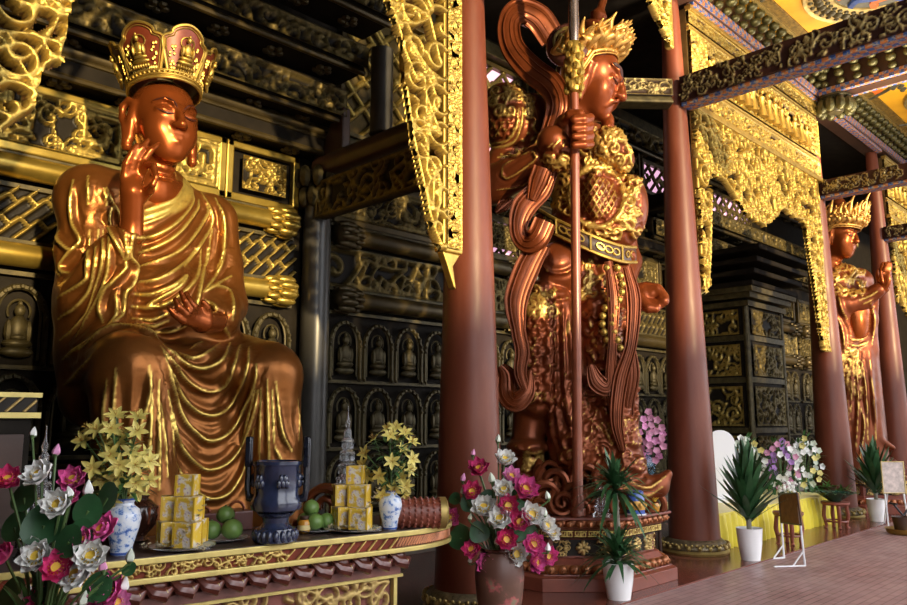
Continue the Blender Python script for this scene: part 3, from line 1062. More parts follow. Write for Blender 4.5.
def coffer(x0, x1, y0, y1, label, seed):
    t = thing('ceiling_coffer', label, 'ceiling coffer', ((x0 + x1) / 2, (y0 + y1) / 2, 7.75))
    cx_, cy_ = (x1 - x0) / 2, (y1 - y0) / 2
    m = MB(); m.bbox((-cx_, -cy_, .03), (cx_, cy_, .09)); m.build('painted_board', M['coffer'], t, False)
    sides = [(1, 0), (-1, 0), (0, 1), (0, -1)]
    for ix, iy in sides:
        n = int((2 * cy_ if ix else 2 * cx_) / .26)
        m = MB()
        for i in range(n):
            q = ((i + .5) / n - .5) * 2 * (cy_ if ix else cx_)
            for d, z, r in ((.04, -.27, .075), (.12, -.15, .085), (.19, -.04, .085)):
                x, y = (ix * (cx_ - d), q) if ix else (q, iy * (cy_ - d))
                m.ell((x, y, z), (r, r, r * .8), nu=8, nv=6)
        m.build('bracket_row', M['bracket_p'], t)['kind'] = 'stuff'
        a, b = (.05, cy_) if ix else (cx_, .05); ox, oy = ix * (cx_ + .02), iy * (cy_ + .02)
        m = MB(); m.bbox((ox - a, oy - b, -.44), (ox + a, oy + b, -.33)); m.build('checked_cornice', M['check'], t, False)
        m = MB(); m.bbox((ox * 1.0 + ix * .08 - a, oy + iy * .08 - b, -.40), (ox + ix * .08 + a, oy + iy * .08 + b, .09)); m.build('coffer_side', M['dark_brown'], t, False)
        e = .27; a, b = (.03, cy_ - e) if ix else (cx_ - e, .03); ox, oy = ix * (cx_ - e), iy * (cy_ - e)
        m = MB(); m.bbox((ox - a, oy - b, -.02), (ox + a, oy + b, .035)); m.build('inner_bead', M['dull_gold'], t, False)
        e = .36; a, b = (.09, cy_ - .27) if ix else (cx_ - .27, .09); ox, oy = ix * (cx_ - e), iy * (cy_ - e)
        m = MB(); m.bbox((ox - a, oy - b, .005), (ox + a, oy + b, .035)); m.build('carved_border', M['border_carve'], t, False)
        e = .64; a, b = (.05, cy_ - e) if ix else (cx_ - e, .06); ox, oy = ix * (cx_ - e), iy * (cy_ - e)
        if iy: continue
        m = MB(); m.bbox((ox - a, oy - b, .015), (ox + a, oy + b, .035)); m.build('blue_border', M['blue'], t, False)
    r0 = min(cx_, cy_) * .60
    m = MB(); m.lathe([(r0 * .62, .03), (r0 * .64, -.01), (r0, -.01), (r0 * 1.02, .03)], 48, close=False); m.build('medallion_ring', M['dull_gold'], t)
    m = MB(); m.lathe([(r0 * 1.03, .03), (r0 * 1.01, -.03), (r0 * .97, -.01)], 48, close=False); m.build('medallion_bead', M['dull_gold'], t)
    R = random.Random(seed)
    m = MB(); m.lathe([(.01, .012), (r0 * .63, .012), (r0 * .63, .03)], 40); m.build('medallion_ground', M['cloud'], t)
    for mm, k0 in (('blue', 0), ('orange', .65)):
        for k in range(5):
            m = MB(); a = k0 + k * 1.26
            m.tube([(p[0], p[1], .0) for p in crom([(r0 * .12 * math.cos(a), r0 * .12 * math.sin(a)), (r0 * .32 * math.cos(a + .6), r0 * .32 * math.sin(a + .6)), (r0 * .42 * math.cos(a + 1.2), r0 * .42 * math.sin(a + 1.2)), (r0 * .58 * math.cos(a + 1.1), r0 * .58 * math.sin(a + 1.1))], 5)], .06, 5)
            m.build('medallion_ribbon', M[mm], t)
    m = MB()
    for i in range(40):
        a = i * PI / 20; m.ell((r0 * .82 * math.cos(a), r0 * .82 * math.sin(a), -.01), (.075, .075, .05), nu=8, nv=5); m.ell((r0 * .92 * math.cos(a + .08), r0 * .92 * math.sin(a + .08), -.01), (.04, .04, .03), nu=6, nv=4); m.ell((r0 * .72 * math.cos(a + .08), r0 * .72 * math.sin(a + .08), -.01), (.04, .04, .03), nu=6, nv=4)
    m.build('medallion_carving', M['niche'], t)['kind'] = 'stuff'
    for sx in (-1, 1):
        for sy in (-1, 1):
            m = MB()
            for q, (dx, dy) in enumerate(((.0, .0), (.42, .02), (.02, .42), (.25, .25), (.75, .0), (.0, .75))): m.lathe([(.01, .018), (.30 - .03 * q, .018), (.30 - .03 * q, .03)], 18, (sx * (cx_ - .45 - dx), sy * (cy_ - .45 - dy), 0))
            m.build('corner_motif', M['orange'], t)
            m = MB(); m.tube([(sx * (cx_ - .38 - a_), sy * (cy_ - .38 - 1.1 + a_ - .12 * math.sin(a_ * 9)), .012) for a_ in np.linspace(0, 1.1, 24)], .035, 6); m.build('corner_line', M['cloud'], t)
    k = 0
    while k < 30:
        x, y = R.uniform(-cx_ + .8, cx_ - .8), R.uniform(-cy_ + .8, cy_ - .8)
        if x * x + y * y < (r0 * 1.12) ** 2: continue
        m = MB()
        for q in range(4): m.ell((x + (q - 1.5) * .08, y + (.03 if q % 2 else -.02), .022), (.07, .045, .02), nu=8, nv=4)
        m.build('cloud_motif', M['cloud'], t); k += 1


coffer(9.2, 13.75, 1.0, 4.55, 'saffron painted ceiling coffer with round medallion over the bright valance', 5)
coffer(14.15, 19.0, 1.0, 4.55, 'saffron painted ceiling coffer at the right edge, above the praying statue', 6)
m = MB(); m.bbox((9.2, 4.56, 7.22), (13.75, 4.66, 7.32)); m.bbox((14.1, 4.56, 7.22), (17.4, 4.66, 7.32)); tag(m.build('trim_7', M['check'], smooth=False), kind='structure')
m = MB(); m.bbox((5, 4.55, 7.28), (24, 4.95, 8.1)); m.bbox((8.85, -2, 7.3), (9.12, 4.6, 8.1)); m.bbox((13.82, -2, 7.3), (14.08, 4.6, 8.1)); m.bbox((9, .6, 7.3), (20, .9, 8.1)); tag(m.build('trim_8', M['dark_brown'], smooth=False), kind='structure')
# bracket cluster on top of the column between the two coffers
t = thing('bracket_cluster', 'carved bracket cluster capping the column left of the praying statue', 'bracket', (13.95, 4.34, 7.0))
m = MB()
for z, r in ((0, .16), (.1, .22), (.2, .28)): m.lathe([(r * .7, z), (r, z + .06), (r, z + .09)], 12)
m.build('bowl', M['niche'], t)
m = MB()
for k in range(10): m.ell((.26 * math.cos(k * .628), .26 * math.sin(k * .628), .1), (.09, .09, .14), nu=7, nv=5)
m.build('leaf', M['bracket_p'], t)

# dark panelled pier standing out from the back wall
t = bpy.data.objects.new('wall_pier', None); C.objects.link(t); t.location = (15.0, 6.85, .015); tag(t, kind='structure')
m = MB(); m.bbox((-.8, -.55, 0), (.8, .55, 3.9)); m.build('body', M['black_wood'], t, False)
m = MB()
for z, e in ((.0, .12), (.45, .05), (1.35, .04), (2.3, .04), (3.1, .05), (3.75, .10), (3.9, .18), (4.0, .26)): m.bbox((-.8 - e, -.55 - e, z), (.8 + e, .55 + e, z + .10))
for sx in (-.8, .8): m.tube([(sx, -.55, .1), (sx, -.55, 3.8)], .06, 10)
m.tube([(-.8, .5, .1), (-.8, .5, 3.8)], .05, 10)
m.build('moulding', M['niche'], t, bevel=0)
for z, h in ((.58, .72), (1.48, .75), (2.43, .6), (3.22, .48)):
    relief('carved_panel', (-.68, -.555, z), UX, UZ, 1.36, h, scroll_lines(1.36, h, .3, int(z * 10)), .024, .05, M['gilt_dark'], t)
    relief('carved_panel', (-.805, .42, z), (0, -1, 0), UZ, .85, h, scroll_lines(.85, h, .3, int(z * 11)), .024, .05, M['gilt_wall'], t)
m = MB()
for k in range(4): m.bbox((-.8 - .3 - .1 * k, -.55 - .3 - .1 * k, 4.1 + .2 * k), (.8 + .3, .55, 4.2 + .2 * k))
m.build('eaves', M['black_wood'], t, False, bevel=.02)
M['warrior_plain'] = plain('red_brown_carved_wood', (.155, .038, .012), .30, .5, .3, 5, spec=.3)
M['purple_lacquer'] = plain('purple_brown_lacquer', (.11, .04, .035), .22, .2, .15, 4, coat=.4)
M['red_wood2'] = plain('red_spear_lacquer', (.24, .065, .03), .3, .1, .2, 5, coat=.2)
M['steel'] = plain('dull_steel', (.30, .25, .26), .25, .8, .2, 6)
M['guard_skin'] = plain('red_copper_lacquer', (.235, .054, .0145), .29, .5, .12, 3, spec=.35)
M['wood_gold'] = plain('gilded_wood_crown', (.58, .33, .085), .36, .6, .3, 9)
# ------------------------------------------------------------------ heads and hands shared by the carved figures


class Frame:
    """local frame of a head or hand: lateral (figure's left), forward, up"""

    def __init__(s, o, fwd, up=(0, 0, 1), sc=1.0):
        s.o = np.array(o, float); s.f = np.array(fwd, float); s.f /= np.linalg.norm(s.f)
        u = np.array(up, float); s.l = np.cross(u, s.f); s.l /= np.linalg.norm(s.l); s.u = np.cross(s.f, s.l); s.sc = sc
        s.R = np.stack([s.l, s.f, s.u], 1)

    def __call__(s, l, f, u): return s.o + s.sc * (l * s.l + f * s.f + u * s.u)


def carve_head(v, F, stern=False, ears=True, neck=True):
    s = F.sc
    E = lambda c, r, k=.05, sub=False: v.ell(F(*c), np.array(r) * s, F.R, k * s, sub)
    CH = lambda pts, r, k=.02, **kw: v.chain([F(*p) for p in pts], [q * s for q in r] if hasattr(r, '__len__') else r * s, k * s, **kw)
    E((0, -.03, .08), (.265, .30, .30)); E((0, .05, -.09), (.215, .235, .275), .09); E((0, .19, -.29), (.11, .075, .075), .08); E((0, .165, -.19), (.16, .105, .12), .09)
    for q in (-1, 1):
        E((q * .115, .155, -.10), (.105, .10, .12), .07)
        CH([(q * .022, .288, .062), (q * .065, .288, .110 - (.035 if stern else 0)), (q * .125, .262, .128), (q * .20, .195, .095 + (.06 if stern else 0))], [.010, .012, .011, .006] if not stern else [.028, .028, .02, .012], .025)
        E((q * .105, .225, .030), (.080, .058, .040), .02)
        CH([(q * .045, .288, .020), (q * .105, .293, .004), (q * .168, .245, .026)], .0065, .008, sub=True)
        E((q * .038, .315, -.085), (.030, .034, .024), .02)
        CH([(q * .095, .244, -.178), (q * .032, .281, -.168), (0, .281, -.173)], [.009, .016, .014], .012)
        if ears:
            CH([(q * .262, .03, .10), (q * .295, -.03, .125), (q * .322, -.075, .07), (q * .322, -.065, -.03), (q * .300, -.02, -.13), (q * .290, .0, -.27)], [.024, .028, .030, .028, .034, .044], .02)
            CH([(q * .25, .0, .08), (q * .27, .0, -.05), (q * .275, .01, -.2)], [.045, .045, .04], .02)
    CH([(0, .275, .085), (0, .315, .0), (0, .345, -.072)], [.020, .027, .040], .03) if not stern else CH([(0, .285, .085), (0, .325, -.0), (0, .360, -.085)], [.028, .036, .050], .03)
    CH([(-.065, .258, -.205), (0, .282, -.212), (.065, .258, -.205)], [.012, .022, .012], .014)
    if neck:
        CH([(0, -.05, -.22), (0, -.09, -.58)], [.155, .175], .06)
        for z in (-.40, -.48): CH([(-.1, .085, z), (0, .105, z - .01), (.1, .085, z)], .012, .03)


def eye_lines(F, parent, stern=False):
    s = F.sc
    for q in (-1, 1):
        m = MB(); b = MB()
        m.tube([tuple(F(*p)) for p in crom([(q * .040, .284, .022), (q * .075, .290, .010), (q * .105, .2915, .006), (q * .14, .273, .014), (q * .178, .238, .034)], 4)], [.003 * s] + [.0065 * s] * 15 + [.003 * s], 5)
        e = -.03 if stern else 0
        b.tube([tuple(F(*p)) for p in crom([(q * .030, .298, .070 + e), (q * .065, .300, .112 + e), (q * .125, .272, .132 - e * .5), (q * .195, .205, .104 - e * 2)], 4)], [.004 * s] + [(.007 if not stern else .022) * s] * 11 + [.003 * s], 5)
        m.build('eye_line', M['dark_line'], parent); b.build('eyebrow', M['dark_line'], parent)


M['dark_line'] = plain('dark_painted_line', (.045, .012, .008), .35)


def carve_hand(v, wrist, palm, fingers, thumb, r=.045, k=.02, pw=.1):
    """palm as a fused pad, every finger its own jointed chain"""
    v.cap(wrist, palm, pw * .95, pw, .05)
    for f in fingers:
        v.cap(palm, f[0], pw * .75, r * 1.15, .03)
        v.chain(f, [r * 1.05] + [r * q for q in np.linspace(1, .72, len(f) - 1)], k * .4)
    v.chain(thumb, [pw * .62] + [r * 1.1] * (len(thumb) - 2) + [r * .85], k)


def finish_figure(v, name, mat, parent, lines=(), it=2, w=.028, amp=.022, gold_extra=None, h_lines=None):
    V, Q = v.mesh()
    V = smooth_verts(V, Q, it)
    gold = np.zeros(len(V))
    if lines:
        b = bvh_of(V, Q)
        for grp in (lines if isinstance(lines[0], tuple) else [(lines, w, amp, None)]):
            L, w_, a_, gw = grp
            runs = []
            for l in L: runs += trace(b, l)
            if not runs: continue
            N = vert_normals(V, Q)
            V, g = ridges(V, N, runs, w_, a_, gw)
            gold = np.maximum(gold, g)
    if gold_extra is not None: gold = np.maximum(gold, gold_extra(V, vert_normals(V, Q)))
    return np_mesh(name, V, Q, mat, parent, gold), V, Q


def keep_world(parent):
    bpy.context.view_layer.update()
    inv = parent.matrix_world.inverted()
    for o in parent.children: o.matrix_parent_inverse = inv


# ------------------------------------------------------------------ the large seated figure
buddha = thing('seated_golden_statue', 'huge seated lacquered figure in gold-lined robes wearing a tall petalled crown, behind the altar', 'statue', (2.75, 5.9, .4))
HB = Frame(onY(163, 124, 6.05), (.04, -1, -.06), (0, -.03, 1), .98)
v = Vol((1.7, 4.9, 1.6), (3.9, 6.9, 4.75), .0125)
carve_head(v, HB)
P = onY
# chest and shoulders under the robe, arms down to the hands
v.ell(P(152, 250, 6.38), (.46, .30, .62)); v.ell(P(160, 200, 6.30), (.26, .21, .25), None, .1)
v.cap(P(90, 205, 6.38), P(88, 300, 6.3), .12, .12); v.cap(P(88, 300, 6.3), P(131, 236, 5.72), .11, .095)
v.cap(P(215, 220, 6.4), P(222, 305, 6.2), .15, .13); v.cap(P(222, 305, 6.2), P(214, 321, 5.72), .12, .09)
# raised right hand, thumb and first finger closing a ring
YH = 5.62
carve_hand(v, P(132, 222, 5.70), P(132, 192, YH),
           [[P(124, 178, YH), P(126, 164, YH - .03), P(132, 152, YH - .05), P(137, 145, YH - .05)],
            [P(130, 174, YH), P(135, 160, YH - .04), P(142, 148, YH - .06), P(148, 140, YH - .05)],
            [P(136, 173, YH), P(143, 161, YH - .05), P(151, 150, YH - .07), P(158, 144, YH - .06)],
            [P(140, 177, YH), P(147, 165, YH - .09), P(154, 166, YH - .17), P(156, 177, YH - .20), P(153, 185, YH - .19)]],
           [P(142, 196, YH), P(150, 190, YH - .12), P(152, 185, YH - .18)], .0295, .02, .088)
# left hand resting on the lap, fingers spread upward
carve_hand(v, P(216, 322, 5.66), P(202, 322, 5.52),
           [[P(193, 324, 5.45), P(183, 321, 5.38), P(175, 315, 5.36), P(169, 308, 5.37)],
            [P(194, 319, 5.43), P(186, 314, 5.36), P(179, 307, 5.34), P(175, 299, 5.36)],
            [P(196, 315, 5.44), P(190, 309, 5.37), P(185, 301, 5.36), P(181, 292, 5.38)],
            [P(199, 312, 5.46), P(194, 306, 5.40), P(189, 300, 5.38), P(186, 293, 5.40)]],
           [P(206, 315, 5.50), P(206, 307, 5.45), P(203, 302, 5.43)], .029, .02, .088)
finish_figure(v, 'body', M['skin'], buddha)
eye_lines(HB, buddha)

v = Vol((1.45, 4.75, .45), (4.0, 7.1, 3.9), .0135)
# torso and shoulders
v.ell(P(150, 262, 6.42), (.56, .42, .80)); v.ell(P(168, 312, 6.15), (.55, .46, .42), None, .12)
v.cap(P(92, 200, 6.36), P(205, 222, 6.42), .29, .26, .12)
v.cap(P(160, 190, 6.42), P(150, 230, 6.4), .22, .36, .1)
# neckline
v.cap(P(168, 208, 6.28), P(150, 236, 6.28), .20, .27, .08)
v.ell(P(161, 174, 6.02), (.17, .27, .135), None, .03, True)
# right sleeve: upper arm, elbow, long hanging cloth
v.chain([P(92, 199, 6.32), P(84, 250, 6.3), P(84, 310, 6.25)], [.235, .20, .21], .08)
v.cap(P(88, 300, 6.25), P(95, 395, 6.15), .235, .26, .08)
v.chain([P(88, 300, 6.1), P(110, 262, 5.9), P(127, 236, 5.74)], [.22, .17, .125], .06)
v.chain([P(126, 240, 5.76), P(117, 290, 5.85), P(110, 330, 5.9)], [.10, .13, .15], .05)
v.ell(P(131, 226, 5.70), (.10, .10, .09), None, .02, True)
# left sleeve
v.chain([P(211, 222, 6.38), P(218, 265, 6.3), P(224, 305, 6.15)], [.235, .205, .20], .07)
v.chain([P(224, 305, 6.15), P(219, 318, 5.80)], [.19, .17], .05)
v.cap(P(222, 322, 5.9), P(226, 345, 5.9), .13, .12, .05)
v.ell(P(213, 318, 5.60), (.13, .16, .12), None, .02, True)
# thighs, knees, shins, and the cloth between them
v.cap(P(105, 352, 6.2), P(131, 372, 5.46), .34, .285, .1); v.cap(P(222, 362, 6.3), P(268, 376, 5.55), .30, .275, .1)
v.chain([P(131, 372, 5.46), P(134, 440, 5.42), P(138, 525, 5.36)], [.285, .265, .29], .06)
v.chain([P(268, 376, 5.55), P(269, 440, 5.52), P(271, 525, 5.46)], [.270, .255, .275], .06)
v.ell(P(196, 372, 5.85), (.55, .50, .22), None, .15)
v.chain([P(190, 390, 5.72), P(200, 440, 5.68), P(205, 520, 5.60)], [.24, .22, .24], .12); v.chain([P(232, 385, 5.78), P(228, 440, 5.72), P(230, 520, 5.62)], [.22, .2, .24], .12)
v.chain([P(165, 395, 5.62), P(168, 450, 5.58), P(172, 520, 5.52)], [.18, .18, .22], .1)

FOLD_SLEEVE = [[(73, 180), (71, 203), (73, 225), (80, 241), (70, 252), (62, 264), (63, 272), (70, 273)], [(88, 176), (88, 205)], [(104, 188), (107, 205)],
               [(107, 188), (111, 201), (119, 215), (124, 231)], [(114, 203), (108, 221), (119, 247), (125, 260)], [(59, 230), (59, 240), (70, 250), (77, 246)], [(54, 242), (54, 268), (60, 275)],
               [(90, 230), (88, 270), (84, 282), (57, 298)], [(98, 230), (93, 280), (80, 303), (58, 319)], [(103, 230), (103, 260), (94, 295), (80, 325), (60, 340)],
               [(109, 236), (109, 260), (105, 284), (92, 313), (76, 337)], [(125, 260), (125, 268), (113, 282), (105, 291), (100, 309), (103, 323)],
               [(125, 236), (127, 256), (125, 262)], [(135, 230), (130, 254), (136, 266), (132, 284), (125, 293), (121, 317), (105, 327)], [(116, 295), (116, 315), (107, 327)],
               [(80, 349), (105, 331), (125, 327), (149, 333), (159, 339)], [(62, 360), (75, 352), (90, 338)], [(64, 385), (78, 375), (92, 355)]]
FOLD_TORSO = [[(138, 238), (154, 236), (176, 223), (191, 204), (193, 190)], [(137, 253), (156, 247), (178, 233), (195, 211), (199, 200)], [(137, 267), (166, 259), (187, 243), (205, 217), (207, 207)],
              [(199, 188), (209, 209), (211, 223), (199, 245), (184, 267)], [(212, 229), (205, 261), (203, 269)], [(215, 198), (223, 219), (223, 253), (217, 269)],
              [(132, 282), (156, 281), (180, 268), (195, 250)], [(131, 293), (150, 295), (174, 286), (186, 277), (178, 288), (152, 303), (150, 307), (170, 302), (195, 280), (201, 250)],
              [(130, 306), (148, 308), (160, 305)], [(130, 318), (150, 320), (170, 313)], [(130, 324), (150, 327), (168, 321)], [(150, 333), (170, 331), (186, 326)],
              [(207, 250), (203, 270), (197, 300), (194, 310)], [(225, 250), (219, 270), (205, 290)], [(231, 276), (215, 286), (203, 292)], [(205, 290), (215, 287), (228, 292), (232, 304), (233, 320)], [(206, 300), (216, 308), (222, 323), (230, 337)]]
FOLD_LAP = [[(190, 349), (202, 342)], [(178, 352), (190, 359), (204, 356), (220, 343)], [(163, 344), (175, 357), (190, 366), (206, 368), (222, 360), (230, 343)],
            [(161, 346), (174, 366), (190, 383), (210, 391), (226, 382), (234, 362), (240, 345)], [(163, 350), (175, 385), (190, 407), (212, 416), (230, 405), (242, 380), (247, 364), (249, 347)],
            [(166, 354), (172, 390), (180, 413), (190, 429), (210, 441), (230, 431), (247, 405), (255, 380), (256, 364)], [(168, 390), (174, 433), (186, 455), (206, 470), (228, 462), (246, 438), (255, 411), (258, 390)],
            [(176, 462), (183, 482), (192, 491), (210, 499), (228, 493), (245, 467), (254, 429)],
            [(161, 404), (168, 476)], [(170, 415), (174, 455)], [(152, 400), (151, 431)], [(150, 366), (149, 395), (140, 429)], [(152, 393), (150, 425), (148, 470)], [(159, 380), (158, 441), (160, 490)],
            [(116, 368), (114, 417), (113, 480)], [(107, 380), (105, 413), (104, 470)], [(255, 391), (249, 419), (240, 449)], [(261, 388), (259, 467)], [(267, 380), (268, 420), (269, 465)], [(272, 390), (274, 442)],
            [(276, 382), (281, 430), (292, 451)], [(275, 447), (284, 467)], [(298, 400), (299, 440)], [(282, 460), (288, 495)], [(130, 470), (128, 510)], [(140, 470), (141, 510)]]
BAND = [[(142, 211), (156, 206), (176, 198), (183, 188), (184, 178)], [(139, 225), (160, 218), (182, 207), (191, 196), (192, 186)], [(140, 218), (158, 212), (179, 203), (187, 192), (188, 182)]]
finish_figure(v, 'robe', M['statue'], buddha, [(FOLD_SLEEVE, .040, .038, .013), (FOLD_TORSO, .044, .040, .016), (FOLD_LAP, .038, .038, .0135), (BAND[:2], .02, .012, .014), (BAND[2:], .055, .006, .07)])

# crown: a band and six lobed panels, each with a small seated figure
HC = Frame(HB(0, -.02, .275), (.04, -1, .11), (-.02, .1, 1))
M['crown_red'] = plain('crown_red_lacquer', (.17, .035, .016), .33, .2, .2, 8)


def crown_band(parent, Fc, rx, ry):
    m = MB()
    ring = lambda e, z: [Vector(Fc((rx + e) * math.cos(a), (ry + e) * math.sin(a), z)) for a in np.linspace(0, 2 * PI, 48, endpoint=False)]
    for e, z, r in ((.012, -.008, .014), (.014, .022, .010), (.017, .050, .013)): m.tube(ring(e, z), r, 8, closed=True)
    m.surf([ring(.008, -.01) + ring(.008, -.01)[:1], ring(.014, .05) + ring(.014, .05)[:1]])
    for i, p in enumerate(ring(.022, .036)): m.ell(p, .013, nu=6, nv=4)
    return m.build('crown_band', M['gold'], parent)


def seated_mini(m, Fq, s=1.0):
    E = lambda c, r: m.ell(Vector(Fq(*c)), [q * s for q in r], Matrix(Fq.R.tolist()), 10, 7)
    E((0, .0, .02), (.075, .03, .022)); E((0, .0, .05), (.062, .03, .02)); E((0, 0, .11), (.038, .026, .055))
    E((-.04, .005, .10), (.016, .02, .045)); E((.04, .005, .10), (.016, .02, .045)); E((0, .015, .075), (.03, .02, .014)); E((0, .005, .185), (.021, .021, .026)); E((0, .005, .212), (.01, .01, .013))
    for q in range(7): E((-.06 + .02 * q, .01, -.015), (.012, .016, .018))


crown_band(buddha, HC, .272, .300)
for k in range(6):
    a = PI / 2 + k * PI / 3
    pan = None
    lean = .135
    out2 = [(-.145, 0), (-.165, .12), (-.180, .25), (-.165, .30), (-.118, .325), (-.105, .365), (-.06, .405), (0, .425), (.06, .405), (.105, .365), (.118, .325), (.165, .30), (.180, .25), (.165, .12), (.145, 0)]

    def on_panel(x, z, off=0.):
        q = a - x / .33
        rx, ry = .280 + lean * z / .42 + off, .308 + lean * z / .42 + off
        return Vector(HC(rx * math.cos(q), ry * math.sin(q), .05 + z * .86))
    m = MB(); rows = []
    for t_ in np.linspace(0, 1, 14):
        z = t_ * .425
        hw = np.interp(z, [0, .12, .25, .30, .325, .365, .405, .425], [.145, .165, .180, .165, .118, .105, .06, .004])
        rows.append([on_panel(x, z) for x in np.linspace(-hw, hw, 9)])
    m.surf(rows); m.surf([[p + (Vector(HC(0, 0, .2)) - p).normalized() * .012 for p in r] for r in rows], flip=True)
    pan = m.build('crown_panel', M['crown_red'], buddha)
    m = MB(); m.tube([on_panel(x, z, .006) for x, z in [tuple(p) for p in crom(out2, 4)]], .0125, 6)
    m.tube([on_panel(x * .86, .015 + z * .9, .006) for x, z in [tuple(p) for p in crom(out2, 4)]], .005, 5)
    m.build('panel_border', M['gold'], pan)
    m = MB()
    c = on_panel(0, .07, .02); fw_ = c - Vector(HC(0, 0, .15)); Fq = Frame(on_panel(0, .05, .03), fw_, np.array(on_panel(0, .3) - on_panel(0, .05)), 1.12); Fq.u = np.array((on_panel(0, .3) - on_panel(0, .05)).normalized()); Fq.f = np.cross(Fq.u, np.array((on_panel(-.05, .2) - on_panel(.05, .2)).normalized())); Fq.f *= np.sign(Fq.f @ np.array(fw_)); Fq.l = np.cross(Fq.u, Fq.f); Fq.R = np.stack([Fq.l, Fq.f, Fq.u], 1)
    seated_mini(m, Fq, 1.0); m.tube([on_panel(.05 * math.cos(b), .258 + .055 * math.sin(b), .012) for b in np.linspace(0, 2 * PI, 16, endpoint=False)], .006, 5, closed=True)
    R = random.Random(k)
    for j in range(22):
        x, z = R.choice((-1, 1)) * R.uniform(.085, .125), R.uniform(.02, .25); m.ell(on_panel(x, z, .008), (.012, .012, .016), nu=5, nv=4)
    for j in range(12): m.ell(on_panel(-.11 + .02 * j, .025, .01), (.012, .012, .02), nu=5, nv=4)
    m.build('small_seated_figure', M['gold'], pan)
keep_world(buddha)
# ------------------------------------------------------------------ the armoured guardian between the two near columns


def WD(x, y, D): return onD(x, y, D * 1.03)


FWD = np.array([.42, -.91, 0])
GB = Frame((0, 0, 0), FWD)


def pix_scroll(x0, y0, x1, y1, size, seed, inside=None):
    L = scroll_lines(x1 - x0, y1 - y0, size, seed, (lambda a, b: inside(x0 + a, y0 + b)) if inside else None, border=False)
    return [[(x0 + a, y0 + b) for a, b in P[::2] + P[-1:]] for P, r in L if len(P) > 1]


def scale_arcs(x0, y0, x1, y1, dx, dy, slant=0., inside=None):
    out = []; j = 0; y = y0
    while y < y1:
        x = x0 + (j % 2) * dx / 2
        while x < x1:
            q = x + slant * (y - y0)
            if inside is None or inside(q, y): out.append([(q - dx * .48, y - dy * .35), (q - dx * .3, y + dy * .35), (q, y + dy * .55), (q + dx * .3, y + dy * .35), (q + dx * .48, y - dy * .35)])
            x += dx
        y += dy; j += 1
    return out


def ribbon(m, pts, wid, thick=.035, lobes=3, n=30):
    """a carved ribbon: pts in space, a section with rounded pleats"""
    P = [Vector(p) for p in crom(pts, 6)]; N = len(P)
    wd = np.interp(np.linspace(0, 1, N), np.linspace(0, 1, len(wid)), wid)
    rows = []; prev = None
    for i, p in enumerate(P):
        t = (P[min(i + 1, N - 1)] - P[max(i - 1, 0)]).normalized()
        u = t.cross(Vector(-AX));
        if u.length < .1: u = prev.copy()
        u.normalize()
        if prev is not None and u.dot(prev) < 0: u = -u
        if prev is not None: u = (u * .5 + prev * .5); u = (u - t * u.dot(t)).normalized()
        prev = u; w_ = t.cross(u).normalized(); row = []
        for k in range(n):
            a = 2 * PI * k / n; x = math.cos(a)
            pl = 1 + .55 * math.cos(x * PI * lobes)
            row.append(p + u * (x * wd[i]) + w_ * (math.sin(a) * thick * pl + .55 * thick * math.cos(x * PI * lobes)))
        rows.append(row)
    m.surf(rows, closed=True)
    for x in (-.97, -.5, 0, .5, .97):
        k = int(round(math.acos(x) / (2 * PI) * n)) % n
        for kk in (k, (n - k) % n): m.tube([r[kk] for r in rows], [thick * .20 * min(1, .25 + 4 * min(i, N - 1 - i) / N) for i in range(N)], 5)
    for r in (rows[0], rows[-1]): m.add(r, [tuple(range(n))])


guard = thing('armoured_guardian_statue', 'tall carved guardian statue in scale armour gripping a spear, on octagonal red pedestal', 'statue', (6.88, 5.11, .69))
# --- bare flesh: head, fists
HG = Frame(WD(590, 82, 8.0), (.50, -.87, -.34), (.12, -.30, 1), 1.13)
v = Vol((5.1, 3.7, 2.4), (8.5, 6.4, 6.6), .0175)
carve_head(v, HG, True, True)
v.ell(HG(0, .30, -.40), np.array([.05, .06, .12]) * 1.2, HG.R, .05)              # beard on the chin
v.chain([HG(.03, .32, -.42), HG(.05, .30, -.60), HG(.0, .24, -.75)], [.06, .05, .02], .03); v.chain([HG(-.04, .31, -.42), HG(-.02, .27, -.62), HG(-.05, .22, -.80)], [.05, .04, .02], .03)
for q in (-1, 1): v.chain([HG(q * .02, .325, -.145), HG(q * .09, .29, -.17), HG(q * .13, .25, -.26)], [.02, .028, .012], .02)     # moustache
v.chain([HG(0, -.09, -.5), WD(575, 160, 8.3), WD(535, 125, 8.3), WD(500, 183, 8.02), WD(530, 166, 7.76), WD(558, 149, 7.55)], [.16, .12, .10, .10, .09, .10], .05); v.chain([WD(580, 170, 8.35), WD(606, 170, 8.8), WD(624, 258, 8.8), WD(614, 290, 8.36)], [.12, .10, .10, .12], .05)      # arms within the armour
# the fist closed on the shaft
v.cap(WD(556, 150, 7.55), WD(566, 136, 7.52), .135, .13); v.ell(WD(568, 131, 7.52), (.17, .15, .20), None, .06)
for i in range(4):
    y = 117 + 8.6 * i
    v.chain([WD(574, y, 7.52), WD(587, y + .5, 7.46), WD(590, y + 1, 7.34), WD(584, y + 2, 7.24), WD(574, y + 2.5, 7.22)], [.052, .052, .050, .046, .040], .008)
v.chain([WD(566, 121, 7.42), WD(570, 115, 7.30), WD(580, 113, 7.24)], [.07, .055, .045], .02)
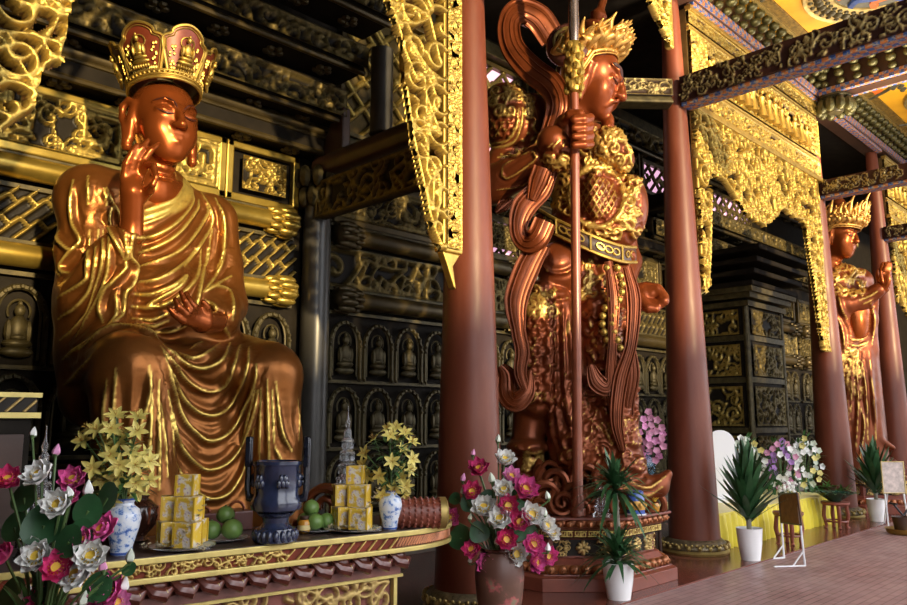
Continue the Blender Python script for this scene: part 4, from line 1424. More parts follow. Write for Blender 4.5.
# the other fist, thrust out below the belt
v.chain([WD(612, 290, 8.35), WD(634, 297, 8.15)], [.17, .14], .04); v.ell(WD(644, 297, 8.08), (.17, .17, .16), None, .06)
for i in range(4):
    t_ = i / 3
    v.chain([WD(646 + 5 * t_, 287 + 7 * t_, 8.02 - .02 * i), WD(657 + 4 * t_, 289 + 6 * t_, 7.95), WD(664, 297 + 4 * t_, 7.92 - .02 * i), WD(659 - 3 * t_, 303 + 4 * t_, 7.90), WD(650 - 3 * t_, 303 + 3 * t_, 7.92)], [.062, .062, .055, .05, .042], .008)
v.chain([WD(640, 300, 7.95), WD(648, 308, 7.86), WD(656, 309, 7.84)], [.07, .055, .045], .02)
finish_figure(v, 'body', M['guard_skin'], guard)
eye_lines(HG, guard, True)

# --- armour: breastplate, shoulder guard, bracer
v = Vol((5.0, 3.7, 2.3), (8.7, 6.8, 6.3), .0155)
v.ell(WD(588, 184, 8.3), (.48, .43, .58), GB.R); v.ell(WD(596, 222, 8.25), (.50, .52, .42), GB.R, .12)
v.cap(WD(560, 130, 8.35), WD(612, 150, 8.75), .28, .20, .1)
v.ell(WD(598, 200, 7.95), (.33, .14, .34), GB.R, .03)                       # round chest plate
v.ell(WD(608, 148, 7.95), (.26, .22, .24), GB.R, .05); v.ell(WD(622, 160, 7.92), (.14, .14, .16), GB.R, .04)      # lion mask at the collar
v.ell(WD(632, 205, 8.15), (.20, .18, .36), GB.R, .06)
v.ell(WD(511, 122, 8.1), (.30, .30, .42), None, .02); v.ell(WD(505, 112, 8.15), (.30, .30, .34), None, .05)
v.cap(WD(530, 112, 8.3), WD(492, 186, 8.05), .22, .20, .03)
v.chain([WD(480, 190, 8.05), WD(495, 184, 7.95), WD(540, 160, 7.66), WD(556, 150, 7.56)], [.21, .215, .175, .155], .03)
v.cap(WD(553, 142, 7.46), WD(560, 156, 7.50), .17, .17, .02)
for i in range(6): v.cap(WD(504 + 5.4 * i, 170 - 3.3 * i, 7.73 - .028 * i), WD(509 + 5.4 * i, 179 - 3.3 * i, 7.72 - .028 * i), .022, .022, .012, sub=True)
v.cap(WD(610, 165, 8.85), WD(626, 262, 8.8), .18, .17); v.cap(WD(626, 262, 8.8), WD(616, 290, 8.35), .19, .18)
v.chain([WD(540, 219, 8.1), WD(570, 234, 7.86), WD(600, 248, 7.84), WD(630, 256, 8.1)], [.07, .07, .07, .07], .02)
inch = lambda x, y: 576 < x < 640 and not (572 < x < 629 and (x - 597) ** 2 + (y - 197) ** 2 < 31 ** 2)
LG = pix_scroll(583, 128, 640, 172, 12, 5) + pix_scroll(583, 172, 640, 238, 14, 6, inch) + pix_scroll(546, 160, 574, 215, 12, 7)
PL = [[(597 + 27 * math.cos(a), 197 + 30 * math.sin(a)) for a in np.linspace(0, 2 * PI, 20)]]
DIA = [[(572 + 6 * i, 172), (602 + 6 * i, 225)] for i in range(-5, 6)] + [[(572 + 6 * i, 225), (602 + 6 * i, 172)] for i in range(-5, 6)]
DIA = [[p for p in crom(l, 14) if (p[0] - 597) ** 2 / 24 ** 2 + (p[1] - 197) ** 2 / 27 ** 2 < 1] for l in DIA]; DIA = [[tuple(q) for q in l] for l in DIA if len(l) > 2]
BELT = [[(546, 218), (572, 230), (602, 242), (636, 250)], [(543, 227), (570, 241), (600, 254), (634, 263)], [(566, 229), (564, 237)], [(611, 246), (609, 256)]] + [[(575 + 9 * i, 238 + 3.6 * i), (579 + 9 * i, 235 + 3.6 * i), (583 + 9 * i, 240 + 3.6 * i)] for i in range(4)] + [[(550 + 5 * i, 227 + 2 * i), (553 + 5 * i, 224 + 2 * i)] for i in range(3)] + [[(614, 252), (620, 248), (626, 254), (620, 258), (614, 252)]]
SH = [[(523, 108), (521, 125), (515, 140), (505, 146), (489, 148)], [(519, 108), (517, 123), (511, 137), (503, 142), (489, 144)]] + pix_scroll(490, 84, 530, 112, 13, 9) + [[(532, 116), (535, 120), (533, 127), (537, 134), (531, 140), (530, 147), (522, 149), (517, 155), (508, 156), (498, 157)]]
SCL = scale_arcs(490, 112, 518, 140, 8, 7)
BR = [[(502, 168), (508, 163), (530, 152), (535, 155), (534, 161), (511, 177), (503, 176), (502, 168)], [(497, 190), (520, 186), (532, 178)]] + [[(553, 143), (546, 150), (545, 158), (552, 164)], [(560, 140), (553, 148), (553, 157), (560, 163)], [(548, 150), (560, 157)], [(565, 142), (562, 150), (566, 158)]]
STUD = [[(527 + a, 121 + b), (528.5 + a, 122 + b)] for a, b in ((0, 0), (1, 12), (-5, 19), (-11, 28), (-18, 32), (-26, 33))]
o, _, _ = finish_figure(v, 'armour', M['warrior'], guard, [(LG, .036, .038, .021), (PL, .04, .03, .03), (DIA, .022, .018, .006), (SH, .03, .024, .018), (SCL, .025, .022, .004), (BR, .025, .02, .008), (STUD, .03, .03, .026)])

# --- skirts, boots
v = Vol((5.0, 3.8, .65), (8.8, 6.9, 3.95), .0185)
v.cap(WD(588, 250, 8.35), WD(584, 330, 8.35), .46, .56, .05)
v.cap(WD(582, 330, 8.35), WD(582, 470, 8.35), .52, .53, .08)
v.ell(WD(562, 268, 8.0), (.34, .24, .30), None, .03); v.ell(WD(552, 292, 8.0), (.30, .18, .16), None, .02)        # plain hip flap
v.chain([WD(556, 302, 7.88), WD(560, 380, 7.84), WD(572, 455, 7.80)], [.17, .20, .24], .03)        # pleats
v.chain([WD(539, 312, 7.86), WD(538, 360, 7.84), WD(539, 398, 7.84)], [.20, .22, .22], .02)     # scale apron
v.chain([WD(598, 310, 7.90), WD(602, 350, 7.88), WD(604, 372, 7.88)], [.20, .20, .18], .02)
v.chain([WD(533, 398, 8.0), WD(528, 440, 7.95), WD(530, 478, 7.92)], [.21, .17, .16], .04); v.ell(WD(527, 447, 7.9), (.22, .22, .10), None, .03)
v.chain([WD(530, 478, 7.92), WD(538, 494, 7.72), WD(546, 498, 7.60)], [.17, .15, .11], .04)
v.chain([WD(604, 430, 8.0), WD(612, 470, 7.95), WD(616, 490, 7.9)], [.36, .34, .3], .08)
v.chain([WD(616, 480, 7.85), WD(638, 489, 7.78), WD(658, 486, 7.78), WD(668, 474, 7.78)], [.19, .16, .11, .05], .04)          # upturned toe
v.chain([WD(624, 330, 8.3), WD(626, 400, 8.25), WD(628, 460, 8.2)], [.10, .13, .14], .05)
PLEAT = [[(556, 300), (554, 340), (556, 400), (561, 450)], [(563, 300), (563, 345), (566, 400), (573, 445)], [(569, 300), (571, 350), (577, 400)], [(550, 300), (549, 350), (549, 400), (554, 440)], [(556, 400), (552, 430), (560, 462)], [(596, 440), (610, 462), (618, 480)]]
SC2 = scale_arcs(527, 316, 554, 398, 9.5, 9) + scale_arcs(587, 314, 608, 372, 9.5, 8.5, .12)
GOLD2 = pix_scroll(526, 290, 554, 316, 12, 3) + pix_scroll(582, 262, 612, 300, 13, 4) + [[(588, 314), (592, 335), (598, 350)], [(591, 350), (594, 362)], [(527, 400), (540, 393), (552, 400)], [(526, 405), (540, 398), (553, 405)], [(572, 308), (568, 330), (574, 345)],
         [(598, 424), (606, 432), (613, 445)], [(606, 420), (612, 432), (620, 446)], [(613, 418), (620, 430), (626, 448)], [(622, 412), (627, 428), (634, 440)], [(525, 455), (533, 453), (541, 456)], [(525, 468), (533, 466), (541, 468)]] + pix_scroll(525, 455, 541, 468, 7, 12)
FLAP = [[(540, 262), (550, 272), (566, 272), (580, 262)], [(530, 296), (545, 294), (556, 300), (574, 296)], [(552, 244), (544, 256), (540, 262)], [(531, 447), (522, 450), (514, 444)]]
RUF = pix_scroll(566, 384, 640, 470, 17, 44) + pix_scroll(604, 262, 642, 384, 15, 45)
TOE = [[(622, 486), (645, 496), (664, 486)], [(630, 481), (648, 488), (666, 476)]]
finish_figure(v, 'skirt', M['warrior'], guard, [(RUF, .05, .045, .001), (PLEAT, .045, .045, .001), (SC2, .036, .045, .002), (GOLD2, .026, .022, .018), (FLAP, .03, .03, .003), (TOE, .03, .02, .012)])

# --- long ribbons and tassels
m = MB()
ribbon(m, [WD(552, 40, 8.2), WD(538, 20, 8.15), WD(520, 13, 8.1), WD(509, 24, 8.0), WD(512, 48, 7.95), WD(530, 70, 7.9), WD(550, 86, 7.85), WD(558, 105, 7.8), WD(552, 128, 7.85), WD(543, 150, 7.9)], [.16, .17, .16, .12, .13, .15, .15, .13, .11, .09], .06)
ribbon(m, [WD(552, 168, 7.6), WD(540, 190, 7.6), WD(524, 207, 7.6), WD(518, 228, 7.6), WD(524, 243, 7.58), WD(536, 240, 7.5), WD(545, 222, 7.5)], [.07, .12, .13, .09, .09, .12, .12], .05)
ribbon(m, [WD(540, 244, 7.6), WD(527, 268, 7.6), WD(516, 300, 7.6), WD(518, 330, 7.6), WD(522, 352, 7.6), WD(520, 372, 7.6), WD(526, 392, 7.6)], [.11, .13, .12, .07, .07, .06, .04], .05)
ribbon(m, [WD(500, 366, 7.7), WD(506, 376, 7.7), WD(507, 394, 7.66), WD(516, 402, 7.6), WD(527, 392, 7.6), WD(530, 372, 7.66)], [.05, .10, .11, .10, .07, .03], .05)
ribbon(m, [WD(608, 262, 7.62), WD(613, 300, 7.6), WD(612, 340, 7.6), WD(610, 380, 7.6), WD(612, 412, 7.6)], [.04, .06, .04, .05, .03], .04)
ribbon(m, [WD(626, 268, 7.66), WD(633, 300, 7.64), WD(630, 345, 7.6), WD(620, 380, 7.58), WD(616, 420, 7.55), WD(622, 450, 7.6)], [.05, .07, .055, .07, .06, .03], .05)
ribbon(m, [WD(626, 330, 7.9), WD(632, 372, 7.85), WD(627, 410, 7.85), WD(632, 450, 7.85), WD(628, 476, 7.85)], [.04, .07, .06, .06, .04], .05)
ribbon(m, [WD(590, 366, 7.62), WD(596, 382, 7.6), WD(606, 388, 7.6), WD(612, 376, 7.62)], [.04, .09, .08, .03], .05)
ribbon(m, [WD(496, 213, 7.9), WD(503, 206, 7.9), WD(512, 200, 7.9)], [.02, .07, .03], .03)
ribbon(m, [WD(543, 168, 7.5), WD(538, 182, 7.52), WD(532, 200, 7.56)], [.10, .10, .05], .04)
m.build('ribbons', M['warrior_plain'], guard)
# the flat belt with its gilt edges
m = MB(); g_ = MB(); bl = [np.array(WD(*q)) for q in ((536, 215, 8.25), (550, 224, 7.86), (570, 234, 7.72), (600, 247, 7.70), (622, 254, 7.86), (636, 255, 8.2))]; bl = crom(bl, 6)
dn = np.array([0, 0, 1.]); m.surf([[tuple(p - dn * .085) for p in bl], [tuple(p - AX * .02 - dn * .03) for p in bl], [tuple(p - AX * .02 + dn * .03) for p in bl], [tuple(p + dn * .085) for p in bl], [tuple(p + dn * .08 + AX * .06) for p in bl]])
for s_ in (-1, 1): g_.tube([tuple(p + dn * s_ * .085 - AX * .01) for p in bl], .018, 6)
for i in range(2, len(bl) - 1, 2):
    p = bl[i] - AX * .03
    if i % 8 == 0: g_.tube([tuple(p - dn * .08), tuple(p + dn * .08)], .014, 5)
    else:
        tg = (bl[i + 1] - bl[i - 1]); tg = tg / np.linalg.norm(tg)
        g_.tube([tuple(p + tg * .05 * math.cos(a) + dn * .035 * math.sin(a)) for a in np.linspace(0, 2 * PI, 9)], .010, 5)
m.build('belt', M['dark_brown'], guard); g_.build('belt_gilding', M['gold'], guard)
m = MB()
for x0, D in ((607, 7.64), (617, 7.62)):
    for i in range(11): m.ell(WD(x0 + 5 * math.sin(i * .7), 268 + 8 * i, D - .03), .042, nu=8, nv=6)
m.build('bead_tassel', M['gold'], guard)

# --- helmet, crown of flames
m = MB()
HH = lambda l, f, u: Vector(HG(l, f, u))
m.lathe([(.30, -.02), (.345, .06), (.33, .16), (.26, .26), (.16, .33), (.12, .35), (.15, .38), (.17, .43), (.13, .49), (.07, .52), (.085, .55), (.10, .60), (.06, .66), (.045, .68), (.045, .95), (.02, 1.0)], 28, HG(0, -.12, .16), HG.u)
m.build('helmet', M['warrior_plain'], guard)
R_ = Matrix(HG.R.tolist())
for q in (-1, 1):
    m = MB(); m.ell(HH(q * .32, -.25, .20), (.13, .25, .25), R_, 20, 12); m.build('helmet_bun', M['purple_lacquer'], guard)
for q in (-1, 1):
    m = MB(); m.ell(HH(q * .415, -.25, .20), (.04, .11, .11), R_, 16, 8)
    m.tube([HH(q * .435, -.25 + .12 * math.cos(a), .20 + .12 * math.sin(a)) for a in np.linspace(0, 2 * PI, 20, endpoint=False)], .02, 6, closed=True)
    for k in range(7): m.ell(HH(q * .445, -.25 + .07 * math.cos(k * .9), .20 + .07 * math.sin(k * .9)), .028, nu=7, nv=5)
    m.build('bun_disc', M['dull_gold'], guard)
m = MB()
def flames(m, Fq, rx, ry, u0, n, amax, h0, taper, flare=0.):
    """palmettes of curling flame tongues standing on a headband"""
    for i, a in enumerate(np.linspace(-amax, amax, n)):
        p = lambda u, e=0., s_=0.: Vector(Fq((rx + e) * math.sin(a + s_), (ry + e) * math.cos(a + s_) - .03, u))
        b0 = u0 + .06 * math.cos(a * .9); hh = h0 * (.75 + .25 * (i % 2)) * (1 - taper * abs(a) / amax)
        for s_, q in ((0, 1), (-.16, .72), (.16, .72), (-.26, .42), (.26, .42)):
            c = .7 * s_ + (.05 if s_ == 0 else 0)
            m.tube([tuple(v_) for v_ in crom([p(b0), p(b0 + hh * q * .4, .055 + flare * .5, s_ * .7), p(b0 + hh * q * .75, .06 + flare, s_ * 1.1 + c * .3), p(b0 + hh * q, .10 + flare * 1.3, s_ * .8 + .08)], 4)], list(np.interp(np.linspace(0, 1, 13), [0, .3, .7, 1], [.045, .05, .03, .006])), 8)
            if q < .8: m.ell(p(b0 + hh * q * .55, .10, s_ * 1.1), .028, nu=7, nv=5)
        m.ell(p(b0 + .05, .06), (.05, .05, .06), nu=8, nv=6); m.ell(p(b0 - .05), .022, nu=6, nv=4)
    band = [Fq(rx * math.sin(a), ry * math.cos(a) - .03, u0 - .04 + .06 * math.cos(a * .9) - (.30 * max(0, abs(a) - 1.2))) for a in np.linspace(-amax - .15, amax + .15, 28)]
    m.tube(band, .024, 7); m.tube([b + Fq.u * .05 for b in band], .018, 6); m.tube([b - Fq.u * .04 for b in band], .010, 6)


CF = Frame(HG(0, -.01, .02), HG.f * .88 + HG.u * .48, HG.u * .88 - HG.f * .48, HG.sc)
flames(m, CF, .315, .345, .16, 12, 1.75, .25, .1, .09)
m.build('flame_crown', M['wood_gold'], guard, ang=80)

# --- carved clouds and waves under his feet
m = MB()
for x, y, D, s, hd in ((553, 482, 7.65, .17, 1), (545, 498, 7.55, .16, -1), (562, 502, 7.5, .13, 1), (538, 508, 7.5, .12, 1), (575, 495, 7.6, .12, -1), (622, 505, 7.6, .13, 1), (640, 508, 7.65, .12, -1), (652, 503, 7.8, .15, 1), (600, 505, 7.7, .14, 1), (528, 505, 7.6, .16, 1), (585, 480, 7.7, .16, -1), (592, 497, 7.6, .11, 1), (568, 478, 7.72, .13, -1), (612, 496, 7.62, .12, -1), (632, 500, 7.7, .12, 1), (548, 470, 7.72, .12, 1), (522, 490, 7.7, .15, -1), (606, 478, 7.7, .13, 1), (580, 508, 7.56, .10, 1)):
    c = WD(x, y, D); sp = spiral((0, 0), s, 1.7, 2.2 * hd, hd, 30)
    m.tube([c + RX * a + np.array([0, 0, b]) - AX * .06 * (1 - i / 30) for i, (a, b) in enumerate(sp)], [s * .30 * (1 - .5 * i / 30) for i in range(30)], 8)
for i in range(5): ribbon(m, [WD(520 + 2 * i, 512 - 5 * i, 7.7), WD(560, 516 - 4 * i, 7.6 + .02 * i), WD(610, 514 - 3 * i, 7.6 + .02 * i), WD(655, 511 - 2 * i, 7.75 + .02 * i)], [.05, .06, .06, .03], .07, 2)
m.lathe([(.66, 0), (.64, .08), (.55, .18), (.4, .24)], 32, (6.88, 5.11, .685))
m.v = [(a, b, max(c, .688 + .0001 * (i % 7))) for i, (a, b, c) in enumerate(m.v)]
m.build('cloud_base', M['warrior_plain'], guard)
keep_world(guard)

# --- the spear he holds
sp0, sp1 = WD(578, 516, 7.42), WD(573.5, 0, 7.36); sp2 = sp1 + (sp1 - sp0) * .25
sp0[2] = .69
spear = thing('spear', 'long upright red spear with gilded socket held in the guardian\'s fist', 'spear', tuple(sp0))
ax = Vector(sp2 - sp0); Ln = ax.length
k = lambda y: (WD(575, y, 7.4)[2] - sp0[2]) / (sp1[2] - sp0[2]) * (Vector(sp1 - sp0).length)
m = MB(); m.lathe([(.075, 0), (.075, .06), (.06, .08), (.065, .16), (.052, .20), (.050, .8), (.046, k(60))], 20, (0, 0, 0), ax); m.build('shaft', M['red_wood2'], spear)
m = MB(); m.lathe([(.046, k(95)), (.075, k(93)), (.085, k(86)), (.07, k(80)), (.09, k(70)), (.08, k(60)), (.095, k(52)), (.06, k(44))], 16, (0, 0, 0), ax)
for i in range(40):
    a = i * 2.4; h = k(93 - i * 1.15); m.ell(ax.normalized() * h + Vector((.08 * math.cos(a), .08 * math.sin(a), 0)), (.035, .035, .05), nu=6, nv=5)
m.build('socket', M['gold'], spear)
m = MB(); R_ = Vector((0, 0, 1)).rotation_difference(ax).to_matrix()
m.lathe([(.045, k(46)), (.058, k(30)), (.052, k(0)), (.03, Ln * .97), (.004, Ln)], 12, (0, 0, 0), ax); m.build('blade', M['steel'], spear)
# ------------------------------------------------------------------ octagonal red pedestals
def lathe8(m, prof, c=(0, 0, 0)):
    m.T = Matrix.Translation(c) @ Matrix.Rotation(deg(22.5), 4, 'Z'); m.lathe([(r * 1.0824, z) for r, z in prof], 8); m.T = Matrix.Identity(4)


def lotus_row(m, ap, z, h, n_side, out=.05):
    """a row of plump carved petals round an octagon"""
    for k in range(8):
        a = PI / 4 * k; nrm = Vector((math.cos(a), math.sin(a), 0)); tn = Vector((-math.sin(a), math.cos(a), 0)); L = ap * .8284
        for i in range(n_side):
            t = (i + .5) / n_side - .5
            R = Matrix.Rotation(a, 3, 'Z')
            m.ell(nrm * (ap - .01) + tn * (t * L) + Vector((0, 0, z)), (out, L / n_side * .44, h * .52), R, 8, 6)
            m.ell(nrm * (ap + out * .75) + tn * (t * L) + Vector((0, 0, z - h * .12)), (out * .35, L / n_side * .16, h * .22), R, 6, 4)


def pedestal(label, loc, s=1.0):
    t = thing('octagonal_pedestal', label, 'pedestal', loc, 0)
    m = MB(); lathe8(m, [(1.12, 0), (1.12, .13), (1.06, .15), (1.06, .16)]); lathe8(m, [(.98, .24), (.93, .30), (.89, .31), (.89, .50), (.93, .51)]); lathe8(m, [(.97, .60), (1.0, .62), (1.0, .63)]); lathe8(m, [(1.0, .70), (1.08, .715), (1.08, .74)])
    m.build('body', M['red_wood'], t, False, bevel=.012)
    m = MB(); lathe8(m, [(1.0, .15), (1.02, .2), (.98, .245)]); lotus_row(m, 1.02, .20, .10, 7); m.build('lower_lotus_row', M['lotus_carve'], t)
    m = MB(); lathe8(m, [(.98, .62), (1.02, .66), (1.02, .72)]); lotus_row(m, 1.03, .67, .085, 8, .045); m.build('upper_lotus_row', M['lotus_carve'], t)
    m = MB(); lathe8(m, [(.93, .51), (.965, .515), (.965, .60), (.93, .605)]); m.build('fret_board', M['black_wood'], t, False)
    ob = []
    for k in range(8):
        a = PI / 4 * k; nrm = np.array([math.cos(a), math.sin(a), 0]); u = np.array([-math.sin(a), math.cos(a), 0])
        if nrm @ AX > .3: continue
        L = .965 * .8284; o = nrm * .967 - u * L / 2 + np.array([0, 0, .52])
        relief('fret_band', tuple(o + np.array([0, 0, .005])), tuple(u), UZ, L, .07, fret_lines(L, .07, .075), .006, .012, M['gilt_brown'], t)
        L = .89 * .8284 - .10; o = nrm * .895 - u * L / 2 + np.array([0, 0, .325])
        H_ = .165; L2 = [([(L / 2 + .07 * math.cos(b) * .4, H_ / 2 + .07 * math.sin(b) * .4), (L / 2 + .055 * math.cos(b), H_ / 2 + .055 * math.sin(b))], .026) for b in (0, PI / 2, PI, 3 * PI / 2)]
        L2 += [([(L / 2 + .03 * math.cos(b), H_ / 2 + .03 * math.sin(b)), (L / 2 + .06 * math.cos(b), H_ / 2 + .06 * math.sin(b))], .014) for b in (PI / 4, 3 * PI / 4, 5 * PI / 4, 7 * PI / 4)]
        for x0 in (0, L - .16): L2 += [([(x0 + a_, b_) for a_, b_ in P_], r_) for P_, r_ in scroll_lines(.16, H_, .09, 3 + k, border=False)]
        relief('flower_panel', tuple(o), tuple(u), UZ, L, H_, L2, .007, .03, M['gilt_dark2'], t)
    t.scale = (s, s, s)
    return t


M['lotus_carve'] = plain('gilded_red_petals', (.34, .12, .045), .34, .45, .4, 16)
M['gilt_dark2'] = gilt('gilding_on_black', (.022, .018, .014), (.58, .40, .15), .38, .6, .35)
pedestal('octagonal red and gold pedestal under the armoured guardian', (6.88, 5.11, .015), .905)
pedestal('octagonal red pedestal under the praying statue, partly hidden by a potted plant', (15.6, 4.98, .015), .92)

# throne block the seated figure rests on: one body with the statue
m = MB(); m.bbox((2.1, 5.95, .015), (3.5, 6.82, 1.25)); m.bbox((1.9, 5.32, .015), (3.7, 6.9, .44)); m.build('throne', M['dark_brown'], buddha, False, bevel=.04)
m = MB(); m.bbox((1.86, 5.28, .42), (3.74, 6.94, .50)); m.build('throne_rim', M['lotus_carve'], buddha, False, bevel=.015)
keep_world(buddha)

# ------------------------------------------------------------------ the praying statue between the far columns
pray = thing('praying_statue', 'tall carved statue with joined palms and leafy crown between the two far columns', 'statue', (15.6, 4.95, .70))
G2 = Frame((0, 0, 0), (.35, -.93, 0))
HP = Frame(onD(838, 237, 14.35), (-.16, -.97, -.2), (.0, -.2, 1), 1.12)
v = Vol((14.4, 3.4, 2.2), (17.4, 6.2, 6.4), .026)
carve_head(v, HP)
W2 = lambda x, y, D=14.3: onD(x, y, D)
v.ell(W2(851, 315, 14.3), (.42, .36, .55), G2.R); v.ell(W2(855, 320, 14.1), (.33, .24, .46), G2.R, .1); v.ell(W2(862, 310, 13.98), (.16, .10, .14), G2.R, .08); v.ell(W2(852, 310, 13.98), (.16, .10, .14), G2.R, .08)
v.chain([W2(851, 300, 14.3), W2(834, 288, 14.2), W2(838, 306, 13.98), W2(862, 300, 13.88), W2(883, 287, 13.62)], [.2, .14, .13, .12, .10], .05); v.chain([W2(851, 300, 14.3), W2(868, 300, 14.3), W2(884, 288, 13.66)], [.2, .12, .09], .05)
for dx, DD in ((-1.2, 13.72), (2.2, 13.52)):
    v.ell(W2(884 + dx, 279, DD), (.055, .09, .16), None, .03)
    for i in range(4): v.chain([W2(881 + dx + 2 * i, 274, DD), W2(882.2 + dx + 2 * i, 268, DD), W2(883 + dx + 2 * i, 261.5 + abs(i - 1.5), DD)], [.036, .034, .024], .008)
    v.chain([W2(880 + dx, 282, DD - .05), W2(878.5 + dx, 275, DD - .05), W2(879 + dx, 270, DD - .05)], [.045, .036, .026], .01)
finish_figure(v, 'body', M['skin'], pray)
eye_lines(HP, pray)
v = Vol((14.0, 3.2, .69), (17.6, 6.6, 5.0), .027)
v.cap(W2(828, 285, 14.2), W2(858, 282, 14.7), .31, .28, .1); v.ell(W2(844, 276, 14.45), (.30, .27, .24), G2.R, .1); v.ell(W2(846, 300, 14.45), (.50, .40, .55), G2.R, .08)
v.chain([W2(832, 285, 14.15), W2(838, 306, 13.95), W2(862, 300, 13.85), W2(878, 290, 13.66)], [.27, .24, .19, .13], .06)
v.chain([W2(838, 308, 14.0), W2(842, 345, 14.1), W2(845, 380, 14.15)], [.22, .26, .18], .06)
v.chain([W2(872, 296, 14.0), W2(870, 320, 14.1), W2(872, 350, 14.1)], [.12, .14, .10], .05)
v.ell(W2(857, 322, 13.98), (.24, .18, .24), G2.R, .04, True)
v.cap(W2(853, 330, 14.35), W2(852, 350, 14.35), .36, .40, .05); v.cap(W2(852, 350, 14.35), W2(856, 482, 14.35), .44, .58, .08)
v.chain([W2(866, 352, 14.0), W2(870, 400, 13.95), W2(878, 440, 13.95), W2(893, 448, 13.9)], [.10, .12, .10, .05], .03)
v.chain([W2(836, 340, 14.0), W2(834, 400, 13.95), W2(836, 460, 13.95)], [.16, .15, .12], .03)
PF = [[(832, 290), (833, 310), (842, 330), (846, 370)], [(838, 290), (841, 308), (848, 320)], [(826, 300), (828, 340), (832, 380)], [(845, 350), (848, 400), (846, 450)], [(855, 350), (858, 400), (856, 450)], [(862, 352), (866, 400), (868, 450)],
      [(838, 360), (838, 400), (842, 450)], [(850, 352), (852, 390), (850, 420)], [(870, 360), (874, 410), (876, 440)], [(870, 300), (874, 320), (872, 345)], [(858, 400), (864, 425), (860, 460)]]
PG = pix_scroll(834, 262, 862, 294, 9, 2) + [[(846, 336), (856, 340), (868, 336)], [(846, 342), (856, 346), (868, 342)], [(860, 300), (870, 296), (878, 291)], [(864, 304), (872, 300)]] + pix_scroll(842, 350, 860, 400, 11, 8)
finish_figure(v, 'robe', M['warrior'], pray, [(PF, .06, .055, .010), (PG, .035, .03, .022)])
m = MB(); m.lathe([(.30, -.06), (.36, .05), (.33, .16), (.22, .3), (.15, .42), (.17, .50), (.10, .60), (.02, .66)], 20, HP(0, -.08, .12), HP.u); m.build('hair_bun', M['warrior_plain'], pray)
m = MB()
flames(m, HP, .35, .36, .17, 11, 1.8, .54, .35)
m.build('leaf_crown', M['wood_gold'], pray, ang=80)
m = MB(); m.lathe([(.75, 0), (.72, .12), (.55, .24)], 24, (15.6, 4.95, .698)); m.build('cloud_base', M['warrior_plain'], pray)
keep_world(pray)
def band_print(name):
    """yellow carton with a white and violet flower print"""
    t = NT(name); v = t.coords(1)
    n1 = t.noise(v, 38, 3, .6); n2 = t.noise(t.coords((1, 1, 1)), 22, 2)
    c = t.ramp(n1, [(.36, (.66, .44, .04)), (.43, (.74, .68, .50)), (.56, (.66, .60, .56)), (.66, (.36, .22, .30))])
    t.set(Base_Color=t.mix(t.ramp(n2, [(.45, (0, 0, 0)), (.56, (1, 1, 1))]), (.68, .45, .04), c), Roughness=.45)
    return t.mat


def porcelain(name):
    t = NT(name); v = t.coords(1)
    n1 = t.noise(v, 30, 4, .6)
    t.set(Base_Color=t.ramp(n1, [(.46, (.64, .68, .74)), (.54, (.50, .58, .72)), (.60, (.14, .24, .52)), (.70, (.04, .09, .32))]), Roughness=.15)
    return t.mat


M['print'] = band_print('printed_yellow_carton')
M['porcelain'] = porcelain('blue_and_white_porcelain')
M['cobalt'] = plain('cobalt_band', (.05, .10, .34), .2)
M['box_yellow'] = plain('yellow_carton', (.62, .40, .03), .5)
M['paper_gold'] = plain('gilt_paper', (.55, .48, .32), .4, .3, .3, 20)
M['altar_top'] = plain('altar_top_lacquer', (.06, .032, .024), .35, 0, .35, 5)
M['altar_red'] = plain('altar_red_lacquer', (.20, .075, .06), .4, 0, .25, 6)
M['dark_red'] = plain('dark_red_lacquer', (.11, .03, .022), .35, 0, .25, 6)
M['edge_gold'] = plain('pale_gold_paint', (.62, .50, .16), .4, .35, .15, 8)
M['pale_gold'] = plain('pale_label', (.62, .5, .22), .5)
M['gilt_altar'] = gilt('gilding_on_rosy_lacquer', (.20, .075, .06), (.50, .36, .13), .42, .45, .4)
M['lotus_dark'] = plain('dark_red_petals', (.115, .032, .022), .28, .1, .25, 8, coat=.3)
M['blue_glaze'] = plain('dark_blue_glaze', (.020, .027, .060), .16, 0, .35, 14, coat=.4)
M['blue_glaze_dark'] = plain('black_blue_glaze', (.010, .012, .02), .25, 0, .3, 9)
M['amber'] = plain('amber_oil', (.50, .22, .02), .12, 0, .1, 5)
M['plate'] = plain('plate_glaze', (.45, .47, .46), .2)
M['silver'] = plain('silver_rim', (.5, .5, .5), .25, .8)
M['pomelo'] = plain('green_rind', (.13, .23, .05), .42, 0, .25, 10, .08)
M['lily'] = plain('yellow_lily_petal', (.66, .56, .14), .5, 0, .2, 14)
M['lily_centre'] = plain('lily_stamen', (.50, .28, .04), .5)
M['brown_glaze'] = plain('brown_glaze', (.055, .018, .010), .18, 0, .3, 6, coat=.4)
M['orange_lac'] = plain('orange_red_lacquer', (.24, .06, .02), .3)


def glass(name, col=(.93, .96, 1)):
    t = NT(name); t.set(Base_Color=(*col, 1), Roughness=.03, IOR=1.4, Transmission_Weight=.9)
    return t.mat


M['glass'] = glass('clear_crystal')
M['blue_glass'] = glass('blue_glass', (.35, .55, .72))
# ------------------------------------------------------------------ altar table
ZT = .855
A = lambda x, y, z=ZT: onZ(x, y, z)
al = thing('altar_table', 'long carved red and gold altar table with one rounded end, below the seated figure', 'altar table', (3.55, 4.07, .015), math.atan2(-.24, 1.81))
arc = [(0, 0), (.24, .02), (.45, .09), (.60, .20), (.70, .36), (.75, .54), (.76, .74)]
top = [(-3.0, .80), (-3.0, 0)] + [tuple(p) for p in crom(arc, 4)] + [(.76, .84)]


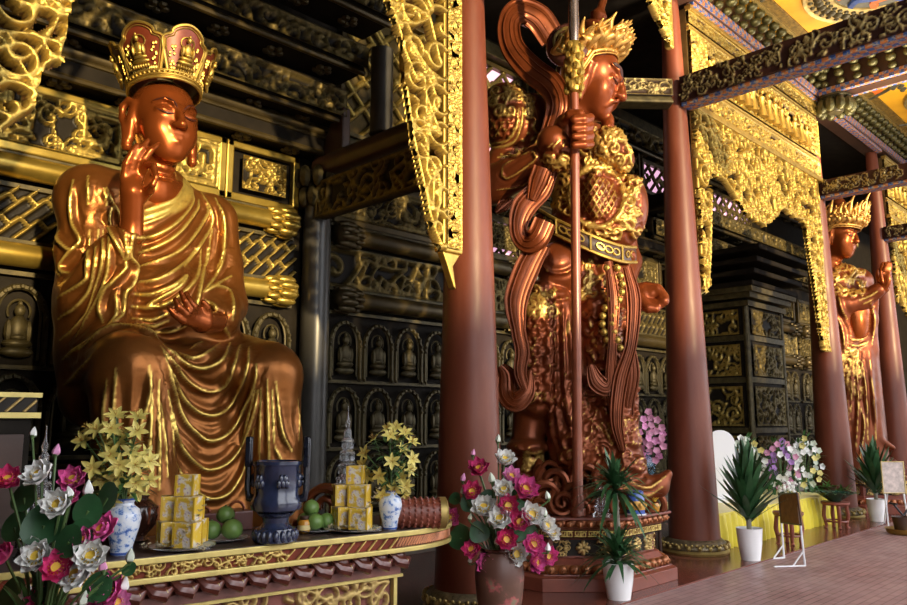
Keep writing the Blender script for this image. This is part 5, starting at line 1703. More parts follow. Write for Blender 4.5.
def inset(poly, d):
    n = len(poly); out = []
    for i in range(n):
        p, a, b = np.array(poly[i]), np.array(poly[i - 1]), np.array(poly[(i + 1) % n])
        e1, e2 = p - a, b - p; n1 = np.array([-e1[1], e1[0]]) / np.linalg.norm(e1); n2 = np.array([-e2[1], e2[0]]) / np.linalg.norm(e2)
        q = n1 + n2; q = q / (q @ n1) if q @ n1 > .3 else n1
        out.append(tuple(p + q * d))
    return out


z = .84
m = MB(); m.prism(inset(top, .012), .045, (0, 0, z - .045)); m.build('tabletop', M['altar_top'], al, False, bevel=.006)
m = MB(); m.prism(top, .036, (0, 0, z - .040)); m.prism(inset(top, .005), .032, (0, 0, z - .145)); m.build('gold_edge', M['edge_gold'], al, False, bevel=.006)
m = MB(); m.prism(inset(top, .03), .10, (0, 0, z - .13)); m.build('edge_board', M['red_wood'], al, False)
L = scroll_lines(1.25, .07, .07, 4, border=False); F_ = fret_lines(.85, .07, .085, True)
lines = [([(a + .0, b) for a, b in P_], r) for P_, r in F_] + [([(a + .85, b) for a, b in P_], r) for P_, r in L] + [([(a + 2.1, b) for a, b in P_], r) for P_, r in F_]
relief('edge_carving', (-2.95, .028, z - .112), UX, UZ, 2.95, .07, lines, .005, .022, M['gilt_red'], al)
m = MB()
for (x0, y0), (x1, y1) in zip(crom(arc, 5)[:-1], crom(arc, 5)[1:]):
    c = np.array([(x0 + x1) / 2, (y0 + y1) / 2]); t_ = np.array([x1 - x0, y1 - y0]); ln = np.linalg.norm(t_); t_ /= ln; nn = np.array([t_[1], -t_[0]])
    for q in range(2):
        b = c + nn * -.022 + t_ * (q - .5) * ln * .5
        m.tube([(b[0] - t_[0] * .02, b[1] - t_[1] * .02, z - .105), (b[0] + t_[0] * .02, b[1] + t_[1] * .02, z - .048)], .008, 5)
m.build('edge_carving', M['lotus_carve'], al)
# scalloped lotus row below the edge
m = MB(); x = -2.9
while x < .18:
    y_ = .07 if x < 0 else .07 + .3 * x * x
    m.tube([(x - .075, y_, z - .150), (x - .03, y_ - .03, z - .20), (x + .03, y_ - .035, z - .222), (x + .08, y_ - .02, z - .190)], [.012, .034, .044, .014], 8)
    m.ell((x + .0, y_ + .02, z - .18), (.075, .04, .05), nu=10, nv=6)
    x += .147
m.build('lotus_row', M['lotus_dark'], al)
m = MB(); x = -2.9
while x < .18:
    y_ = .02 if x < 0 else .02 + .3 * x * x
    for q in (0, .03): m.ell((x + .005 + q, y_ - .005, z - .205), (.012, .014, .018), nu=6, nv=5)
    m.tube([(x - .08, y_ + .045, z - .150), (x - .035, y_ + .0, z - .19), (x + .02, y_ - .005, z - .20)], .006, 5); x += .147
m.build('lotus_row_gilding', M['edge_gold'], al)
m = MB(); m.prism(inset(top, .10)[0:2] + [(.08, .10), (.08, .74)], .07, (0, 0, z - .31)); m.bbox((-2.9, .14, 0), (.02, .72, z - .24)); m.build('body', M['altar_red'], al, False, bevel=.006)
m = MB(); m.bbox((-2.95, .085, z - .318), (.09, .12, z - .300)); m.bbox((.025, .10, .0), (.052, .145, z - .31)); m.build('gold_bead', M['edge_gold'], al, False)
Wp, Hp = 2.86, .48
cur = []
for x0, sd in ((0.0, 3), (2.06, 5), (1.1, 9)): cur += [([(x0 + a, b) for a, b in P_], r) for P_, r in scroll_lines(.78, Hp, .17, sd, lambda a, b: b > .12 + .25 * abs(a - .4) or a > .6, border=False)]
cur += [([(q + .06 * math.cos(b), .16 + .06 * math.sin(b)), (q + .02 * math.cos(b), .16 + .02 * math.sin(b))], .022) for q in (.95, 1.95) for b in np.linspace(0, 2 * PI, 8)[:-1]]
relief('front_carving', (-2.86, .138, .04), UX, UZ, Wp, Hp, cur, .009, .04, M['gilt_altar'], al)


def tube_roll(name, label, p0, p1, r):
    t = thing(name, label, 'carved roll', tuple((np.array(p0) + np.array(p1)) / 2 - np.array([0, 0, r])))
    d = (np.array(p1) - np.array(p0)) / 2; Ln = np.linalg.norm(d) * 2; c = np.array([0, 0, r]); u = Vector(d).normalized()
    m = MB(); m.lathe([(r * .94, -Ln / 2), (r * .94, Ln / 2)], 24, c, u); m.build('roll', M['red_wood'], t)
    for s in (-1, 1):
        m = MB(); m.lathe([(r * .5, s * (Ln / 2 - .03)), (r * 1.05, s * (Ln / 2 - .03)), (r * 1.05, s * (Ln / 2 + .015)), (r * .8, s * (Ln / 2 + .03)), (r * .75, s * (Ln / 2 + .012)), (r * .4, s * (Ln / 2 + .012)), (r * .3, s * (Ln / 2 + .03)), (.005, s * (Ln / 2 + .03))][::s], 24, c, u)
        m.build('end_cap', M['dull_gold'], t)
    m = MB(); R_ = Vector((0, 0, 1)).rotation_difference(u).to_matrix()
    for k in range(18):
        a = 2 * PI * k / 18
        for j in range(9): m.ell(Vector(c) + u * (Ln * (-.42 + .105 * j)) + R_ @ Vector((r * .95 * math.cos(a + j * .17), r * .95 * math.sin(a + j * .17), 0)), (r * .12,) * 3, nu=6, nv=4)
    m.build('raised_studs', M['red_wood'], t)
    return t


tube_roll('carved_roll', 'carved wooden roll with gilt end cap on the rounded end of the altar', onZ(385, 513, .955), onZ(443, 512.5, .95), .105)

# scroll-ended wooden rest behind the incense burner
t = thing('scroll_rest', 'dark wooden rest with spiral scroll end behind the altar fruit', 'rest', tuple(A(322, 529)))
m = MB(); sp = spiral((0, 0), .13, 1.6, 0, 1, 40)
m.tube([RX * a + np.array([0, 0, .15 + b]) for a, b in sp], [.034 - .016 * i / 40 for i in range(40)], 8)
m.tube([RX * .13 + np.array([0, 0, .15]), RX * .05 + np.array([0, 0, .03]), -RX * .2 + np.array([0, 0, .03])], .035, 8)
m.tube([RX * a - AX * -.10 + np.array([0, 0, .15 + b]) for a, b in sp], [.034 - .016 * i / 40 for i in range(40)], 8)
m.build('scroll', M['warrior_plain'], t)
m = MB(); m.box((0, .02, .012), (.42, .16, .024), Matrix.Rotation(-PI / 4, 3, 'Z')); m.build('foot', M['dark_brown'], t, False)

# low wooden box with ring handles
t = thing('offering_box', 'low dark red wooden box with ring handles behind the plate of three green fruits', 'box', tuple(A(226, 532)), deg(-8))
m = MB(); m.bbox((-.19, 0, 0), (.19, .22, .13)); m.build('body', M['dark_red'], t, False, bevel=.01)
for x, r in ((-.13, .03), (.09, .055)):
    m = MB(); m.tube([(x + r * math.cos(a), .06, .13 + r * math.sin(a) * 1.1) for a in np.linspace(0, PI, 12)], .010, 6); m.build('handle', M['warrior_plain'], t)

# ------------------------------------------------------------------ incense burner
b0 = A(275, 542)
t = thing('incense_burner', 'large dark blue glazed incense burner with two upright handles on the altar', 'incense burner', tuple(b0), deg(-48)); t.scale = (.79, .79, 1.0)
S = .0064
m = MB(); m.lathe([(.155, 0), (.17, .01), (.165, .05), (.15, .085), (.115, .10), (.10, .12), (.105, .15), (.135, .165), (.15, .18)], 40); m.build('foot', M['blue_glaze'], t)
m = MB()
for k in range(20):
    a = 2 * PI * k / 20; m.ell((.158 * math.cos(a), .158 * math.sin(a), .045), (.026, .026, .038), nu=8, nv=6)
m.build('lotus_petals', M['blue_glaze'], t)
m = MB(); m.lathe([(.14, .18), (.195, .20), (.205, .235), (.195, .26), (.19, .272), (.18, .29), (.186, .46), (.198, .475), (.196, .495), (.172, .495), (.165, .30), (.02, .29)], 40)
for k in range(6):
    a = k * PI / 3
    for j in range(5): m.ell((.186 * math.cos(a + .08 * (j - 2)), .186 * math.sin(a + .08 * (j - 2)), .36 + .03 * (j % 2)), (.022, .022, .03), nu=8, nv=5)
m.build('bowl', M['blue_glaze'], t)
for s in (-1, 1):
    m = MB()
    m.tube([(s * .165, 0, .255), (s * .225, 0, .27), (s * .235, 0, .32), (s * .235, 0, .48), (s * .235, 0, .64)], [.028, .028, .026, .026, .028], 8)
    m.box((s * .235, 0, .55), (.045, .075, .19)); m.build('handle', M['blue_glaze_dark'], t, bevel=.008)

# small jar of oil
t = thing('oil_jar', 'small amber glass jar with dark cap beside the incense burner', 'jar', tuple(A(304, 533)))
m = MB(); m.lathe([(.034, 0), (.04, .006), (.042, .07), (.032, .085), (.028, .09)], 20); m.build('glass', M['amber'], t)
m = MB(); m.lathe([(.030, .088), (.032, .092), (.032, .112), (.005, .115)], 20); m.build('cap', M['dark_brown'], t)
m = MB(); m.lathe([(.043, .022), (.0432, .026), (.0432, .05), (.043, .054)], 20, close=False); m.build('paper_label', M['pale_gold'], t)

# ------------------------------------------------------------------ fruit on plates


def plate(label, p, r=.14):
    t = thing('plate', label, 'plate', tuple(p), 0, 'plates on the altar')
    m = MB(); m.lathe([(r * .5, 0), (r * .55, .004), (r * .98, .018), (r, .022), (r * .96, .022), (r * .5, .010), (.003, .010)], 32); m.build('dish', M['plate'], t)
    m = MB(); m.tube([(r * math.cos(a), r * math.sin(a), .022) for a in np.linspace(0, 2 * PI, 32, endpoint=False)], .003, 5, closed=True); m.build('rim', M['silver'], t)
    return t


def fruit(label, c, r, seed):
    R = random.Random(seed)
    t = thing('green_fruit', label, 'fruit', (c[0], c[1], c[2] - r * .95), R.uniform(0, 6), 'green fruit on the altar')
    m = MB(); m.lathe([(r * math.sin(q) * (1 + .05 * math.cos(q)), r * .95 - r * .95 * math.cos(q)) for q in np.linspace(.05, PI - .12, 14)] , 20); m.build('flesh', M['pomelo'], t)
    m = MB(); m.tube([(0, 0, r * 1.86), (.003, .002, r * 1.98)], [.010, .006], 6); m.build('stalk', M['stem'], t)


pl = A(224, 541); plate('plate of green fruits between the printed boxes and the incense burner', pl, .15)
up = np.array([0, 0, 1.])
for lab, (dx, dy, dz, r) in {'green fruit at the side nearer the printed boxes, on the plate before the ring-handled box': (-.075, -.02, .070, .060), 'green fruit at the side nearer the incense burner, on the plate before the ring-handled box': (.055, -.025, .076, .066), 'green fruit topmost on the plate before the ring-handled box': (-.01, .045, .155, .058)}.items():
    fruit(lab, pl + RX * dx + AX * dy + up * dz, r, int(dx * 100))
pr_ = A(316, 532); plate('plate of green fruits just behind the amber jar', pr_, .14)
for lab, (dx, dy, dz, r) in {'green fruit touching the burner side of the plate by the amber jar': (-.085, .05, .070, .055), 'front green fruit on the plate by the amber jar': (-.005, -.015, .070, .058), 'green fruit nearest the printed boxes, on the plate by the amber jar': (.062, .045, .068, .056), 'green fruit topmost on the plate by the amber jar': (-.045, .045, .155, .056)}.items():
    fruit(lab, pr_ + RX * dx + AX * dy + up * dz, r, int(dx * 100) + 3)

# ------------------------------------------------------------------ pyramids of printed cake boxes


def cake_box(label, c, s, rz, grp):
    t = thing('cake_box', label, 'box', tuple(c), rz, grp)
    m = MB(); m.bbox((-s / 2, -s / 2, 0), (s / 2, s / 2, s * 1.2)); m.m = 1
    for i in (-1, 1):
        for j in (-1, 1): m.bbox((i * s * .5 - .006, j * s * .5 - .006, .002), (i * s * .5 + .006, j * s * .5 + .006, s * 1.195))
    m.build('carton', [M['print'], M['box_yellow']], t, False)
    m = MB(); m.bbox((-s / 2 - .002, -s / 2 - .002, s * 1.0), (s / 2 + .002, s / 2 + .002, s * 1.195)); m.build('lid', M['print'], t, False, bevel=.003)


def paper_flowers(label, p, r, seed, rise=()):
    R = random.Random(seed); t = thing('paper_garland', label, 'garland', tuple(p))
    m = MB()
    pts = [(R.uniform(-1, 1) * r, -R.uniform(.3, .75) * r, R.uniform(.012, .05)) for _ in range(26)] + list(rise)
    for x, y, z_ in pts:
        b = RX * x + AX * y + up * z_
        for k in range(5):
            a = k * 1.26 + R.random(); d = np.array([math.cos(a), math.sin(a), R.uniform(.2, 1)]); d /= np.linalg.norm(d); s_ = np.cross(d, up) * .008
            e = b + d * R.uniform(.018, .034)
            m.add([tuple(b - s_ * .5), tuple((b + e) / 2 - s_ + up * .004), tuple(e), tuple((b + e) / 2 + s_ - up * .002)], [(0, 1, 2, 3)])
    m.build('paper_petals', M['paper_gold'], t)
    m = MB(); m.tube([tuple(RX * x_ * r + AX * (-.62 + .25 * x_ * x_) * r + up * .012) for x_ in np.linspace(-1, 1, 12)], .004, 5); m.build('wire', M['silver'], t)
    return t


def box_pile(px, py, side, s=.115):
    p = A(px, py); plate('tray under the yellow boxes, ' + side, p, .19)
    g = 'printed yellow boxes in piles on the altar'
    b = p + up * .022; q = deg(-45 - 22)
    e1 = np.array([math.cos(q), math.sin(q), 0]); e2 = np.array([-math.sin(q), math.cos(q), 0]); h = s * 1.205
    sp_ = RX; dp = AX
    for lab, off, lev, a in (('printed yellow box, front one of the bottom layer, %s', RX * .050 - AX * .06, 0, .22), ('printed yellow box, left one of the bottom layer, %s', -RX * .078 - AX * .0, 0, .95), ('printed yellow box, back of the bottom layer, %s', RX * .03 + AX * .10, 0, .22),
                             ('printed yellow box, front one of the middle layer, %s', RX * .032 - AX * .0, 1, .22), ('printed yellow box, back one of the middle layer, %s', -RX * .090 + AX * .05, 1, .75), ('single printed yellow box on top, %s', RX * .00 + AX * .04, 2, .35)):
        cake_box(lab % side, b + off + up * (h + .002) * lev, s * (1 if lev < 2 else .88), q + a, g)
    paper_flowers('gilt paper flowers round the yellow boxes, ' + side, p, .19, px, [(RX_ * .02 + .02, -.14 - .0 * RX_, .05 + .03 * RX_) for RX_ in range(9)])


box_pile(182, 549, 'pile by the lotus bouquet'); box_pile(354, 531, 'pile by the carved roll', .118)

# ------------------------------------------------------------------ blue and white vases with lilies


def vase_bw(label, p, s=1.0):
    t = thing('porcelain_vase', label, 'vase', tuple(p), 0, 'blue and white vases on the altar')
    m = MB(); m.lathe([(.052 * s, 0), (.055 * s, .01 * s), (.06 * s, .05 * s), (.085 * s, .14 * s), (.092 * s, .19 * s), (.08 * s, .235 * s), (.052 * s, .258 * s), (.05 * s, .27 * s), (.066 * s, .292 * s), (.062 * s, .294 * s), (.044 * s, .272 * s), (.045 * s, .2 * s), (.005, .02)], 32); m.build('body', M['porcelain'], t)
    m = MB(); m.lathe([(.064 * s, .286 * s), (.067 * s, .293 * s), (.060 * s, .295 * s)], 32, close=False); m.lathe([(.0535 * s, .002), (.0565 * s, .010 * s), (.056 * s, .016 * s)], 32, close=False); m.build('blue_band', M['cobalt'], t)


def petal(m, base, d, n, L, W, curl, k=6, cup=.0):
    """a pointed petal from base along d, curling away along -n"""
    d = Vector(d).normalized(); n = Vector(n); n = (n - d * n.dot(d)).normalized(); s = d.cross(n); rows = []
    for i in range(k + 1):
        t = i / k; wv = W * math.sin(PI * min(1, t * .93 + .07)) ** .75 if t < 1 else 0.001
        c = Vector(base) + d * (L * t) + n * (curl * L * t * t)
        rows.append([c + s * (wv * x) + n * (cup * W * x * x) for x in (-1, -.5, 0, .5, 1)])
    m.surf(rows)


def lily(t, c, face, s, R, mats=('lily', 'lily_centre')):
    m = MB(); f = Vector(face).normalized(); a_ = f.orthogonal().normalized(); b_ = f.cross(a_); o = R.uniform(0, 6)
    for k in range(6):
        a = o + k * PI / 3; rad = a_ * math.cos(a) + b_ * math.sin(a)
        petal(m, Vector(c) - f * s * .3, rad * .9 + f * .55, f, s * 1.0, s * (.25 if k % 2 else .19), -.32, 5, .25)
    o_ = m.build('lily_flower', M[mats[0]], t)
    m = MB()
    for k in range(5):
        a = k * 1.26; rad = a_ * math.cos(a) + b_ * math.sin(a); e = Vector(c) + f * s * .45 + rad * s * .25
        m.tube([Vector(c) - f * s * .2, e], s * .02, 4); m.ell(e, s * .05, nu=5, nv=4)
    m.build('stamens', M[mats[1]], o_)


def leaf_blade(m, p, d, L, W, droop, k=6):
    d = Vector(d).normalized(); s = d.cross(Vector((0, 0, 1)))
    s = s.normalized() if s.length > .05 else Vector((1, 0, 0)); rows = []
    for i in range(k + 1):
        t = i / k; c = Vector(p) + d * (L * t) + Vector((0, 0, -droop * L * t * t)); wv = W * (math.sin(PI * (t * .9 + .1)) ** .8 if t < .999 else .02)
        rows.append([c - s * wv, c + Vector((0, 0, -.15 * wv)), c + s * wv])
    m.surf(rows)


def lily_bunch(label, mouth, c, rx, rz, n, s, seed):
    R = random.Random(seed); t = thing('lily_bouquet', label, 'bouquet', tuple(mouth), 0, 'lily bouquets on the altar'); mo = np.array(mouth)
    st = MB(); pts = []
    for i in range(n * 40):
        if len(pts) >= n: break
        a, q = R.uniform(0, 2 * PI), R.random() ** .5; dz = R.uniform(-1, 1)
        lim = math.sqrt(max(0, 1 - dz * dz)); d = np.array([math.cos(a) * lim * q, math.sin(a) * lim * q, dz])
        if d @ AX > .35 or np.linalg.norm(d) < .45: continue
        p = np.array(c) + d * np.array([rx, rx, rz])
        if any(np.linalg.norm(p - x) < s * 1.25 for x, _ in pts): continue
        pts.append((p, d))
    for p, d in pts:
        f = d * .7 - AX * .55 + np.array([R.uniform(-.3, .3), R.uniform(-.3, .3), .15]); lily(t, tuple(p - mo), tuple(f), s, R)
        mid = (np.array(c) * .6 + p * .4 + mo * .0) - mo; mid[2] -= .05
        st.tube([(0, 0, -.06), tuple(mid * .6), tuple(p - mo - f * s * .3)], .005, 5)
    st.build('stems', M['stem'], t)
    lf = MB()
    for i in range(110):
        a = R.uniform(0, 2 * PI); z_ = R.uniform(.05, .75) * ((np.array(c) - mo)[2] + rz); q = R.uniform(.1, .75) * rx
        base = np.array([math.cos(a) * q * .6, math.sin(a) * q * .6, z_]) + (np.array(c) - mo) * np.array([1, 1, 0]) * min(1, z_ / .3)
        leaf_blade(lf, base, (math.cos(a), math.sin(a), R.uniform(-.1, .8)), R.uniform(.08, .16), .014, R.uniform(.1, .5))
    lf.build('leaves', M['green'], t)
    return t


p = A(390, 529); vase_bw('blue and white porcelain vase at the rounded end of the altar', p, .9)
lily_bunch('yellow lily bouquet in the vase at the altar\'s rounded end', p + up * .262, onD(391, 462, 5.55), .21, .28, 26, .064, 4)
p = A(117, 556); p = p + AX * .05; vase_bw('larger blue and white porcelain vase half hidden by the lotus bouquet', p, 1.05)
lily_bunch('fuller yellow lily bouquet, between the lotus bouquet and the seated statue\'s knee', p + up * .305, onD(118, 458, 4.5), .225, .27, 32, .070, 7)

# round dark jar
t = thing('brown_jar', 'round dark brown glazed jar with red pattern behind the larger porcelain vase', 'jar', tuple(A(136, 541)))
m = MB(); m.lathe([(.065, 0), (.08, .008), (.055, .03), (.07, .05), (.115, .10), (.125, .16), (.11, .22), (.075, .25), (.06, .262), (.068, .28), (.04, .28)], 28); m.m = 1
for k in range(9):
    a = k * .698; m.tube([(.118 * math.cos(a) * (1 + .05 * math.sin(q * 2)), .118 * math.sin(a) * (1 + .05 * math.sin(q * 2)), .16 + .05 * q) for q in (-1, 0, 1)], .009, 5)
m.build('body', [M['brown_glaze'], M['orange_lac']], t)
m = MB(); m.lathe([(.058, .268), (.072, .280), (.060, .286)], 28, close=False); m.build('rim', M['brown_glaze'], t)

# ------------------------------------------------------------------ crystal pagodas


def crystal(label, p, tiers, H_, r0, cat='ornament'):
    t = thing('crystal_pagoda', label, cat, tuple(p), 0, 'crystal pagodas')
    m = MB(); m.lathe([(r0, 0), (r0, .03), (r0 * .8, .05)], 8); m.build('base', M['glass'], t, False)
    for k in range(tiers):
        r = r0 * (.92 - .62 * k / tiers); z0_ = .05 + (H_ * .72 - .05) * k / tiers; h = (H_ * .72 - .05) / tiers
        m = MB(); m.lathe([(r * .55, z0_), (r * .55, z0_ + h * .55), (r * 1.0, z0_ + h * .62), (r * .9, z0_ + h * .75), (r * .5, z0_ + h)], 8)
        for q in range(8): m.ell((r * .8 * math.cos(q * PI / 4), r * .8 * math.sin(q * PI / 4), z0_ + h * .3), (r * .10, r * .10, h * .28), nu=6, nv=5)
        m.build('tier', M['glass'], t, False)
    m = MB(); m.lathe([(r0 * .22, H_ * .72), (r0 * .25, H_ * .76), (r0 * .10, H_ * .80), (r0 * .16, H_ * .84), (r0 * .05, H_ * .9), (.003, H_)], 10); m.build('finial', M['glass'], t)


crystal('clear crystal pagoda between the yellow boxes and the smaller porcelain vase', onZ(346, 519, ZT), 6, .86, .13)
crystal('clear crystal pagoda under the black cabinet, behind the lotus bouquet', onZ(36, 560, ZT), 5, .72, .12)

# tall dark cabinet with gilt cornice at the left
q0 = onY(30, 404, 5.35)
t = thing('dark_cabinet', 'tall black cabinet with gilt carved cornice behind the lotus bouquet', 'cabinet', (q0[0] - .27, 5.75, .015))
m = MB(); m.bbox((-.75, -.36, 0), (.30, .3, 1.62)); m.build('body', M['black_wood'], t, False, bevel=.01)
m = MB(); m.bbox((-.8, -.40, 1.60), (.34, .34, 1.635)); m.bbox((-.8, -.40, 1.73), (.34, .34, 1.76)); m.build('cornice', M['edge_gold'], t, False)
m = MB(); m.bbox((-.78, -.385, 1.63), (.32, .32, 1.735)); m.build('cornice_board', M['black_wood'], t, False)
relief('cornice_carving', (-.77, -.387, 1.64), UX, UZ, 1.08, .09, fret_lines(1.08, .09, .1, True), .006, .012, M['gilt_dark2'], t)
m = MB()
for x in (-.72, -.20): m.bbox((x, -.375, .15), (x + .46, -.36, 1.5))
m.build('door', M['dark_brown'], t, False, bevel=.01)
def cloth_mat():
    t = NT('yellow_satin'); t.set(Base_Color=t.ramp(t.noise(t.coords(1), 3, 3), [(.3, (.62, .50, .015)), (.7, (.72, .60, .03))]), Roughness=.45, Sheen_Weight=.3)
    return t.mat


M['yellow_cloth'] = cloth_mat()
M['white_metal'] = plain('white_paint', (.74, .74, .76), .35)
M['brown_board'] = plain('cork_board', (.30, .135, .035), .7, 0, .3, 12)
M['bowl_green'] = plain('dark_green_glaze', (.02, .06, .04), .2)
M['fern'] = plain('fern_green', (.07, .20, .035), .5, 0, .35, 9)
M['pale_picture'] = plain('pale_print', (.50, .42, .38), .5, 0, .3, 14)
M['orchid'] = plain('pink_orchid_petal', (.55, .24, .36), .5, 0, .25, 14); M['orchid_v'] = plain('violet_orchid_petal', (.33, .16, .42), .5, 0, .3, 14); M['pale_y'] = plain('pale_yellow_petal', (.68, .60, .20), .5, 0, .2, 14)
M['tin_orange'] = plain('orange_gold_print', (.55, .30, .06), .35, .3)
# ------------------------------------------------------------------ lotus bouquets in floor vases
def lotus(t, c, face, s, R, col):
    f = Vector(face).normalized(); a_ = f.orthogonal().normalized(); b_ = f.cross(a_)
    m = MB()
    for ring, (n, L, W, op, cup) in enumerate(((8, 1.0, .36, 1.38, .30), (8, .95, .34, 1.12, .35), (6, .72, .26, .85, .4))):
        o = R.uniform(0, 1)
        for k in range(n):
            a = o + 2 * PI * (k + .3 * ring) / n; rad = a_ * math.cos(a) + b_ * math.sin(a); q = op + R.uniform(-.1, .1)
            d = rad * math.sin(q) + f * math.cos(q); petal(m, Vector(c) - f * s * .25, d, f, s * L * R.uniform(.9, 1.05), s * W, .38, 5, .45)
    o_ = m.build('lotus_flower', M[col], t)
    m = MB(); b = Vector(c) - f * s * .02
    m.lathe([(s * .14, 0), (s * .27, s * .16), (s * .25, s * .2), (.001, s * .19)], 10, b, f)
    for k in range(12):
        a = k * .524; rad = a_ * math.cos(a) + b_ * math.sin(a); m.tube([b, b + f * s * .20 + rad * s * .40], [s * .02, s * .035], 4)
    m.build('flower_centre', M['lotus_yellow'], o_)


def lotus_bud(t, c, s, R, col, up_=(0, 0, 1)):
    m = MB(); u = Vector(up_) + Vector((R.uniform(-.3, .3), R.uniform(-.3, .3), 0)); m.lathe([(s * .1, -s * .6), (s * .42, -s * .25), (s * .5, 0), (s * .40, s * .4), (s * .2, s * .8), (.002, s * 1.05)], 10, c, u.normalized(), wob=lambda a, i: 1 + .06 * math.cos(5 * a))
    o_ = m.build('lotus_bud', M[col], t)
    m = MB(); m.lathe([(.006, -s * .8), (s * .2, -s * .6), (s * .44, -s * .25), (s * .35, -s * .1)], 8, c, u.normalized(), close=False); m.build('calyx', M['stem'], o_)


def lotus_leaf(m, c, face, r, R, fold=.25):
    f = Vector(face).normalized(); a_ = f.orthogonal().normalized(); b_ = f.cross(a_); rows = [[Vector(c)] * 17]
    for q in (.35, .7, 1.0):
        rows.append([Vector(c) + (a_ * math.cos(2 * PI * k / 16) + b_ * math.sin(2 * PI * k / 16)) * (r * q * (1 + .08 * math.cos(3 * 2 * PI * k / 16))) + f * (fold * r * q * q * (.5 + .5 * math.cos(2 * 2 * PI * k / 16 + 1))) for k in range(17)])
    m.surf(rows)


def lotus_bouquet(label, mouth, D, flowers, buds, leaves, s, seed, blades=6):
    R = random.Random(seed); mo = np.array(mouth); t = thing('lotus_bouquet', label, 'bouquet', tuple(mouth), 0, 'lotus bouquets')
    cen = np.array([np.mean([f[0] for f in flowers]), np.mean([f[1] for f in flowers])]); span = max(abs(f[0] - cen[0]) for f in flowers)
    st = MB()

    def place(x, y):
        q = ((x - cen[0]) / span) ** 2 + ((y - cen[1]) / (span * 1.1)) ** 2
        return onD(x, y, D + .28 * min(q, 1.3) - .18 + R.uniform(-.05, .05)) - mo

    def stem(e, r=.007):
        e = Vector(e); mid = Vector((e.x * .45, e.y * .45, e.z * .55 - .02)); st.tube([tuple(p) for p in crom([(R.uniform(-.03, .03), R.uniform(-.03, .03), -.16), mid, e], 5)], r, 5)
    for x, y, col, sc in flowers:
        p = place(x, y); out = p + np.array([0, 0, .05]); out = out / (np.linalg.norm(out) + .01)
        f = -AX * 1.0 + out * .45 + np.array([R.uniform(-.35, .35), R.uniform(-.35, .35), .22]); lotus(t, tuple(p), tuple(f), s * sc, R, col); stem(p - f / np.linalg.norm(f) * s * .3)
    for x, y, col, sc in buds:
        p = place(x, y); lotus_bud(t, tuple(p), s * sc * .55, R, col); stem(p - up * s * .3, .006)
    for x, y, r in leaves:
        p = place(x, y) + AX * .08; m = MB(); r = r * .72; lotus_leaf(m, tuple(p), tuple(-AX * .8 + RX * R.uniform(-.5, .5) + up * R.uniform(.1, .6)), r, R); m.build('lotus_leaf', M['lotus_leaf'], t); stem(p)
    st.build('stems', M['stem'], t)
    m = MB()
    for i in range(blades):
        a = R.uniform(0, 2 * PI); leaf_blade(m, (0, 0, 0), (math.cos(a) * .5, math.sin(a) * .5, 1), R.uniform(.3, .55), .02, .3)
    m.build('blades', M['green'], t)
    return t


M['lotus_pink'] = plain('pink_lotus_petal', (.74, .11, .34), .5, 0, .5, 12)
M['lotus_red'] = plain('deep_rose_lotus_petal', (.66, .05, .20), .5, 0, .4, 12)
M['lotus_rose'] = plain('light_pink_lotus_petal', (.78, .30, .54), .5, 0, .4, 12)
M['lotus_white'] = plain('white_lotus_petal', (.82, .82, .79), .5, 0, .08, 12)
M['lotus_bud_white'] = plain('greenish_white_bud', (.60, .66, .54), .5, 0, .15, 12)
M['lotus_yellow'] = plain('lotus_centre_yellow', (.75, .50, .05), .5)
M['lotus_leaf'] = plain('lotus_leaf_green', (.024, .09, .03), .45, 0, .45, 6)
M['clay'] = None


def clay_mat():
    t = NT('brown_clay_with_painting'); v = t.coords(1)
    n = t.noise(v, 7, 4)
    c = t.ramp(n, [(.42, (.115, .052, .032)), (.55, (.14, .065, .042)), (.60, (.42, .10, .10)), (.66, (.24, .20, .12))])
    s = t.node('ShaderNodeSeparateXYZ', {'Vector': v}); band = t.ramp(t.math('MULTIPLY', s.outputs[2], 1.5), [(.27, (0, 0, 0)), (.31, (1, 1, 1)), (.62, (1, 1, 1)), (.72, (0, 0, 0))])
    t.set(Base_Color=t.mix(band, (.10, .042, .028), c), Roughness=.45)
    return t.mat


M['clay'] = clay_mat()


def floor_vase(label, p, r, h):
    t = thing('clay_vase', label, 'vase', tuple(p), 0, 'clay floor vases')
    m = MB(); m.lathe([(r * .62, 0), (r * .66, .02), (r * .70, h * .12), (r * .92, h * .45), (r, h * .68), (r * .96, h * .82), (r * .80, h * .93), (r * .72, h * .96), (r * .80, h), (r * .68, h), (r * .62, h * .9), (r * .5, h * .5), (.01, h * .4)], 36); m.build('body', M['clay'], t)
    m = MB(); m.lathe([(r * .735, h * .955), (r * .82, h * .985), (r * .80, h * 1.002), (r * .72, h * 1.0)], 36, close=False); m.build('rim', M['brown_glaze'], t)
    m = MB(); m.lathe([(r * .635, 0), (r * .69, .02), (r * .70, .05)], 36, close=False); m.build('foot_ring', M['brown_glaze'], t)
    return t


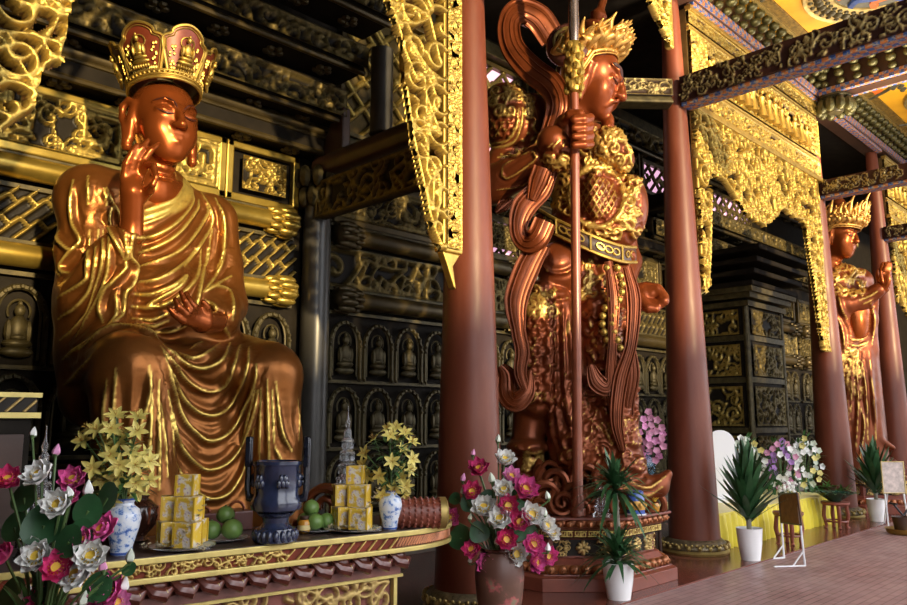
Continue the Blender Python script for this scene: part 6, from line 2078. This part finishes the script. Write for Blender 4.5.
p = onZ(500, 640, 0); p[2] = 0
floor_vase('brown painted clay floor vase with lotus flowers, in front of the big column', p, .185, .66)
PK, RD, RS, WH = 'lotus_pink', 'lotus_red', 'lotus_rose', 'lotus_white'
lotus_bouquet('pink and white lotus bouquet in front of the big column', p + up * .655, 5.92,
              [(479, 469, RD, 1), (472, 492, RD, .95), (511, 477, RS, .9), (525, 490, PK, 1.2), (508, 506, RD, 1), (520, 522, RD, 1), (506, 540, RD, 1), (534, 544, PK, 1), (548, 556, PK, .9), (535, 562, PK, 1), (488, 563, PK, 1.05), (472, 549, RD, .9), (450, 518, PK, .95),
               (505, 460, WH, 1), (504, 490, WH, .95), (484, 508, WH, 1.15), (500, 519, WH, 1.1), (532, 515, WH, 1.1), (546, 526, WH, .9), (516, 554, WH, 1.1), (553, 533, WH, .7)],
              [(498, 542, 'lotus_bud_white', 1.1), (498, 440, 'lotus_bud_white', .8), (473, 454, RS, .7), (463, 479, RS, .8), (463, 492, 'lotus_bud_white', .7), (492, 480, 'lotus_bud_white', 1), (548, 497, 'lotus_bud_white', .8), (470, 518, 'lotus_bud_white', .6), (545, 514, 'lotus_bud_white', .7), (548, 549, WH, .8), (470, 561, 'lotus_bud_white', .6)],
              [(460, 540, .13), (479, 534, .11), (499, 566, .15), (519, 535, .09), (512, 490, .08), (488, 500, .10), (530, 532, .09), (468, 505, .09), (520, 510, .10), (455, 500, .07)], .100, 5)
p = onD(40, 625, 3.62); p[2] = 0
floor_vase('brown clay floor vase under the big lotus bouquet before the altar', p, .20, .62)
lotus_bouquet('big pink and white lotus bouquet in front of the altar and black cabinet', p + up * .615, 3.62,
              [(8, 480, RD, 1), (73, 480, PK, 1), (102, 530, PK, 1.1), (3, 558, RD, 1), (106, 593, PK, 1.25), (56, 568, RD, 1), (44, 602, RD, 1.1), (85, 540, PK, .8), (70, 497, PK, .7), (116, 603, RS, 1),
               (39, 475, WH, 1.1), (58, 505, WH, 1.1), (37, 557, WH, 1.15), (76, 575, WH, 1.15), (91, 557, WH, 1.1)],
              [(33, 434, WH, .8), (56, 452, RS, .9), (88, 491, WH, 1.1), (70, 494, WH, .8), (130, 558, 'lotus_bud_white', 1.0), (124, 587, WH, 1.1), (25, 597, WH, 1.4), (83, 602, 'lotus_bud_white', 1.1), (103, 568, RS, .9)],
              [(34, 528, .13), (80, 513, .10), (72, 536, .085), (26, 570, .05), (39, 588, .13), (3, 600, .12), (100, 500, .10), (122, 573, .05), (60, 545, .10), (5, 530, .10), (15, 500, .10), (90, 592, .10)], .080, 8)


# ------------------------------------------------------------------ potted dracaenas
def pot(t, r, h):
    m = MB(); m.lathe([(r * .70, 0), (r * .72, .012), (r * .92, h * .55), (r, h * .96), (r * 1.03, h), (r * .96, h), (r * .92, h * .93), (.01, h * .9)], 32); m.build('pot', M['white'], t)
    m = MB(); m.lathe([(r * .9, h * .90), (r * .5, h * .93), (.01, h * .94)], 20); m.build('soil', M['soil'], t)


M['soil'] = plain('soil', (.03, .02, .014), .9)


def tuft(name, t, c, n, L, W, seed, spread=(.1, 1.25), droop=(.1, .5), mat='dark_green', up0=.0):
    R = random.Random(seed); m = MB()
    for i in range(n):
        q = i / n; a = i * 2.4 + R.uniform(-.2, .2); el = PI / 2 - (spread[0] + (spread[1] - spread[0]) * (1 - q)) * R.uniform(.85, 1.1)
        leaf_blade(m, (c[0], c[1], c[2] + up0 * q), (math.cos(a) * math.cos(el), math.sin(a) * math.cos(el), math.sin(el)), L * R.uniform(.75, 1.1), W, R.uniform(*droop))
    return m.build(name, M[mat], t)


def planter(label, p, r, h, trunk, seed, n=34, L=.55, W=.035):
    t = thing('potted_dracaena', label, 'potted plant', tuple(p), 0, 'dracaenas in white pots')
    pot(t, r, h)
    if trunk:
        m = MB(); m.tube([(0, 0, h * .9), (.01, 0, h + .3), (-.01, .0, h + trunk)], [.03, .026, .022], 8)
        for k in range(8): m.lathe([(.030, 0), (.031, .012)], 10, (0, 0, h + .05 + trunk * k / 9), close=False)
        m.build('trunk', M['trunk'], t)
        tuft('lower_leaves', t, (0, 0, h - .02), 110, .42, .020, seed + 1, (.2, 1.45), (.2, .8), up0=.1)
        tuft('leaves', t, (-.01, 0, h + trunk), 90, .46, .022, seed, (.1, 1.7), (.2, .8), up0=.06)
    else:
        m = MB(); m.tube([(0, 0, h * .9), (0, 0, h + .25)], .03, 8); m.build('trunk', M['trunk'], t)
        tuft('leaves', t, (0, 0, h + .05), n, L, W, seed, (.05, .95), (.02, .22), up0=.40)
    return t


M['trunk'] = plain('dracaena_trunk', (.24, .22, .17), .7)
p = onZ(618, 599, 0) - AX * .05; planter('two-tiered slim-leaved plant in white pot before the octagonal pedestal', p, .143, .335, .62, 3)
p = onZ(751, 561, 0); planter('broad dark-leaved plant in white pot beside the yellow-draped table', p, .145, .37, 0, 8, 80, .66, .040)
p = onZ(878, 522, 0); planter('broad dark-leaved plant in white pot before the praying statue', p, .145, .36, 0, 14, 76, .64, .040)
p = onZ(944, 520, .0); planter('plant in pot at the far right edge by the last column', p, .15, .36, 0, 22, 30, .7, .05)

# ------------------------------------------------------------------ offerings on the guardian's pedestal
ZP = .688
crystal('small pale blue crystal pagoda on the octagonal pedestal', onZ(602, 517, ZP), 3, .36, .085)
q = onZ(636, 514.5, ZP)
t = thing('offering_tin', 'round blue and gold printed tin on the octagonal pedestal', 'tin', tuple(q))
m = MB(); m.lathe([(.085, 0), (.088, .006), (.088, .16), (.08, .17), (.08, .22), (.06, .235), (.005, .235)], 28); m.build('can', M['cobalt'], t)
m = MB(); m.lathe([(.089, .05), (.091, .055), (.091, .13), (.089, .135)], 28, close=False)
for k in range(6): m.ell((.09 * math.cos(k * 1.05), .09 * math.sin(k * 1.05), .093), (.02, .02, .03), nu=8, nv=5)
m.build('gold_band', M['tin_orange'], t)
m = MB(); m.lathe([(.10, .0), (.105, .012), (.088, .014)], 24, close=False); m.build('white_saucer', M['white'], t)
q = onZ(655, 512, ZP)
t = thing('small_flower_jar', 'small jar with one yellow flower on the octagonal pedestal beside the printed tin', 'jar', tuple(q))
m = MB(); m.lathe([(.035, 0), (.045, .01), (.05, .06), (.035, .09), (.03, .09)], 16); m.build('jar', M['amber'], t)
m = MB()
for k in range(9): petal(m, (0, 0, .11), (math.cos(k * .7), math.sin(k * .7), .5), (0, 0, 1), .06, .02, .2)
m.ell((0, 0, .12), .022, nu=8, nv=5); m.build('flower', M['lotus_yellow'], t)

# orchids in a blue glass vase on a dark stand behind the pedestal
q = onD(646, 474, 9.55)
t = thing('plant_stand', 'slim dark wooden stand behind the octagonal pedestal', 'stand', (q[0], q[1], .015)); hs = q[2] - .015
m = MB(); m.lathe([(.19, hs - .04), (.2, hs - .03), (.2, hs)], 24); m.build('stand_top', M['dark_brown'], t)
for k in range(4):
    m = MB(); m.tube([(.16 * math.cos(k * PI / 2), .16 * math.sin(k * PI / 2), 0), (.14 * math.cos(k * PI / 2), .14 * math.sin(k * PI / 2), hs - .03)], .02, 8); m.build('leg', M['dark_brown'], t)
t = thing('glass_vase', 'blue glass vase holding pink orchids behind the octagonal pedestal', 'vase', tuple(q))
m = MB(); m.lathe([(.09, 0), (.11, .02), (.12, .10), (.10, .18), (.075, .22), (.085, .26), (.078, .26), (.068, .22), (.10, .10), (.01, .03)], 24); m.build('body', M['blue_glass'], t)
m = MB(); m.lathe([(.083, .25), (.09, .262), (.080, .265)], 24, close=False); m.build('rim', M['blue_glass'], t)


def orchid_spray(label, base, c, rx, rz, n, s, cols, seed, cat='bouquet', name='orchid_bouquet', face=None, ring=None, grp=None):
    R = random.Random(seed); t = thing(name, label, cat, tuple(base), 0, grp); b = np.array(base); pts = []
    for i in range(n * 40):
        if len(pts) >= n: break
        if ring: a = R.uniform(0, 2 * PI); q = R.uniform(ring, 1)
        else: a = R.uniform(0, 2 * PI); q = R.random() ** .5
        p = np.array(c) + RX * rx * q * math.cos(a) + up * rz * q * math.sin(a) - AX * R.uniform(0, .12) * (1 - q * .5)
        if all(np.linalg.norm(p - x) > s * .95 for x in pts): pts.append(p)
    for i, p in enumerate(pts):
        m = MB(); f = Vector(-AX + RX * R.uniform(-.5, .5) + up * R.uniform(-.3, .5)).normalized(); a_ = f.orthogonal().normalized(); b_ = f.cross(a_); pc = Vector(p - b); o = R.uniform(0, 6)
        for k in range(5): a = o + k * 1.257; petal(m, pc, (a_ * math.cos(a) + b_ * math.sin(a)) + f * .25, f, s * .62, s * .30, -.05, 3, .2)
        o_ = m.build('flower', M[cols[i % len(cols)]], t)
    st = MB()
    for p in pts[::2]: e = Vector(p - b); st.tube([(0, 0, -.05), (e.x * .4, e.y * .4, e.z * .6), tuple(e)], .006, 4)
    st.build('stems', M['stem'], t)
    return t


orchid_spray('pink orchids in the blue glass vase behind the octagonal pedestal', q + up * .26, onD(650, 436, 9.5), .17, .30, 40, .085, ['orchid', 'orchid', 'lotus_rose'], 3)
# ------------------------------------------------------------------ yellow-draped table with wreaths
T0, T1 = onZ(716, 552, .015), onZ(836, 522, .015)
hT = .43
t = thing('draped_table', 'long low table with pleated yellow skirt between the two far red columns', 'table', (T0[0], T0[1], .015), math.atan2(T1[1] - T0[1], T1[0] - T0[0]))
LT = float(np.linalg.norm((T1 - T0)[:2]))
m = MB(); n = int(LT / .022); rows = [[], [], []]
for i in range(n + 1):
    x = LT * i / n; d = .030 * math.sin(i * .9) + .012 * math.sin(i * .37)
    rows[0].append((x, d, 0)); rows[1].append((x, d * .8, hT * .5)); rows[2].append((x, d * .25 + .02, hT))
m.surf(rows); rows = [[], [], []]
for i in range(int(1.2 / .022)):
    y = .02 + i * .022; d = .03 * math.sin(i * .9)
    rows[0].append((LT + d, y, 0)); rows[1].append((LT + d * .8, y, hT * .5)); rows[2].append((LT - .02, y, hT))
m.surf(rows); m.build('skirt', M['yellow_cloth'], t)
m = MB(); m.bbox((0, .01, hT - .02), (LT, 1.2, hT + .01)); m.build('tabletop', M['yellow_cloth'], t, False, bevel=.005)
# the framework under the cloth
for x in (.06, LT / 2, LT - .08):
    for y in (.12, 1.1): m = MB(); m.bbox((x - .025, y - .025, 0), (x + .025, y + .025, hT - .02)); m.build('leg', M['dark_brown'], t, False)


def on_table(px, D): q = onD(px, 480, D); q[2] = hT + .025; return q


def wreath(label, px, py, D, rx, rz, cols, n, seed, ring=.45):
    c = onD(px, py, D); b = on_table(px, D); w_ = orchid_spray(label, b, c, rx, rz, n, .095, cols, seed, 'wreath', 'flower_wreath', ring=ring, grp='flower wreaths on the yellow table')
    m = MB(); cc = Vector(c - b)
    m.tube([cc + Vector(RX * rx * .72 * math.cos(a) + up * rz * .72 * math.sin(a) + AX * .05) for a in np.linspace(0, 2 * PI, 24, endpoint=False)], .05, 6, closed=True)
    for s in (-1, 1): m.tube([Vector(RX * s * rx * .5), cc + Vector(RX * s * rx * .3 + AX * .08)], .012, 5)
    m.build('wreath_frame', M['dark_green'], w_)
    m = MB(); R = random.Random(seed)
    for i in range(60):
        a = R.uniform(0, 2 * PI); q = R.uniform(ring, 1.05); p = c + RX * rx * q * math.cos(a) + up * rz * q * math.sin(a) - b; d = RX * math.cos(a) + up * math.sin(a) - AX * .6; leaf_blade(m, tuple(p), tuple(d), .16, .02, .2, 3)
    m.build('wreath_leaves', M['green'], w_)


wreath('white and yellow round wreath on the yellow table, behind the broad dark leaves', 745, 461, 12.0, .30, .36, ['lotus_white', 'pale_y', 'lotus_bud_white'], 46, 2)
wreath('violet and pink wreath on the yellow table', 781, 465, 12.3, .27, .38, ['orchid_v', 'orchid', 'lotus_white'], 60, 3)
wreath('white, yellow and green oval wreath between the violet wreath and the fern', 805, 462, 12.7, .26, .40, ['lotus_white', 'pale_y', 'lotus_white', 'lotus_bud_white'], 50, 4)
# low spray of leaves at the table's end
q = on_table(827, 12.75)
t = thing('fern_spray', 'bushy green fern on the right end of the yellow table', 'plant', tuple(q)); m = MB(); R = random.Random(3)
for i in range(110):
    a = R.uniform(0, 2 * PI); b = RX * R.uniform(-.28, .25) + AX * R.uniform(-.1, .1); leaf_blade(m, tuple(b), (math.cos(a), math.sin(a), R.uniform(.3, 1.3)), R.uniform(.16, .34), .018, R.uniform(.2, .7), 4)
m.build('fronds', M['fern'], t)
m = MB(); m.lathe([(.10, 0), (.14, .08), (.13, .08)], 16); m.build('bowl', M['dark_brown'], t)
# silver-white bunch hanging in front of the violet wreath
q = on_table(789, 11.6)
t = thing('white_bouquet', 'small white and green bouquet wrapped in paper at the yellow table\'s front', 'bouquet', tuple(q)); m = MB(); R = random.Random(9)
for i in range(50):
    a = R.uniform(0, 2 * PI); leaf_blade(m, (0, 0, .02), (math.cos(a), math.sin(a), R.uniform(.2, 1.6)), R.uniform(.1, .2), .016, .4, 3)
m.build('leaves', M['green'], t); m = MB()
for i in range(40):
    a = R.uniform(0, 2 * PI); q_ = R.uniform(.03, .17); m.ell((q_ * math.cos(a), q_ * math.sin(a), R.uniform(.08, .24)), R.uniform(.014, .028), nu=6, nv=4)
m.build('florets', M['lotus_white'], t)['kind'] = 'stuff'
# white arched board behind the column
q = on_table(722, 11.2); top_ = onD(722, 430, 11.2)
t = thing('white_arch_board', 'white round-topped board standing on the yellow table beside the red column', 'board', tuple(q)); hb = top_[2] - q[2]
m = MB(); r_ = .21; m.prism([(-r_, 0), (r_, 0), (r_, hb - r_)] + [(r_ * math.cos(a), hb - r_ + r_ * math.sin(a)) for a in np.linspace(0, PI, 16)] + [(-r_, hb - r_)], .03, (0, 0, 0), tuple(RX), UZ); m.build('panel', M['white'], t, False, bevel=.006)
m = MB(); m.prism([(-r_, 0), (r_, 0), (r_, .05), (-r_, .05)], .12, (0, 0, 0), tuple(RX), UZ); m.build('base', M['white'], t, False)

# ------------------------------------------------------------------ notice easel in front of the table
E0, E1 = onZ(805, 566, 0), onZ(784, 558, 0)
D0 = float(E0 @ AX); D1 = float(E1 @ AX)
t = thing('notice_easel', 'brown notice board on white metal stand with two braced feet', 'easel', tuple((E0 + E1) / 2))
c0 = (E0 + E1) / 2; rel = lambda p: tuple(np.array(p) - c0)
f0, f1 = onZ(774, 567, 0), onZ(757, 560, 0)
for base, foot, top_px, D, j in ((E0, f0, (797, 493), D0, 0), (E1, f1, (779, 495), D1, 1)):
    tp = onD(top_px[0], top_px[1], D + .02); m = MB()
    m.tube([rel(base), rel(tp)], .012, 6); m.tube([rel(base), rel(foot)], .012, 6)
    k1 = np.array(base) * .60 + np.array(foot) * .40; k2 = base + (tp - base) * .2; m.tube([rel(k1), rel(k2)], .009, 6)
    m.build('stand_leg', M['white_metal'], t)
b = [onD(779, 494, D1 - .02), onD(797, 493, D0 - .02), onD(801.5, 525, D0 - .02), onD(781, 522.5, D1 - .02)]
nb = np.cross(b[1] - b[0], b[3] - b[0]); nb /= np.linalg.norm(nb)
m = MB(); vs_b = [rel(q) for q in b] + [rel(q + nb * .02) for q in b]; m.add(vs_b, [(0, 1, 2, 3), (7, 6, 5, 4)] + [(i, 4 + i, 4 + (i + 1) % 4, (i + 1) % 4) for i in range(4)]); m.build('board', M['brown_board'], t, False)
m = MB()
for i in range(4): m.tube([rel(b[i]), rel(b[(i + 1) % 4])], .010, 5)
m.build('board_frame', M['dark_brown'], t)

# carved wooden stools
def stool(label, p, h, r):
    t = thing('wooden_stool', label, 'stool', tuple(p), 0, 'small wooden stools')
    m = MB(); m.lathe([(r * .9, h - .05), (r, h - .03), (r, h), (.01, h)], 20); m.build('seat', M['red_wood'], t)
    for k in range(4):
        a = k * PI / 2 + .6; m = MB(); m.tube([(r * .75 * math.cos(a), r * .75 * math.sin(a), h - .04), (r * .85 * math.cos(a), r * .85 * math.sin(a), h * .5), (r * .7 * math.cos(a), r * .7 * math.sin(a), .05), (r * .8 * math.cos(a), r * .8 * math.sin(a), .012)], [.026, .03, .022, .03], 8); m.build('leg', M['red_wood'], t)
    m = MB(); m.tube([(r * .78 * math.cos(a), r * .78 * math.sin(a), h * .3) for a in np.linspace(0, 2 * PI, 20, endpoint=False)], .014, 6, closed=True); m.build('stretcher', M['red_wood'], t)


p = onZ(837, 529, 0); stool('small carved stool carrying a dark bowl at the end of the yellow table', p, .40, .20)
t = thing('offering_bowl', 'dark green wide bowl with leaf tips on the small carved stool', 'bowl', (p[0], p[1], .402))
m = MB(); m.lathe([(.08, 0), (.10, .02), (.22, .10), (.27, .14), (.25, .14), (.18, .08), (.01, .05)], 28); m.build('bowl', M['bowl_green'], t)
m = MB()
for k in range(16): a = k * .39; leaf_blade(m, (.2 * math.cos(a), .2 * math.sin(a), .12), (math.cos(a), math.sin(a), .35), .16, .03, .3, 4)
m.build('leaves', M['dark_green'], t)
p = onZ(790, 545, 0); stool('small carved stool behind the notice easel', p, .42, .19)

# small picture easel with a tripod and brass basin at the right edge
p = onZ(899, 527, 0)
t = thing('picture_easel', 'slim easel with a pale picture at the right edge', 'easel', tuple(p))
for s in (-1, 1):
    m = MB(); m.tube([tuple(RX * s * .16), tuple(RX * s * .13 + up * .95 + AX * .1)], .014, 6); m.build('leg', M['white_metal'], t)
m = MB(); m.tube([tuple(AX * .4), tuple(AX * .1 + up * .9)], .014, 6); m.build('rear_leg', M['white_metal'], t)
m = MB(); cb = up * .72 + AX * .06; m.prism([(-.17, -.22), (.17, -.22), (.17, .25), (-.17, .25)], .02, tuple(cb), tuple(RX), UZ); m.build('picture', M['pale_picture'], t, False)
m = MB(); fr = [tuple(cb + RX * a + up * b_ - AX * .02) for a, b_ in ((-.17, -.22), (.17, -.22), (.17, .25), (-.17, .25))]; m.tube(fr, .012, 5, closed=True); m.build('picture_frame', M['pale_gold'], t)
p = onZ(895, 526, 0)
t = thing('folding_trestle', 'small black folding trestle beside the picture easel', 'trestle', tuple(p - RX * .0 - AX * .25))
for s in (-1, 1): m = MB(); m.tube([tuple(-RX * s * .14), tuple(RX * s * .14 + up * .36)], .016, 6); m.build('leg', M['black'], t)
for s in (-1, 1): m = MB(); m.tube([tuple(RX * s * .14 + up * .36 - AX * .1), tuple(RX * s * .14 + up * .36 + AX * .1)], .016, 6); m.build('rail', M['black'], t)
p = onZ(903, 534, 0)
t = thing('brass_basin', 'low brass basin with a brown bucket at the right edge of the floor', 'basin', tuple(p))
m = MB(); m.lathe([(.17, 0), (.2, .02), (.22, .07), (.235, .08), (.2, .075), (.01, .03)], 28); m.build('basin', M['gold'], t)
m = MB(); m.lathe([(.10, .04), (.13, .24), (.12, .24), (.09, .06)], 20); m.build('bucket', M['dark_brown'], t)
